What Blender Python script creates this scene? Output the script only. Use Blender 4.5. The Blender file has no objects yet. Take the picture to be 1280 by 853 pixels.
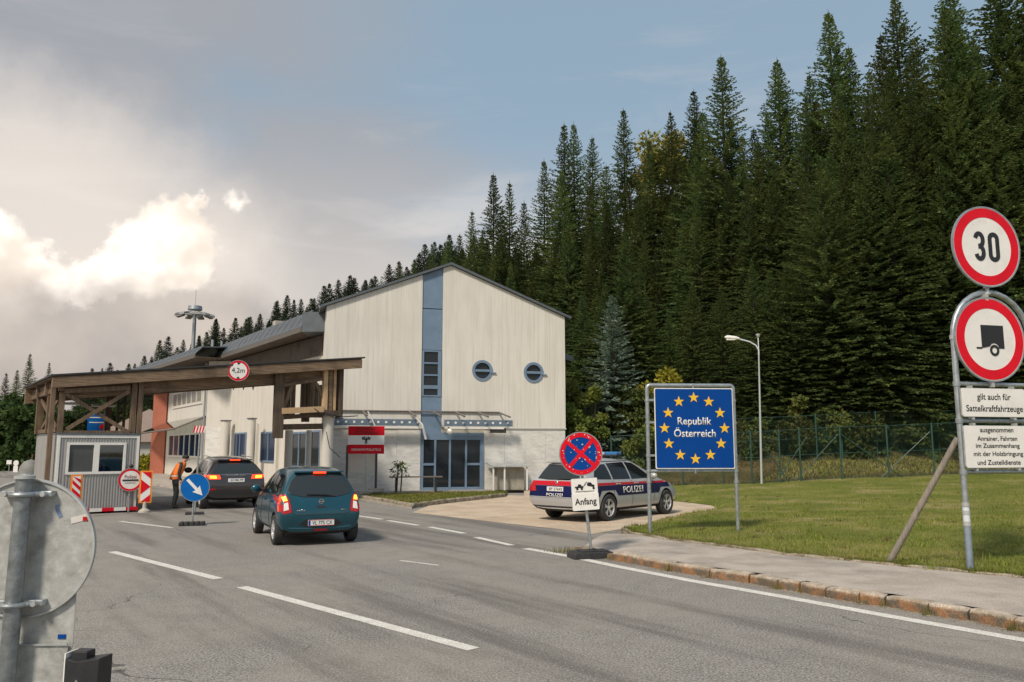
import bpy, bmesh, math, random
import numpy as np
from mathutils import Vector, Matrix
from mathutils.bvhtree import BVHTree
from mathutils.geometry import tessellate_polygon
R = math.radians
PI = math.pi
random.seed(7)
scene = bpy.context.scene
C = scene.collection

# ------------------------------------------------------------------ camera
CH = 1.9; FP = 1000.0; PITCH = R(7.6)
cam = bpy.data.cameras.new('camera'); cam.sensor_width = 36; cam.lens = 36 * FP / 1280
cam.clip_start = 0.1; cam.clip_end = 3000
camo = bpy.data.objects.new('camera', cam); C.objects.link(camo)
camo.location = (0, 0, CH); camo.rotation_euler = (PI / 2 + PITCH, 0, 0)
scene.camera = camo

def ray(u, v):
    s = (426.5 - v) / FP
    return Vector(((u - 640) / FP, math.cos(PITCH) - s * math.sin(PITCH), math.sin(PITCH) + s * math.cos(PITCH)))
def gnd(u, v, z=0.0):                      # pixel of the photograph -> point on the plane z
    d = ray(u, v); t = (z - CH) / d.z
    return Vector((d.x * t, d.y * t, z))
def dep(u, v, Y):                          # pixel -> point at world Y
    d = ray(u, v); t = Y / d.y
    return Vector((d.x * t, Y, CH + d.z * t))
def onpl(u, v, P, n):                      # pixel -> point on a vertical plane
    d = ray(u, v); o = Vector((0, 0, CH)); t = (Vector(P) - o).dot(n) / d.dot(n)
    return o + d * t

# ------------------------------------------------------------------ node helper
class NT:
    def __init__(s, tree): s.t = tree; s.n = tree.nodes; s.l = tree.links
    def new(s, typ, **kw):
        n = s.n.new(typ)
        for k, v in kw.items(): setattr(n, k, v)
        return n
    def put(s, sock, v):
        if v is None: return
        if hasattr(v, 'is_output'): s.l.new(v, sock)
        elif hasattr(v, '__len__') and len(v) == 3 and sock.type == 'RGBA': sock.default_value = (*v, 1)
        else: sock.default_value = v
    def m(s, op, a, b=None, c=None, clamp=False):
        n = s.new('ShaderNodeMath', operation=op); n.use_clamp = clamp
        for i, v in enumerate((a, b, c)): s.put(n.inputs[i], v)
        return n.outputs[0]
    def vm(s, op, a, b=None):
        n = s.new('ShaderNodeVectorMath', operation=op)
        s.put(n.inputs[0], a); s.put(n.inputs[1], b)
        return n.outputs['Value'] if op in ('DOT_PRODUCT', 'LENGTH', 'DISTANCE') else n.outputs[0]
    def mix(s, f, a, b, mode='MIX'):
        n = s.new('ShaderNodeMix', data_type='RGBA', blend_type=mode)
        s.put(n.inputs[0], f); s.put(n.inputs[6], a); s.put(n.inputs[7], b)
        return n.outputs[2]
    def noise(s, vec, scale, detail=4, rough=.55, dist=0.0):
        n = s.new('ShaderNodeTexNoise'); s.put(n.inputs['Vector'], vec)
        n.inputs['Scale'].default_value = scale; n.inputs['Detail'].default_value = detail
        n.inputs['Roughness'].default_value = rough; n.inputs['Distortion'].default_value = dist
        return n.outputs[0]
    def ramp(s, f, lo, hi, a=0.0, b=1.0, smooth=True):
        n = s.new('ShaderNodeMapRange'); n.interpolation_type = 'SMOOTHSTEP' if smooth else 'LINEAR'; n.clamp = True
        s.put(n.inputs[0], f); s.put(n.inputs[1], lo); s.put(n.inputs[2], hi); s.put(n.inputs[3], a); s.put(n.inputs[4], b)
        return n.outputs[0]
    def scale(s, vec, xyz):
        n = s.new('ShaderNodeMapping'); s.put(n.inputs[0], vec); n.inputs['Scale'].default_value = xyz
        return n.outputs[0]

# ------------------------------------------------------------------ world, sun, exposure
SUN_AZ = Vector((-0.50, -0.866, 0)); SUN_EL = R(46)
w = bpy.data.worlds.new("World"); scene.world = w; w.use_nodes = True
nt = NT(w.node_tree); nt.n.clear()
sky = nt.new('ShaderNodeTexSky', sky_type='NISHITA'); sky.sun_disc = False
sky.sun_elevation = SUN_EL; sky.sun_rotation = math.atan2(SUN_AZ.x, SUN_AZ.y)
sky.air_density = 1.2; sky.dust_density = 2.0; sky.ozone_density = 1.5
tc = nt.new('ShaderNodeTexCoord').outputs['Generated']
sep = nt.new('ShaderNodeSeparateXYZ'); nt.l.new(tc, sep.inputs[0])
ex, ey, ez = sep.outputs
def sdir(u, v):
    return ray(u, v).normalized()
base = nt.mix(1.0, sky.outputs[0], (0.74, 0.80, 0.86), 'MULTIPLY')
SK = 10.0   # the Background runs at 0.1: cloud radiances below are multiplied by SK
def col(r, g, b): return (r * SK, g * SK, b * SK)
blue = nt.mix(0.72, base, col(0.265, 0.355, 0.425))
# warm veil near the horizon all the way round
hz = nt.ramp(ez, 0.02, 0.42, 1.0, 0.0)
c1 = nt.mix(nt.m('MULTIPLY', hz, 0.72), blue, col(0.56, 0.52, 0.48))
# high streaky veil
v1 = nt.scale(tc, (1.0, 1.0, 2.6))
n1 = nt.noise(v1, 1.9, 5, .45, 0.6)
n2 = nt.noise(nt.scale(tc, (1.0, 1.6, 5.0)), 3.1, 6, .6, 0.5)
west = nt.ramp(nt.m('SUBTRACT', nt.m('MULTIPLY', ex, -1.0), nt.m('MULTIPLY', ez, 0.15)), -0.25, 0.45)
veil = nt.ramp(nt.m('ADD', nt.m('MULTIPLY', n1, 0.75), nt.m('MULTIPLY', west, 0.30)), 0.40, 0.66)
c2 = nt.mix(nt.m('MULTIPLY', veil, 0.85), c1, nt.mix(nt.ramp(ez, .12, .42), col(0.53, 0.48, 0.435), col(0.29, 0.29, 0.31)))
streak = nt.m('MULTIPLY', nt.ramp(n2, 0.52, 0.72), nt.ramp(ez, 0.05, 0.5, 0.55, 0.15))
c3 = nt.mix(streak, c2, col(0.52, 0.49, 0.48))
puff = nt.m('MULTIPLY', nt.ramp(nt.noise(nt.scale(tc, (1, 1, 2.2)), 4.3, 5, .5, .5), .50, .66), nt.m('MULTIPLY', nt.ramp(ez, .05, .14), nt.ramp(ez, .20, .36, 1.0, 0.0)))
c3 = nt.mix(nt.m('MULTIPLY', puff, .65), c3, col(0.68, 0.63, 0.585))
# cumulus: blobs of cloud billowing above a grey bank, in the west
warp = nt.new('ShaderNodeVectorMath', operation='SCALE')
nn = nt.new('ShaderNodeTexNoise'); nt.l.new(tc, nn.inputs['Vector']); nn.inputs['Scale'].default_value = 17; nn.inputs['Detail'].default_value = 9; nn.inputs['Roughness'].default_value = .58
cent = nt.vm('SUBTRACT', nn.outputs['Color'], (.5, .5, .5))
nt.l.new(cent, warp.inputs[0]); warp.inputs['Scale'].default_value = 0.085
wd = nt.vm('ADD', tc, warp.outputs[0])
def blobs(lst):
    f = None
    for (u, v, r) in lst:
        d = nt.vm('DISTANCE', wd, tuple(sdir(u, v)))
        e = nt.m('SUBTRACT', 1.0, nt.m('DIVIDE', d, r / 1000.0))
        f = e if f is None else nt.m('SMOOTH_MAX', f, e, 0.25)
    return f
white = blobs([(18, 352, 52), (60, 350, 30), (120, 342, 36), (170, 325, 48), (222, 318, 52), (215, 285, 40), (238, 262, 20), (-60, 330, 75), (-160, 300, 90), (-280, 330, 110)])
small = blobs([(297, 260, 15), (244, 250, 15)])
wmask = nt.ramp(white, -0.03, 0.24)
smask = nt.m('MULTIPLY', nt.ramp(small, 0.0, 0.9), .75)
grey = blobs([(60, 430, 95), (170, 410, 90), (270, 400, 80), (-60, 430, 110), (320, 440, 60), (-250, 420, 140)])
gmask = nt.m('MULTIPLY', nt.ramp(grey, -0.05, 0.55), 0.8)
glow = blobs([(110, 290, 200), (250, 330, 130), (40, 220, 150), (-150, 260, 220)])
n3 = nt.noise(tc, 8, 4, .5)
c4 = nt.mix(nt.m('MULTIPLY', nt.ramp(nt.m('ADD', glow, nt.m('MULTIPLY', nt.m('SUBTRACT', n3, .5), .4)), -0.05, 0.85), 0.7), c3, col(0.70, 0.63, 0.565))
c5 = nt.mix(wmask, c4, nt.mix(nt.ramp(nt.noise(tc, 15, 3, .5), .38, .68), col(1.12, 1.02, 0.90), col(0.74, 0.65, 0.56)))
c5 = nt.mix(smask, c5, col(1.0, 0.92, 0.82))
gcol = nt.mix(nt.ramp(n3, .3, .7), col(0.34, 0.31, 0.295), col(0.50, 0.435, 0.38))
low = nt.m('ADD', gmask, nt.m('MULTIPLY', nt.m('MULTIPLY', nt.ramp(ez, 0.0, 0.19, 1.0, 0.0), west), .35), clamp=True)
cut = nt.ramp(nt.m('ADD', ez, nt.m('MULTIPLY', nt.m('SUBTRACT', n3, .5), .09)), 0.165, 0.215, 1.0, 0.0)
c6 = nt.mix(nt.m('MULTIPLY', low, cut), c5, gcol)
bg = nt.new('ShaderNodeBackground'); nt.l.new(c6, bg.inputs[0]); bg.inputs[1].default_value = 0.1
wo = nt.new('ShaderNodeOutputWorld'); nt.l.new(bg.outputs[0], wo.inputs[0])

sl = bpy.data.lights.new('sun', 'SUN'); sl.energy = 2.6; sl.angle = R(9); sl.color = (1.0, 0.90, 0.76)
so = bpy.data.objects.new('sun', sl); C.objects.link(so)
sv = Vector((SUN_AZ.x * math.cos(SUN_EL), SUN_AZ.y * math.cos(SUN_EL), math.sin(SUN_EL)))
so.rotation_euler = sv.to_track_quat('Z', 'Y').to_euler(); so.location = (0, 0, 50)
scene.view_settings.view_transform = 'Standard'; scene.view_settings.look = 'None'
scene.view_settings.exposure = 0.42; scene.view_settings.gamma = 1.0; scene.view_settings.use_curve_mapping = False

# ------------------------------------------------------------------ materials
MATS = {}
def mat(name, color=(.5, .5, .5), rough=.6, metal=0.0, spec=.5, var=0.0, vscale=8.0, bump=0.0, bscale=60.0, emit=None, estr=0.0, coat=0.0, stretch=(1, 1, 1), dark=None, dscale=1.2, damt=0.0):
    if name in MATS: return MATS[name]
    m = bpy.data.materials.new(name); m.use_nodes = True
    n = NT(m.node_tree); p = m.node_tree.nodes['Principled BSDF']
    p.inputs['Roughness'].default_value = rough; p.inputs['Metallic'].default_value = metal
    p.inputs['Specular IOR Level'].default_value = spec; p.inputs['Coat Weight'].default_value = coat
    p.inputs['Coat Roughness'].default_value = 0.06
    oc = n.new('ShaderNodeTexCoord').outputs['Object']
    c = None
    if var or damt:
        sc = n.scale(oc, stretch)
        f = n.noise(sc, vscale, 5, .6)
        lo = tuple(max(0, x * (1 - var)) for x in color); hi = tuple(min(1, x * (1 + var)) for x in color)
        c = n.mix(n.ramp(f, .3, .7, smooth=False), lo, hi)
        if damt:
            g = n.noise(sc, dscale, 6, .65)
            c = n.mix(n.ramp(g, .5, .72, 0, damt), c, dark)
        n.put(p.inputs['Base Color'], c)
    else:
        n.put(p.inputs['Base Color'], color)
    if bump:
        b = n.new('ShaderNodeBump'); b.inputs['Strength'].default_value = bump; b.inputs['Distance'].default_value = .01
        n.put(b.inputs['Height'], n.noise(n.scale(oc, stretch), bscale, 4, .6)); n.l.new(b.outputs[0], p.inputs['Normal'])
    if emit: n.put(p.inputs['Emission Color'], emit); p.inputs['Emission Strength'].default_value = estr
    MATS[name] = m
    return m

def world_coord(n):
    g = n.new('ShaderNodeNewGeometry'); return g.outputs['Position']

def asphalt_mat():
    m = bpy.data.materials.new('asphalt'); m.use_nodes = True
    n = NT(m.node_tree); p = m.node_tree.nodes['Principled BSDF']; P = world_coord(n)
    fine = n.noise(P, 42, 3, .85); mid = n.noise(P, 9, 5, .6); big = n.noise(P, 0.28, 5, .55, .6)
    rot = n.new('ShaderNodeMapping'); n.l.new(P, rot.inputs[0]); rot.inputs['Rotation'].default_value = (0, 0, R(-36)); rot2 = n.new('ShaderNodeMapping'); n.l.new(rot.outputs[0], rot2.inputs[0]); rot2.inputs['Scale'].default_value = (1.0, .08, 1); rot = rot2
    trk = n.noise(rot.outputs[0], 1.1, 5, .6)
    c = n.mix(n.ramp(fine, .30, .72), (.052, .048, .044), (.48, .445, .405))
    c = n.mix(n.ramp(big, .42, .60, 0, .55), c, (.30, .27, .235))
    c = n.mix(n.ramp(trk, .48, .66, 0, .75), c, (.115, .104, .094))
    c = n.mix(n.ramp(mid, .55, .75, 0, .35), c, (.19, .172, .152))
    c = n.mix(n.ramp(n.noise(P, 2.4, 9, .72, .4), .42, .70, .0, .30), c, (.12, .108, .095))
    c = n.mix(n.ramp(n.noise(P, 60, 2, .6), .58, .68, 0, .75), c, (.62, .59, .54))
    vo = n.new('ShaderNodeTexVoronoi', feature='DISTANCE_TO_EDGE')
    vo.inputs['Scale'].default_value = 0.17
    nz = n.new('ShaderNodeTexNoise'); n.l.new(P, nz.inputs['Vector']); nz.inputs['Scale'].default_value = .9; nz.inputs['Detail'].default_value = 6
    sc = n.new('ShaderNodeVectorMath', operation='SCALE'); n.l.new(nz.outputs['Color'], sc.inputs[0]); sc.inputs['Scale'].default_value = 1.6
    n.put(vo.inputs['Vector'], n.vm('ADD', P, sc.outputs[0]))
    crack = n.m('MULTIPLY', n.ramp(vo.outputs[0], 0.0, 0.0035, 1, 0), n.ramp(n.noise(P, .35, 3), .52, .62))
    c = n.mix(n.m('MULTIPLY', crack, .8), c, (.03, .028, .026))
    n.put(p.inputs['Base Color'], c); p.inputs['Roughness'].default_value = .85
    p.inputs['Specular IOR Level'].default_value = .3
    b = n.new('ShaderNodeBump'); b.inputs['Strength'].default_value = .55; b.inputs['Distance'].default_value = .012
    n.put(b.inputs['Height'], fine); n.l.new(b.outputs[0], p.inputs['Normal'])
    return m

def mixmat(name, a, b, scale, lo, hi, rough=.85, c3=None, s3=1.0, l3=.55, h3=.7, bump=.4, bsc=80, fine=None, map_=(1, 1, 1), dist=0.0):
    m = bpy.data.materials.new(name); m.use_nodes = True
    n = NT(m.node_tree); p = m.node_tree.nodes['Principled BSDF']; P = n.scale(world_coord(n), map_)
    c = n.mix(n.ramp(n.noise(P, scale, 6, .65, dist), lo, hi), a, b)
    if c3: c = n.mix(n.ramp(n.noise(P, s3, 5, .6), l3, h3), c, c3)
    if name == 'granite':      # splash stains and lichen on the lower part of the blocks
        sp_ = n.new('ShaderNodeSeparateXYZ'); n.l.new(world_coord(n), sp_.inputs[0])
        zz_ = n.m('ADD', sp_.outputs[2], n.m('MULTIPLY', n.m('SUBTRACT', n.noise(P, 14, 4, .7), .5), .10))
        c = n.mix(n.ramp(zz_, .135, .075, 0, .85), c, n.mix(n.ramp(n.noise(P, 5, 4, .6), .42, .6), (.105, .082, .058), (.30, .135, .05)))
    if fine:
        f = n.noise(P, fine, 3, .8)
        c = n.mix(n.ramp(f, .3, .7, .0, .35), c, (.02, .02, .02)) if False else n.mix(1.0, c, n.mix(n.ramp(f, .3, .7), (.62, .62, .62), (1.3, 1.3, 1.3)), 'MULTIPLY')
    n.put(p.inputs['Base Color'], c); p.inputs['Roughness'].default_value = rough; p.inputs['Specular IOR Level'].default_value = .25
    bb = n.new('ShaderNodeBump'); bb.inputs['Strength'].default_value = bump; bb.inputs['Distance'].default_value = .02
    n.put(bb.inputs['Height'], n.noise(P, bsc, 4, .7)); n.l.new(bb.outputs[0], p.inputs['Normal'])
    MATS[name] = m
    return m

M_ASPH = asphalt_mat()
M_WALK = mixmat('sidewalk_asphalt', (.38, .33, .28), (.50, .44, .38), 1.3, .35, .65, fine=55, c3=(.29, .255, .22), s3=.8, l3=.5, h3=.7)
M_DRIVE = mixmat('drive_paving', (.50, .39, .285), (.62, .50, .37), .9, .35, .65, fine=50, c3=(.37, .31, .25), s3=1.4, l3=.55, h3=.75)
M_LAWN = mixmat('lawn', (.115, .140, .024), (.215, .215, .048), .7, .3, .7, fine=22, c3=(.32, .26, .12), s3=.55, l3=.50, h3=.72, bump=.8, bsc=30, rough=.95)
M_FLOOR = mixmat('forest_floor', (.05, .055, .018), (.16, .115, .05), .5, .3, .7, fine=12, c3=(.07, .06, .03), s3=2, rough=1, bump=.9, bsc=10)
M_GRAN = mixmat('granite', (.56, .485, .40), (.38, .31, .235), 6, .35, .65, fine=70, c3=(.42, .28, .17), s3=3.4, l3=.56, h3=.76, bump=.9, bsc=24)
M_EDGE = mixmat('edging_stone', (.40, .35, .28), (.25, .20, .14), 5, .35, .65, fine=60, c3=(.13, .12, .06), s3=2.2, l3=.5, h3=.7, bump=.8, bsc=30)
M_PAINT = mixmat('road_paint', (.74, .71, .65), (.66, .63, .57), 5, .35, .6, fine=60, c3=(.34, .31, .28), s3=9, l3=.60, h3=.74, bump=.3)
M_GALV = mat('galvanised_steel', (.40, .43, .44), .42, .75, var=.22, vscale=14, bump=.15, bscale=40)
M_GALVD = mat('dull_galvanised', (.46, .47, .46), .5, .35, var=.22, vscale=7, bump=.15, bscale=30, dark=(.30, .30, .28), damt=.6, dscale=3)
M_SIGNW = mat('sign_white', (.78, .76, .72), .5, spec=.25, var=.05, vscale=4, dark=(.5, .47, .42), damt=.35, dscale=3)
M_SIGNR = mat('sign_red', (.66, .008, .022), .5, spec=.15, var=.10, vscale=5)
M_SIGNB = mat('sign_blue', (.002, .055, .27), .5, spec=.12, var=.06, vscale=4)
M_SIGNB2 = mat('bright_sign_blue', (.003, .12, .42), .5, spec=.15, var=.08, vscale=6)
M_YEL = mat('sign_yellow', (.85, .50, .03), .4)
M_BLACK = mat('sign_black', (.012, .012, .014), .4)
M_BLK = mat('black_plastic', (.022, .022, .024), .5, var=.3, vscale=20)
M_RUB = mat('rubber', (.032, .031, .032), .8, var=.4, vscale=18, bump=.3)
M_CONC = mat('concrete', (.46, .42, .36), .85, var=.15, vscale=3, bump=.3, dark=(.22, .19, .15), damt=.55, dscale=1.5, stretch=(1, 1, .5))
M_BLUEF = mat('blue_grey_frame', (.155, .225, .32), .5, var=.10, vscale=2, dark=(.10, .15, .22), damt=.4)
M_ROOF = mat('roof_sheet', (.115, .13, .145), .5, .3, var=.15, vscale=3, dark=(.08, .09, .09), damt=.5)
M_RED = mat('red_render', (.40, .13, .08), .85, var=.08, vscale=2)
M_ORANGE = mat('orange_fabric', (.95, .20, .03), .8, var=.12, vscale=12)
M_UNI = mat('uniform_cloth', (.035, .042, .035), .9, var=.2, vscale=20)
M_SKIN = mat('skin', (.52, .30, .22), .6)
M_HAIR = mat('dark_hair', (.02, .015, .012), .7)
M_GREENP = mat('green_coated_steel', (.022, .068, .052), .5, var=.2, vscale=6)
M_LIT = mat('lit_red_lamp', (.6, .02, .01), .3, emit=(1, .06, .01), estr=1.6)
M_LITO = mat('lit_orange_lamp', (.8, .2, .02), .3, emit=(1, .33, .03), estr=2.6)
M_LREF = mat('red_reflector', (.45, .01, .012), .2)
M_CHROME = mat('chrome', (.62, .62, .62), .2, 1.0)
M_PLATE = mat('number_plate', (.72, .72, .70), .4)

def plaster():
    m = bpy.data.materials.new('streaked_plaster'); m.use_nodes = True
    n = NT(m.node_tree); p = m.node_tree.nodes['Principled BSDF']
    oc = n.new('ShaderNodeTexCoord').outputs['Object']
    c = n.mix(n.ramp(n.noise(n.scale(oc, (1, 1, .3)), 1.2, 4), .35, .65), (.74, .705, .645), (.67, .635, .575))
    s = n.noise(n.scale(oc, (9, 9, .22)), 1.0, 6, .7)
    c = n.mix(n.ramp(s, .47, .72, 0, .55), c, (.44, .41, .35))
    s2 = n.noise(n.scale(oc, (30, 30, .5)), 1.0, 4, .7)
    c = n.mix(n.ramp(s2, .5, .75, 0, .25), c, (.40, .36, .30))
    c = n.mix(n.ramp(n.noise(oc, 45, 3, .7), .35, .65, 0, .12), c, (.35, .32, .27))
    n.put(p.inputs['Base Color'], c); p.inputs['Roughness'].default_value = .9
    b = n.new('ShaderNodeBump'); b.inputs['Strength'].default_value = .3; b.inputs['Distance'].default_value = .01
    n.put(b.inputs['Height'], n.noise(oc, 70, 3)); n.l.new(b.outputs[0], p.inputs['Normal'])
    return m
M_PLAST = plaster()
M_WHITE = mat('cream_render', (.62, .59, .53), .9, var=.05, vscale=1.5, dark=(.45, .41, .35), damt=.5, dscale=1.0, stretch=(2, 2, .3), bump=.15)
def marble():
    m = bpy.data.materials.new('veined_stone'); m.use_nodes = True
    n = NT(m.node_tree); p = m.node_tree.nodes['Principled BSDF']
    oc = n.new('ShaderNodeTexCoord').outputs['Object']
    oi = n.new('ShaderNodeObjectInfo')
    mp = n.new('ShaderNodeMapping'); n.l.new(oc, mp.inputs[0]); mp.inputs['Rotation'].default_value = (0, R(40), 0); mp.inputs['Scale'].default_value = (1, 1, 3.5)
    off = n.vm('ADD', mp.outputs[0], n.vm('MULTIPLY', oi.outputs['Random'], (37, 11, 23)))
    c = n.mix(n.ramp(n.noise(off, 1.4, 7, .7, 1.2), .35, .65), (.58, .565, .53), (.72, .70, .66))
    c = n.mix(n.ramp(n.noise(off, 3.6, 6, .7, 1.8), .52, .70, 0, .7), c, (.42, .41, .40))
    n.put(p.inputs['Base Color'], c); p.inputs['Roughness'].default_value = .55
    return m
M_STONE = marble()
def wood(name, a, b, ax=(1, 1, .06)):
    m = bpy.data.materials.new(name); m.use_nodes = True
    n = NT(m.node_tree); p = m.node_tree.nodes['Principled BSDF']
    oc = n.new('ShaderNodeTexCoord').outputs['Object']
    g = n.noise(n.scale(oc, ax), 26, 6, .7, .4)
    c = n.mix(n.ramp(g, .35, .65), a, b)
    c = n.mix(n.ramp(n.noise(oc, 1.3, 5, .6), .48, .72, 0, .65), c, tuple(x * .42 for x in a))
    n.put(p.inputs['Base Color'], c); p.inputs['Roughness'].default_value = .8
    bb = n.new('ShaderNodeBump'); bb.inputs['Strength'].default_value = .5; bb.inputs['Distance'].default_value = .01
    n.put(bb.inputs['Height'], g); n.l.new(bb.outputs[0], p.inputs['Normal'])
    return m
M_WOOD = wood('weathered_timber', (.110, .070, .042), (.215, .145, .092))
M_WOODH = wood('weathered_beam', (.15, .098, .060), (.29, .195, .122), (.06, .06, 1))
M_WOODL = wood('pale_new_timber', (.50, .33, .18), (.62, .42, .24))
M_WOODD = wood('dark_timber', (.065, .045, .032), (.13, .09, .06))
M_EAVESH = wood('eave_shade_brown', (.09, .07, .055), (.15, .12, .095))  # grey-brown tone of the wall in the shade of the eaves
M_POLE = wood('grey_timber_pole', (.20, .175, .145), (.31, .27, .225))

def glass(name, tint=(.02, .025, .03), rough=.04, spec=.9):
    return mat(name, tint, rough, 0, .32)
M_GLASS = glass('dark_window_glass')
M_CGLASS = glass('car_glass', (.012, .014, .016))
def clear_glass():
    m = bpy.data.materials.new('booth_glass'); m.use_nodes = True
    n = NT(m.node_tree); t = m.node_tree; t.nodes.clear()
    o = n.new('ShaderNodeOutputMaterial'); mx = n.new('ShaderNodeMixShader'); a = n.new('ShaderNodeBsdfTransparent'); b = n.new('ShaderNodeBsdfGlossy')
    a.inputs[0].default_value = (.62, .66, .66, 1); b.inputs['Roughness'].default_value = .03
    f = n.new('ShaderNodeFresnel'); f.inputs[0].default_value = 1.5
    n.l.new(n.m('ADD', f.outputs[0], .08), mx.inputs[0]); n.l.new(a.outputs[0], mx.inputs[1]); n.l.new(b.outputs[0], mx.inputs[2]); n.l.new(mx.outputs[0], o.inputs[0])
    return m
M_CLEAR = clear_glass()

def foliage(name, a, b, c3=None, rough=.75, tip=.35):
    m = bpy.data.materials.new(name); m.use_nodes = True
    n = NT(m.node_tree); p = m.node_tree.nodes['Principled BSDF']
    oi = n.new('ShaderNodeObjectInfo').outputs['Random']
    g = n.new('ShaderNodeNewGeometry')
    P = g.outputs['Position']
    c = n.mix(n.ramp(g.outputs['Random Per Island'], 0, 1, smooth=False), a, b)
    c = n.mix(n.ramp(n.noise(P, .55, 4, .6), .40, .66, 0, .75), c, c3 or tuple(x * 1.5 for x in b))
    hsv = n.new('ShaderNodeHueSaturation'); n.put(hsv.inputs['Color'], c)
    n.put(hsv.inputs['Value'], n.ramp(oi, 0, 1, .62, 1.38, smooth=False)); n.put(hsv.inputs['Hue'], n.ramp(oi, 0, 1, .485, .515, smooth=False))
    n.l.new(hsv.outputs[0], p.inputs['Base Color']); p.inputs['Roughness'].default_value = rough
    p.inputs['Specular IOR Level'].default_value = .15
    tr = n.new('ShaderNodeBsdfTranslucent'); n.l.new(hsv.outputs[0], tr.inputs[0]); mx = n.new('ShaderNodeMixShader'); mx.inputs[0].default_value = .32
    n.l.new(p.outputs[0], mx.inputs[1]); n.l.new(tr.outputs[0], mx.inputs[2]); n.l.new(mx.outputs[0], m.node_tree.nodes['Material Output'].inputs[0])
    return m
M_SPR = foliage('spruce_needles', (.054, .088, .032), (.128, .178, .060), (.185, .212, .066))
M_SPRB = foliage('blue_spruce_needles', (.085, .125, .090), (.22, .28, .225), (.16, .20, .15))
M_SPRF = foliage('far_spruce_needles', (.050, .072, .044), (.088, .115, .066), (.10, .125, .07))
M_LEAFY = foliage('yellow_green_leaves', (.16, .17, .02), (.34, .31, .04))
M_LEAFG = foliage('olive_leaves', (.055, .078, .020), (.125, .150, .040), (.18, .17, .05))
M_LEAFM = foliage('fresh_green_leaves', (.09, .125, .03), (.20, .24, .06), (.26, .26, .05))
M_LEAFA = foliage('autumn_leaves', (.12, .12, .03), (.24, .20, .06))
M_GRASS = foliage('grass_blades', (.115, .145, .022), (.23, .25, .05), (.29, .25, .09))
M_DRYG = foliage('dry_grass_blades', (.16, .12, .05), (.30, .24, .12), (.12, .12, .04))
M_BARK = mat('bark', (.055, .042, .032), .95, var=.4, vscale=9, bump=.6, stretch=(1, 1, .2))

# ------------------------------------------------------------------ object helpers
def link(o, parent=None):
    C.objects.link(o)
    if parent: o.parent = parent
    return o
def tag(o, label=None, cat=None, group=None, kind=None):
    for k, v in (('label', label), ('category', cat), ('group', group), ('kind', kind)):
        if v: o[k] = v
    return o
def thing(name, label, cat, loc=(0, 0, 0), rz=0, group=None, rot=None, kind=None):
    o = bpy.data.objects.new(name, None); C.objects.link(o)
    o.location = loc; o.rotation_euler = rot or (0, 0, rz); o.empty_display_size = .2
    return tag(o, label, cat, group, kind)
def copy_tree(o, parent=None):
    c = o.copy(); C.objects.link(c)
    if parent: c.parent = parent
    for ch in list(o.children): copy_tree(ch, c)
    return c

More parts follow.
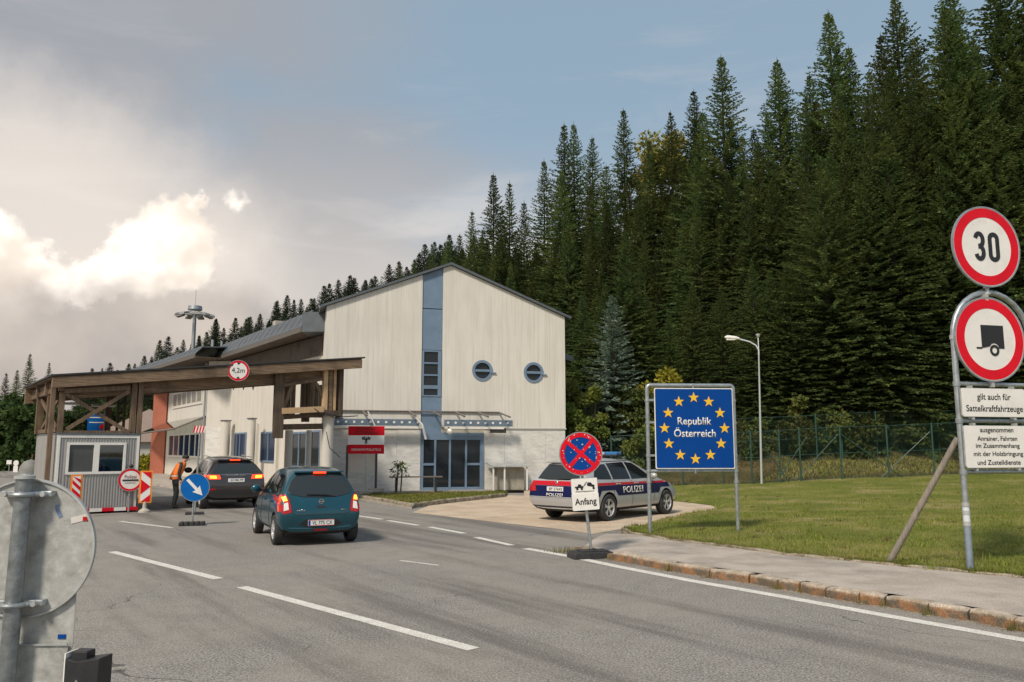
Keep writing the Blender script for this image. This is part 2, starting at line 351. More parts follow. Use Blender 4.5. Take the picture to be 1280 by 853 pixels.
class MB:
    def __init__(s): s.v = []; s.f = []; s.mi = []; s.k = 0
    def mat(s, k): s.k = k; return s
    def add(s, vs, fs):
        b = len(s.v); s.v += [tuple(x) for x in vs]
        s.f += [tuple(i + b for i in f) for f in fs]; s.mi += [s.k] * len(fs)
        return s
    def obox(s, o, ux, uy, uz):
        o, ux, uy, uz = map(Vector, (o, ux, uy, uz))
        vs = [o, o + ux, o + ux + uy, o + uy, o + uz, o + ux + uz, o + ux + uy + uz, o + uy + uz]
        fs = [(0, 3, 2, 1), (4, 5, 6, 7), (0, 1, 5, 4), (1, 2, 6, 5), (2, 3, 7, 6), (3, 0, 4, 7)]
        if ux.cross(uy).dot(uz) < 0: fs = [f[::-1] for f in fs]
        return s.add(vs, fs)
    def box(s, c, sz, rz=0):
        c = Vector(c); a = Vector((math.cos(rz), math.sin(rz), 0)); b = Vector((-a.y, a.x, 0)); z = Vector((0, 0, 1))
        return s.obox(c - a * sz[0] / 2 - b * sz[1] / 2 - z * sz[2] / 2, a * sz[0], b * sz[1], z * sz[2])
    def tube(s, p, q, r, n=10, r2=None, cap=True):
        p, q = Vector(p), Vector(q); d = (q - p)
        if d.length < 1e-6: return s
        d.normalize(); a = d.orthogonal().normalized(); b = d.cross(a); r2 = r if r2 is None else r2
        vs = [p + (a * math.cos(2 * PI * i / n) + b * math.sin(2 * PI * i / n)) * r for i in range(n)] + \
             [q + (a * math.cos(2 * PI * i / n) + b * math.sin(2 * PI * i / n)) * r2 for i in range(n)]
        fs = [(i, (i + 1) % n, (i + 1) % n + n, i + n) for i in range(n)]
        if cap: fs += [tuple(range(n))[::-1], tuple(range(n, 2 * n))]
        return s.add(vs, fs)
    def path(s, pts, r, n=8):
        pts = [Vector(p) for p in pts]; m = len(pts); vs = []
        ref = None
        for i, p in enumerate(pts):
            d = (pts[min(i + 1, m - 1)] - pts[max(i - 1, 0)]).normalized()
            if ref is None: ref = d.orthogonal().normalized()
            a = (ref - d * ref.dot(d)).normalized(); ref = a; b = d.cross(a)
            rr = r[i] if hasattr(r, '__len__') else r
            vs += [p + (a * math.cos(2 * PI * j / n) + b * math.sin(2 * PI * j / n)) * rr for j in range(n)]
        fs = []
        for i in range(m - 1):
            fs += [(i * n + j, i * n + (j + 1) % n, (i + 1) * n + (j + 1) % n, (i + 1) * n + j) for j in range(n)]
        fs += [tuple(range(n))[::-1], tuple(range((m - 1) * n, m * n))]
        return s.add(vs, fs)
    def prism(s, poly, y0, y1, fr=None):
        """poly in (x,z); extruded along y from y0 to y1 (y0 faces the viewer)"""
        n = len(poly)
        vs = [Vector((x, y0, z)) for x, z in poly] + [Vector((x, y1, z)) for x, z in poly]
        if fr: vs = [fr @ v for v in vs]
        tri = tessellate_polygon([[Vector((x, z, 0)) for x, z in poly]])
        fs = [tuple(t) for t in tri] + [tuple(i + n for i in t[::-1]) for t in tri]
        fs += [(i, i + n, (i + 1) % n + n, (i + 1) % n) for i in range(n)]
        return s.add(vs, fs)
    def ring(s, cx, cz, r1, r2, y0, y1, n=48, ey=1.0):
        vs = []
        for y in (y0, y1):
            for r in (r1, r2):
                vs += [(cx + r * math.cos(2 * PI * i / n), y, cz + ey * r * math.sin(2 * PI * i / n)) for i in range(n)]
        fs = []
        for i in range(n):
            j = (i + 1) % n
            fs += [(i, j, j + n, i + n), (i + 2 * n, i + 3 * n, j + 3 * n, j + 2 * n), (i, i + 2 * n, j + 2 * n, j), (i + n, j + n, j + 3 * n, i + 3 * n)]
        return s.add(vs, fs)
    def lathe(s, prof, c, n=20, axis='z'):
        c = Vector(c); vs = []
        for r, h in prof:
            for i in range(n):
                a = 2 * PI * i / n
                v = Vector((r * math.cos(a), r * math.sin(a), h))
                if axis == 'x': v = Vector((h, r * math.cos(a), r * math.sin(a)))
                if axis == 'y': v = Vector((r * math.sin(a), h, r * math.cos(a)))
                vs.append(c + v)
        fs = []
        for k in range(len(prof) - 1):
            fs += [(k * n + i, k * n + (i + 1) % n, (k + 1) * n + (i + 1) % n, (k + 1) * n + i) for i in range(n)]
        return s.add(vs, fs)
    def ball(s, c, r, sx=1, sy=1, sz=1, n=14, m=9):
        prof = [(max(1e-4, math.sin(PI * k / m)), -math.cos(PI * k / m)) for k in range(m + 1)]
        b = len(s.v); s.lathe(prof, (0, 0, 0), n)
        for i in range(b, len(s.v)):
            x, y, z = s.v[i]; s.v[i] = (c[0] + x * r * sx, c[1] + y * r * sy, c[2] + z * r * sz)
        return s
    def build(s, name, mats, parent=None, smooth=False, bevel=0, auto=True):
        me = bpy.data.meshes.new(name); me.from_pydata(s.v, [], s.f)
        if not isinstance(mats, (list, tuple)): mats = [mats]
        for m in mats: me.materials.append(m)
        if len(mats) > 1: me.polygons.foreach_set('material_index', [min(i, len(mats) - 1) for i in s.mi])
        bm = bmesh.new(); bm.from_mesh(me)
        if bevel: bmesh.ops.bevel(bm, geom=[e for e in bm.edges if len(e.link_faces) == 2 and e.calc_face_angle(0) > .6], offset=bevel, segments=2, affect='EDGES', profile=.6)
        bmesh.ops.recalc_face_normals(bm, faces=bm.faces); bm.to_mesh(me); bm.free()
        o = link(bpy.data.objects.new(name, me), parent)
        if smooth:
            me.polygons.foreach_set('use_smooth', [True] * len(me.polygons))
            if auto: me.set_sharp_from_angle(angle=R(38))
        return o

def raw_mesh(name, v, f, mats):
    """numpy verts (n,3), faces (m,k) -> mesh"""
    me = bpy.data.meshes.new(name); v = np.asarray(v, np.float32); f = np.asarray(f, np.int32); k = f.shape[1]
    me.vertices.add(len(v)); me.vertices.foreach_set('co', v.ravel())
    me.loops.add(f.size); me.loops.foreach_set('vertex_index', f.ravel())
    me.polygons.add(len(f)); me.polygons.foreach_set('loop_start', np.arange(0, f.size, k, dtype=np.int32))
    me.update(calc_edges=True)
    for m in (mats if isinstance(mats, list) else [mats]): me.materials.append(m)
    return me

def sheet(name, poly, step, zf, m, parent=None, kind='structure', skirt=None, smooth=True):
    """a polygon on plan, cut into a grid and draped over zf(x, y)"""
    bm = bmesh.new(); bm.faces.new([bm.verts.new((p[0], p[1], 0)) for p in poly])
    if step:
        xs = [p[0] for p in poly]; ys = [p[1] for p in poly]
        for ax, lo, hi in ((0, min(xs), max(xs)), (1, min(ys), max(ys))):
            k = math.floor(lo / step) + 1
            while k * step < hi:
                co = [0, 0, 0]; co[ax] = k * step; no = [0, 0, 0]; no[ax] = 1
                bmesh.ops.bisect_plane(bm, geom=bm.verts[:] + bm.edges[:] + bm.faces[:], plane_co=co, plane_no=no, dist=1e-5); k += 1
    for v in bm.verts: v.co.z = zf(v.co.x, v.co.y) if callable(zf) else zf
    for f in bm.faces:
        f.normal_update()
        if f.normal.z < 0: f.normal_flip()
    if skirt:
        be = [e for e in bm.edges if len(e.link_faces) == 1]
        r = bmesh.ops.extrude_edge_only(bm, edges=be)
        for v in [g for g in r['geom'] if isinstance(g, bmesh.types.BMVert)]: v.co.z -= skirt
    me = bpy.data.meshes.new(name); bm.to_mesh(me); bm.free(); me.materials.append(m)
    if smooth and not skirt: me.polygons.foreach_set('use_smooth', [True] * len(me.polygons))
    o = link(bpy.data.objects.new(name, me), parent)
    if not parent: o['kind'] = kind
    return o

def text(s, cx, cz, w, h, m, parent, y=-.004, bold=.0, name='lettering', depth=.003, M=None, space=1.0):
    """lettering fitted to w x h, centred on (cx, cz) in the parent's xz plane, facing -y"""
    cu = bpy.data.curves.new('t', 'FONT'); cu.body = s; cu.size = 1; cu.offset = min(bold, .012); cu.space_character = space; cu.resolution_u = 4
    to = bpy.data.objects.new('t', cu); C.objects.link(to)
    dg = bpy.context.evaluated_depsgraph_get(); dg.update()
    me = bpy.data.meshes.new_from_object(to.evaluated_get(dg)); bpy.data.objects.remove(to); bpy.data.curves.remove(cu)
    xs = [v.co.x for v in me.vertices]; ys = [v.co.y for v in me.vertices]
    if not xs: return None
    x0, x1, y0, y1 = min(xs), max(xs), min(ys), max(ys); sx = w / (x1 - x0); sy = h / (y1 - y0)
    bm = bmesh.new(); bm.from_mesh(me)
    for v in bm.verts: v.co = Vector(((v.co.x - (x0 + x1) / 2) * sx + cx, y, (v.co.y - (y0 + y1) / 2) * sy + cz))
    r = bmesh.ops.extrude_face_region(bm, geom=bm.faces[:])
    for v in [g for g in r['geom'] if isinstance(g, bmesh.types.BMVert)]: v.co.y -= depth
    if M: bmesh.ops.transform(bm, matrix=M, verts=bm.verts[:])
    bmesh.ops.recalc_face_normals(bm, faces=bm.faces[:])
    bm.to_mesh(me); bm.free(); me.materials.clear(); me.materials.append(m); me.name = name
    return link(bpy.data.objects.new(name, me), parent)

def circ(cx, cz, r, n=40, a0=0, a1=2 * PI, rz=None):
    rz = rz or r
    return [(cx + r * math.cos(a0 + (a1 - a0) * i / n), cz + rz * math.sin(a0 + (a1 - a0) * i / n)) for i in range(n)]
def rrect(cx, cz, w, h, r, n=5):
    o = []
    for (sx, sz, a) in ((1, 1, 0), (-1, 1, PI / 2), (-1, -1, PI), (1, -1, 1.5 * PI)):
        for i in range(n + 1):
            t = a + PI / 2 * i / n
            o.append((cx + sx * (w / 2 - r) + r * math.cos(t), cz + sz * (h / 2 - r) + r * math.sin(t)))
    return o
def sstep(x, a, b):
    t = min(1, max(0, (x - a) / (b - a))); return t * t * (3 - 2 * t)
def lerp(a, b, t): return a + (b - a) * t
# ================================================================== GROUND
KT = [(717, 681), (764, 690), (835, 703), (886, 711), (936, 717.6), (971, 724), (999, 728), (1031, 734), (1073, 741), (1106, 744.5), (1159, 754), (1210, 761.5), (1266, 772)]
kt = [gnd(u, v, .13) for u, v in KT]
dK = (kt[-1] - kt[-4]).normalized()
kx = kt[-1].copy()
for i in range(11): kx = kx + dK * (1.02 + .1 * math.sin(i * 2.1)); kt.append(kx.copy())
SB = [(776, 661), (788, 667), (835, 675), (900, 683), (980, 693.6), (1055, 700.7), (1125, 708), (1210, 716), (1280, 723)]
sb = [gnd(u, v, .13) for u, v in SB]
sb += [sb[-1] + (sb[-1] - sb[-3]).normalized() * k for k in (2, 5, 9)]
DR = [gnd(u, v) for u, v in ((785, 660), (820, 653), (900, 637))]
front = [p.xy for p in sb][::-1] + [p.xy for p in DR[1:]] + [Vector((6.6, 27)), Vector((5.2, 31)), Vector((4.4, 38))]
def seg_d(p, pts):
    m = 1e9
    for a, b in zip(pts, pts[1:]):
        ab = b - a; t = max(0, min(1, (p - a).dot(ab) / ab.dot(ab))); m = min(m, (p - (a + ab * t)).length)
    return m
def zlawn(x, y):
    d = seg_d(Vector((x, y)), front)
    z = .13 + .60 * sstep(d, 0, 19)
    if d < .3 and y > 19: z = .02 + .11 * d / .3
    return z + .03 * math.sin(x * .9 + 1) * math.sin(y * .7) * sstep(d, .3, 3) + max(0, y - 38.2) * .26 * (1 if y < 60 else 1)
def far_rise(x, y):
    if y < 55: return 0
    a = x / y
    pts = [(-.75, 2), (-.6, 0), (-.5, 0), (-.42, 2), (-.3, 9), (-.2, 13.5), (-.1, 18), (0, 22), (.3, 28), (.7, 34), (9, 34)]
    h = 0
    for (a0, h0), (a1, h1) in zip(pts, pts[1:]):
        if a0 <= a <= a1: h = lerp(h0, h1, (a - a0) / (a1 - a0))
    if a < -.75: h = 2
    return h * sstep(y, 70, 165) + (max(0, y - 165) * .06 if a > -.5 else 0)
def zter(x, y):
    a = x / max(y, 1)
    near = sstep(a, .03, .16) * (.55 + .26 * max(0, min(y, 75) - 38.2)) if y > 37 else 0
    return max(near, far_rise(x, y)) - .12

def grid_mesh(name, xs, ys, zf, m):
    v = [(x, y, zf(x, y)) for y in ys for x in xs]; nx = len(xs)
    f = [(j * nx + i, j * nx + i + 1, (j + 1) * nx + i + 1, (j + 1) * nx + i) for j in range(len(ys) - 1) for i in range(nx - 1)]
    me = raw_mesh(name, v, f, m); me.polygons.foreach_set('use_smooth', [True] * len(me.polygons))
    return link(bpy.data.objects.new(name, me))
xs = [-900, -600, -400, -300] + [x for x in range(-220, 221, 4)] + [300, 400, 600, 900]
ys = [-200, -100, -40] + [y for y in range(-20, 60, 3)] + [y for y in range(60, 261, 5)] + [300, 400, 600, 900, 1400]
g = grid_mesh('ground', xs, ys, zter, M_FLOOR); g['kind'] = 'structure'

road = sheet('road', [(-62, -15), (40, -15), (40, 8), (14, 22), (12, 36), (-4, 34), (-10, 44), (-26, 74), (-62, 95)], 0, 0.0, M_ASPH)
far_road = sheet('far_lawn', [(-130, 82), (-52, 82), (-40, 104), (-44, 150), (-150, 150)], 0, .02, M_LAWN)

# painted markings (parts of the road)
def stripe(p, q, wd, z=.004, name='lane_marking', n=1):
    d = (q - p).normalized(); s = Vector((-d.y, d.x, 0)) * wd / 2
    pts = [(p + s), (q + s), (q - s), (p - s)]
    me = bpy.data.meshes.new(name); me.from_pydata([(a.x, a.y, z) for a in pts], [], [(3, 2, 1, 0)]); me.materials.append(M_PAINT)
    return link(bpy.data.objects.new(name, me), road)
for a, b, wd in (((592, 812), (302, 734), .16), ((273, 724), (140, 690), .16), ((640, 682), (595, 672), .16), ((580, 667), (537, 659), .16), ((523, 657), (485, 651), .16), ((478, 649.5), (447, 645), .16), ((548, 707), (500, 701), .07), ((118, 684), (100, 680), .12)):
    stripe(gnd(*a), gnd(*b), wd)
EL = [(657, 686), (680, 690), (713, 696), (774, 709), (867.6, 727), (980, 746.6), (1102, 769), (1280, 800.6)]
el = [gnd(u, v) for u, v in EL]; el.append(el[-1] + (el[-1] - el[-2]) * 3)
vs = []; 
for i, p in enumerate(el):
    d = (el[min(i + 1, len(el) - 1)] - el[max(i - 1, 0)]).normalized(); s = Vector((-d.y, d.x, 0)) * .095
    vs += [(p + s).to_tuple(), (p - s).to_tuple()]
me = bpy.data.meshes.new('edge_line'); me.from_pydata([(a, b, .004) for a, b, c in vs], [], [(2 * i, 2 * i + 1, 2 * i + 3, 2 * i + 2) for i in range(len(el) - 1)]); me.materials.append(M_PAINT)
link(bpy.data.objects.new('edge_line', me), road)
stripe(gnd(150, 652), gnd(215, 660), .12)

# sidewalk + kerb of single granite stones
ins = []
for i, p in enumerate(kt):
    d = (kt[min(i + 1, len(kt) - 1)] - kt[max(i - 1, 0)]).normalized(); ins.append(p + Vector((-d.y, d.x, 0)) * (.19 if i else .02) * (1 if d.x > 0 else 1))
tipz = lambda x, y: .122 * sstep((Vector((x, y)) - kt[0].xy).length, .1, 1.6) + .006
def zwalk(x, y):
    back = sstep((Vector((x, y)) - sb[0].xy).length, 0, 1.2)
    return min(tipz(x, y), .012 + .116 * back)
walk_poly = [(p.x, p.y) for p in ins] + [(p.x, p.y) for p in sb[::-1]]
sheet('sidewalk', walk_poly, .45, zwalk, M_WALK)
kerb = thing('kerb', None, None, (0, 0, 0)); kerb['kind'] = 'structure'
def stone(p, q, wd, h, name, parent, m, rnd, z0=-.05, gap=.012, cham=.022):
    """one rough-hewn kerb block from p to q (front top edge), wd towards the inside"""
    d = (q - p); L = d.length; d.normalize(); s = Vector((-d.y, d.x, 0)); n = max(3, int(L / .16))
    prof = [(0 + rnd.uniform(-.005, .01), z0), (.0, h - cham * 1.3), (cham, h), (wd * .55, h + .004), (wd, h)]
    v = []; f = []
    dz = rnd.uniform(-.008, .008); tilt = rnd.uniform(-.012, .012)
    for i in range(n + 1):
        t = gap + (L - 2 * gap) * i / n
        e = .014 if i in (0, n) else 0
        for k, (a, z) in enumerate(prof):
            a2 = a + rnd.uniform(-.012, .012) + (e if k < 3 else 0) * .6; z2 = z + (rnd.uniform(-.009, .009) + dz + tilt * (i / n - .5) - (e if k > 0 else 0) if k else 0)
            c = p + d * t + s * a2; v.append((c.x, c.y, z2))
    m5 = len(prof)
    for i in range(n):
        for k in range(m5 - 1): f.append((i * m5 + k, i * m5 + k + 1, (i + 1) * m5 + k + 1, (i + 1) * m5 + k))
    f.append(tuple(range(m5))); f.append(tuple(n * m5 + k for k in range(m5))[::-1])
    me = bpy.data.meshes.new(name); me.from_pydata(v, [], f)
    bm = bmesh.new(); bm.from_mesh(me); bmesh.ops.recalc_face_normals(bm, faces=bm.faces[:]); bm.to_mesh(me); bm.free(); me.materials.append(m)
    return link(bpy.data.objects.new(name, me), parent)
rk = random.Random(3)
for i in range(len(kt) - 1):
    L = (kt[i + 1] - kt[i]).length; n = max(1, round(L / 1.05))
    for k in range(n):
        a = kt[i].lerp(kt[i + 1], k / n); b = kt[i].lerp(kt[i + 1], (k + 1) / n)
        hh = .12 if i else .05 + .07 * (k + .5) / n
        stone(a, b, .2, hh + .012, 'kerb_stone', kerb, M_GRAN, rk)
edge = thing('lawn_edging', None, None); edge['kind'] = 'structure'
for i in range(len(sb) - 1):
    L = (sb[i + 1] - sb[i]).length; n = max(1, round(L / 1.0))
    for k in range(n):
        a = sb[i].lerp(sb[i + 1], k / n); b = sb[i].lerp(sb[i + 1], (k + 1) / n)
        stone(a, b, .08, .16, 'edging_stone', edge, M_EDGE, rk, gap=.004, cham=.012)
# lawn to the right, rising to the fence
lp = [(p.x, p.y) for p in sb] + [(45, 4), (48, 42), (4.6, 42), (4.4, 37.5), (5.2, 31), (6.6, 27.0)] + [(p.x, p.y) for p in DR[1:][::-1]]
lawn = sheet('lawn', lp, .8, zlawn, M_LAWN)
# drive and small lawn in front of the building
dr = [gnd(u, v) for u, v in ((515, 641), (575, 648), (640, 655.5), (700, 662), (741, 668), (775, 662), (788, 659.5), (820, 653.5), (904, 637.5), (915, 634), (880, 628), (800, 626), (735, 617), (700, 612.5), (655, 613), (655, 620), (632, 619.5), (589, 624), (540, 631))]
sheet('drive', [(p.x, p.y) for p in dr], 0, .006, M_DRIVE)
fl = [gnd(u, v, .10) for u, v in ((449, 620.5), (480, 625.5), (513, 631.5), (528, 629.5), (560, 625.5), (589, 622.5), (632, 618), (634, 614.5), (550, 616), (463, 618))]
small_lawn = sheet('small_lawn', [(p.x, p.y) for p in fl], 0, .11, M_LAWN, skirt=.15)
se = thing('small_lawn_edging', None, None); se['kind'] = 'structure'
for i in range(6):
    a, b = fl[i], fl[i + 1]; L = (b - a).length; n = max(1, round(L / 1.1))
    for k in range(n): stone(a.lerp(b, k / n) - Vector((0, .16, 0)), a.lerp(b, (k + 1) / n) - Vector((0, .16, 0)), .16, .15, 'edging_stone', se, M_EDGE, rk)
fp = [gnd(u, v) for u, v in ((430, 622), (515, 637), (515, 633.5), (449, 622), (463, 618), (550, 615.5), (634, 614), (700, 612), (700, 606), (420, 606), (385, 612))]
sheet('entrance_path', [(p.x, p.y) for p in fp], 0, .05, mixmat('path_concrete', (.30, .27, .235), (.42, .38, .33), 2, .3, .7, fine=40), skirt=.08)
wk = [gnd(u, v) for u, v in ((176, 604.5), (215, 611), (330, 631), (385, 628), (385, 606), (330, 600), (214, 589), (176, 590))]
sheet('wing_pavement', [(p.x, p.y) for p in wk], 0, .08, M_WALK, skirt=.12)

# ================================================================== GABLE BUILDING
G0 = Vector((-8.1, 34.5, 0)); gd = Vector((10.6, 3.0, 0)).normalized(); GA = math.atan2(gd.y, gd.x); gn = Vector((gd.y, -gd.x, 0))
def fac(u, v, off=0.0):
    P = G0 + gn * off; q = onpl(u, v, P, gn); return ((q - P).dot(gd), q.z)
W_ = 11.016; GD = 14.0
s0, zL = fac(405, 378); s1, zR = fac(706, 401); sp, zp = fac(560, 332)
zE = (zL + zR) / 2
bld = thing('border_station_building', 'pale gabled building with blue strip, two porthole windows and glazed entrance', 'building', G0, GA)
ZC = fac(640, 535)[1]
def prism_h(mb, loops, y0, y1):
    al = [p for l in loops for p in l]; n = len(al)
    tri = tessellate_polygon([[Vector((x, z, 0)) for x, z in l] for l in loops])
    vs = [(x, y0, z) for x, z in al] + [(x, y1, z) for x, z in al]
    fs = [tuple(t) for t in tri] + [tuple(i + n for i in t[::-1]) for t in tri]
    b = 0
    for l in loops:
        m = len(l); fs += [(b + i, b + (i + 1) % m, b + (i + 1) % m + n, b + i + n) for i in range(m)]; b += m
    mb.add(vs, fs)
rc1, rz1 = fac(603, 463.5); rc2, rz2 = fac(667, 466)
rr = abs(fac(615.5, 463)[0] - rc1)
sA = fac(527, 450)[0]; sB = fac(553, 450)[0]; wz0 = fac(540, 496)[1]; wz1 = fac(540, 438)[1]
slope = (zp - zE) / (W_ / 2); roofz = lambda s: zp - abs(s - W_ / 2) * slope
mb = MB()
prism_h(mb, [[(0, ZC), (sA, ZC), (sA, roofz(sA)), (0, zE)], ], 0, .35); 
prism_h(mb, [[(sB, ZC), (W_, ZC), (W_, zE), (W_ / 2, zp), (sB, roofz(sB))], circ(rc1, rz1, rr, 32)[::-1], circ(rc2, rz2, rr, 32)[::-1]], 0, .35)
if sB > W_ / 2: print('STRIP PAST RIDGE', sB)
mb.obox((0, .35, 0), (.3, 0, 0), (0, GD - .7, 0), (0, 0, zE)); mb.obox((W_ - .3, .35, 0), (.3, 0, 0), (0, GD - .7, 0), (0, 0, zE))
prism_h(mb, [[(0, 0), (W_, 0), (W_, zE), (W_ / 2, zp), (0, zE)]], GD - .35, GD)
mb.build('wall', M_PLAST, bld)
mb = MB(); e0, e1 = fac(526, 580)[0], fac(604, 580)[0]
EZ = fac(565, 541)[1]
mb.obox((0, .06, 0), (e0, 0, 0), (0, .3, 0), (0, 0, ZC - .01)); mb.obox((e1, .06, 0), (W_ - e1, 0, 0), (0, .3, 0), (0, 0, ZC - .01)); mb.obox((e0, .06, EZ), (e1 - e0, 0, 0), (0, .3, 0), (0, 0, ZC - EZ - .01))
mb.build('lower_wall', M_CONC, bld)
# veined stone cladding, panel by panel
zj = fac(660, 579)[1]
def cladding(x0, x1, target):
    n = max(1, round((x1 - x0) / target)); wv = (x1 - x0) / n
    for (za, zb) in ((.02, zj), (zj, ZC - .06)):
        for i in range(n):
            m = MB(); m.obox((x0 + i * wv + .004, .015 + .004 * ((i * 7) % 3), za + .004), (wv - .008, 0, 0), (0, .04, 0), (0, 0, zb - za - .008)); m.build('stone_panel', M_STONE, bld)
cladding(0.02, e0 - .02, 1.05); cladding(e1 + .02, W_ - .02, 1.05)
MB().obox((-.03, -.03, ZC - .06), (e0 + .03, 0, 0), (0, .1, 0), (0, 0, .06)).build('drip_ledge', mat('ledge_metal', (.52, .52, .50), .5, .2), bld); MB().obox((e1, -.03, ZC - .06), (W_ + .03 - e1, 0, 0), (0, .1, 0), (0, 0, .06)).build('drip_ledge', mat('ledge_metal', (.52, .52, .50), .5, .2), bld)
# blue strip: panels set in the slot, window and its panes
def strip_panel(z0, z1, top=False):
    m = MB()
    if top: m.prism([(sA + .01, z0), (sB - .01, z0), (sB - .01, roofz(sB)), (sA + .01, roofz(sA))], .05, .12)
    else: m.obox((sA + .01, .05, z0), (sB - sA - .02, 0, 0), (0, .07, 0), (0, 0, z1 - z0))
    m.build('blue_panel', M_BLUEF, bld)
zq = fac(540, 386)[1]
strip_panel(zq + .02, 0, True); strip_panel(wz1 + .02, zq - .02); strip_panel(fac(540, 545)[1], wz0 - .02)
MB().obox((sA - .0, .13, ZC), (sB - sA, 0, 0), (0, .2, 0), (0, 0, roofz(sA) - ZC - .2)).build('strip_backing', M_BLK, bld)
fr = MB(); a, b = sA + .03, sB - .03
fr.obox((a, .03, wz0), (.09, 0, 0), (0, .1, 0), (0, 0, wz1 - wz0)); fr.obox((b - .16, .03, wz0), (.16, 0, 0), (0, .1, 0), (0, 0, wz1 - wz0))
zs = [wz0] + [fac(540, v)[1] for v in (484, 469, 454)] + [wz1]
for i, z in enumerate(zs): 
    t = .16 if i == 1 else .07
    fr.obox((a + .09, .032, z - (t if i == 4 else t / 2 if 0 < i < 4 else 0)), (b - a - .25, 0, 0), (0, .09, 0), (0, 0, t))
wf = fr.build('window', M_BLUEF, bld)
for i in range(4): MB().obox((a + .09, .09, zs[i] + .04), (b - a - .25, 0, 0), (0, .02, 0), (0, 0, zs[i + 1] - zs[i] - .05)).build('pane', M_GLASS, wf)
for (cx, cz) in ((rc1, rz1), (rc2, rz2)):
    m = MB(); m.ring(cx, cz, rr + .01, rr - .11, -.03, .12, 40)
    m.obox((cx - rr + .06, .0, cz - .05), (2 * rr - .12, 0, 0), (0, .08, 0), (0, 0, .11)); m.obox((cx + rr - .1, -.07, cz - .12), (.26, 0, 0), (0, .12, 0), (0, 0, .05))
    w1 = m.build('round_window', M_BLUEF, bld, smooth=True)
    MB().prism(circ(cx, cz, rr - .1, 32), .09, .12).build('pane', M_GLASS, w1)
# roof with thin dark verge
for sd in (-1, 1):
    m = MB(); xe = W_ / 2 + sd * (W_ / 2 + .28); ze = zp - (W_ / 2 + .28) * slope
    P1 = Vector((W_ / 2, -.14, zp + .02)); P2 = Vector((xe, -.14, ze + .02))
    m.obox(P1, P2 - P1, (0, GD + .3, 0), (0, 0, .11)); m.build('roof', M_ROOF, bld)
# small side roof on the right, behind the gable
q0 = fac(706, 421, -4)
m = MB(); m.obox((W_, 2.0, 6.5), (1.15, 0, -.35), (0, 9, 0), (0, 0, .28)); m.build('side_eave', M_ROOF, bld)
# entrance: blue frames and glass
def entr(u): return fac(u, 580)[0]
m = MB(); zt = EZ - .02
m.obox((e0, -.02, zt - .3), (e1 - e0, 0, 0), (0, .14, 0), (0, 0, .32))
xs_ = [entr(u) for u in (527.5, 543.8, 562.3, 582.5, 601.5)]
for i, x in enumerate(xs_):
    wv = .12 if i in (0, 4) else .09
    m.obox((x - wv / 2, -.01, .05), (wv, 0, 0), (0, .12, 0), (0, 0, zt - .35))
m.obox((e1 - .1, -.03, .02), (.12, 0, 0), (0, .3, 0), (0, 0, zt))
zm = fac(565, 580.5)[1]
for i in (0, 3): m.obox((xs_[i] + .05, -.005, zm - .05), (xs_[i + 1] - xs_[i] - .1, 0, 0), (0, .1, 0), (0, 0, .1))
for i in range(4): m.obox((xs_[i] + .05, 0, .05), (xs_[i + 1] - xs_[i] - .1, 0, 0), (0, .1, 0), (0, 0, .12))
ent = m.build('entrance_frame', M_BLUEF, bld)
for i in range(4): 
    if i in (0, 3):
        for (za, zb) in ((.17, zm - .05), (zm + .05, zt - .3)): MB().obox((xs_[i] + .05, .04, za), (xs_[i + 1] - xs_[i] - .1, 0, 0), (0, .02, 0), (0, 0, zb - za)).build('pane', M_GLASS, ent)
    else: MB().obox((xs_[i] + .05, .04, .17), (xs_[i + 1] - xs_[i] - .1, 0, 0), (0, .02, 0), (0, 0, zt - .47)).build('pane', M_GLASS, ent)
# canopy frame over the entrance
lampm = mat('white_lamp_glass', (.85, .83, .78), .3, emit=(1, .9, .75), estr=.05)
cx0, cx1 = fac(420, 520)[0], fac(625, 520)[0]; cz = fac(560, 515)[1]
cb = MB(); cb.tube((cx0, -.06, cz), (cx1, -.06, cz), .035)
cb.build('canopy_rail', mat('brown_steel', (.17, .14, .12), .6), bld)
for u in (453, 511, 541, 569, 597, 623):
    x = fac(u, 515)[0]; r = MB().tube((x, -.05, cz), (x + .02, -1.9, cz - .28), .04, 8); r.build('canopy_rafter', MATS['brown_steel'], bld)
bx0, bx1 = fac(420, 528)[0] - .1, fac(637, 528)[0]
bzz = fac(560, 529)[1]
fb = MB().obox((bx0, -.52, bzz - .15), (fac(522, 528)[0] - bx0, 0, 0), (0, .1, 0), (0, 0, .28)).obox((fac(553, 528)[0], -.52, bzz - .15), (bx1 - fac(553, 528)[0], 0, 0), (0, .1, 0), (0, 0, .28)).build('canopy_beam', mat('slate_blue_beam', (.13, .18, .24), .5, var=.2), bld)
m = MB(); x = bx0 + .15
while x < bx1 - .1:
    if not (fac(520, 528)[0] < x < fac(556, 528)[0]): m.prism(circ(x, bzz, .055, 10), -.535, -.515)
    x += .34
m.build('white_stud', mat('stud_white', (.75, .75, .72), .4), fb)
MB().obox((bx0, -.5, bzz - .27), (fac(527, 528)[0] - bx0, 0, 0), (0, .1, 0), (0, 0, .09)).obox((fac(553, 528)[0], -.5, bzz - .27), (bx1 - fac(553, 528)[0] - .4, 0, 0), (0, .1, 0), (0, 0, .09)).build('white_gutter', M_SIGNW, bld)
x = fac(523, 528)[0]; MB().tube((x - .42, -.9, cz - .2), (x, -1.0, bzz - .1), .04, 6).tube((x, -1.0, bzz - .1), (x + .18, -1.0, fac(526, 551)[1] + .05), .05, 6).build('hanging_gutter', M_SIGNW, bld)
x = fac(460, 528)[0]; MB().tube((x - .1, -.8, cz - .05), (x + .22, -.8, bzz - .15), .03, 6).build('hanging_strip', M_SIGNW, bld)
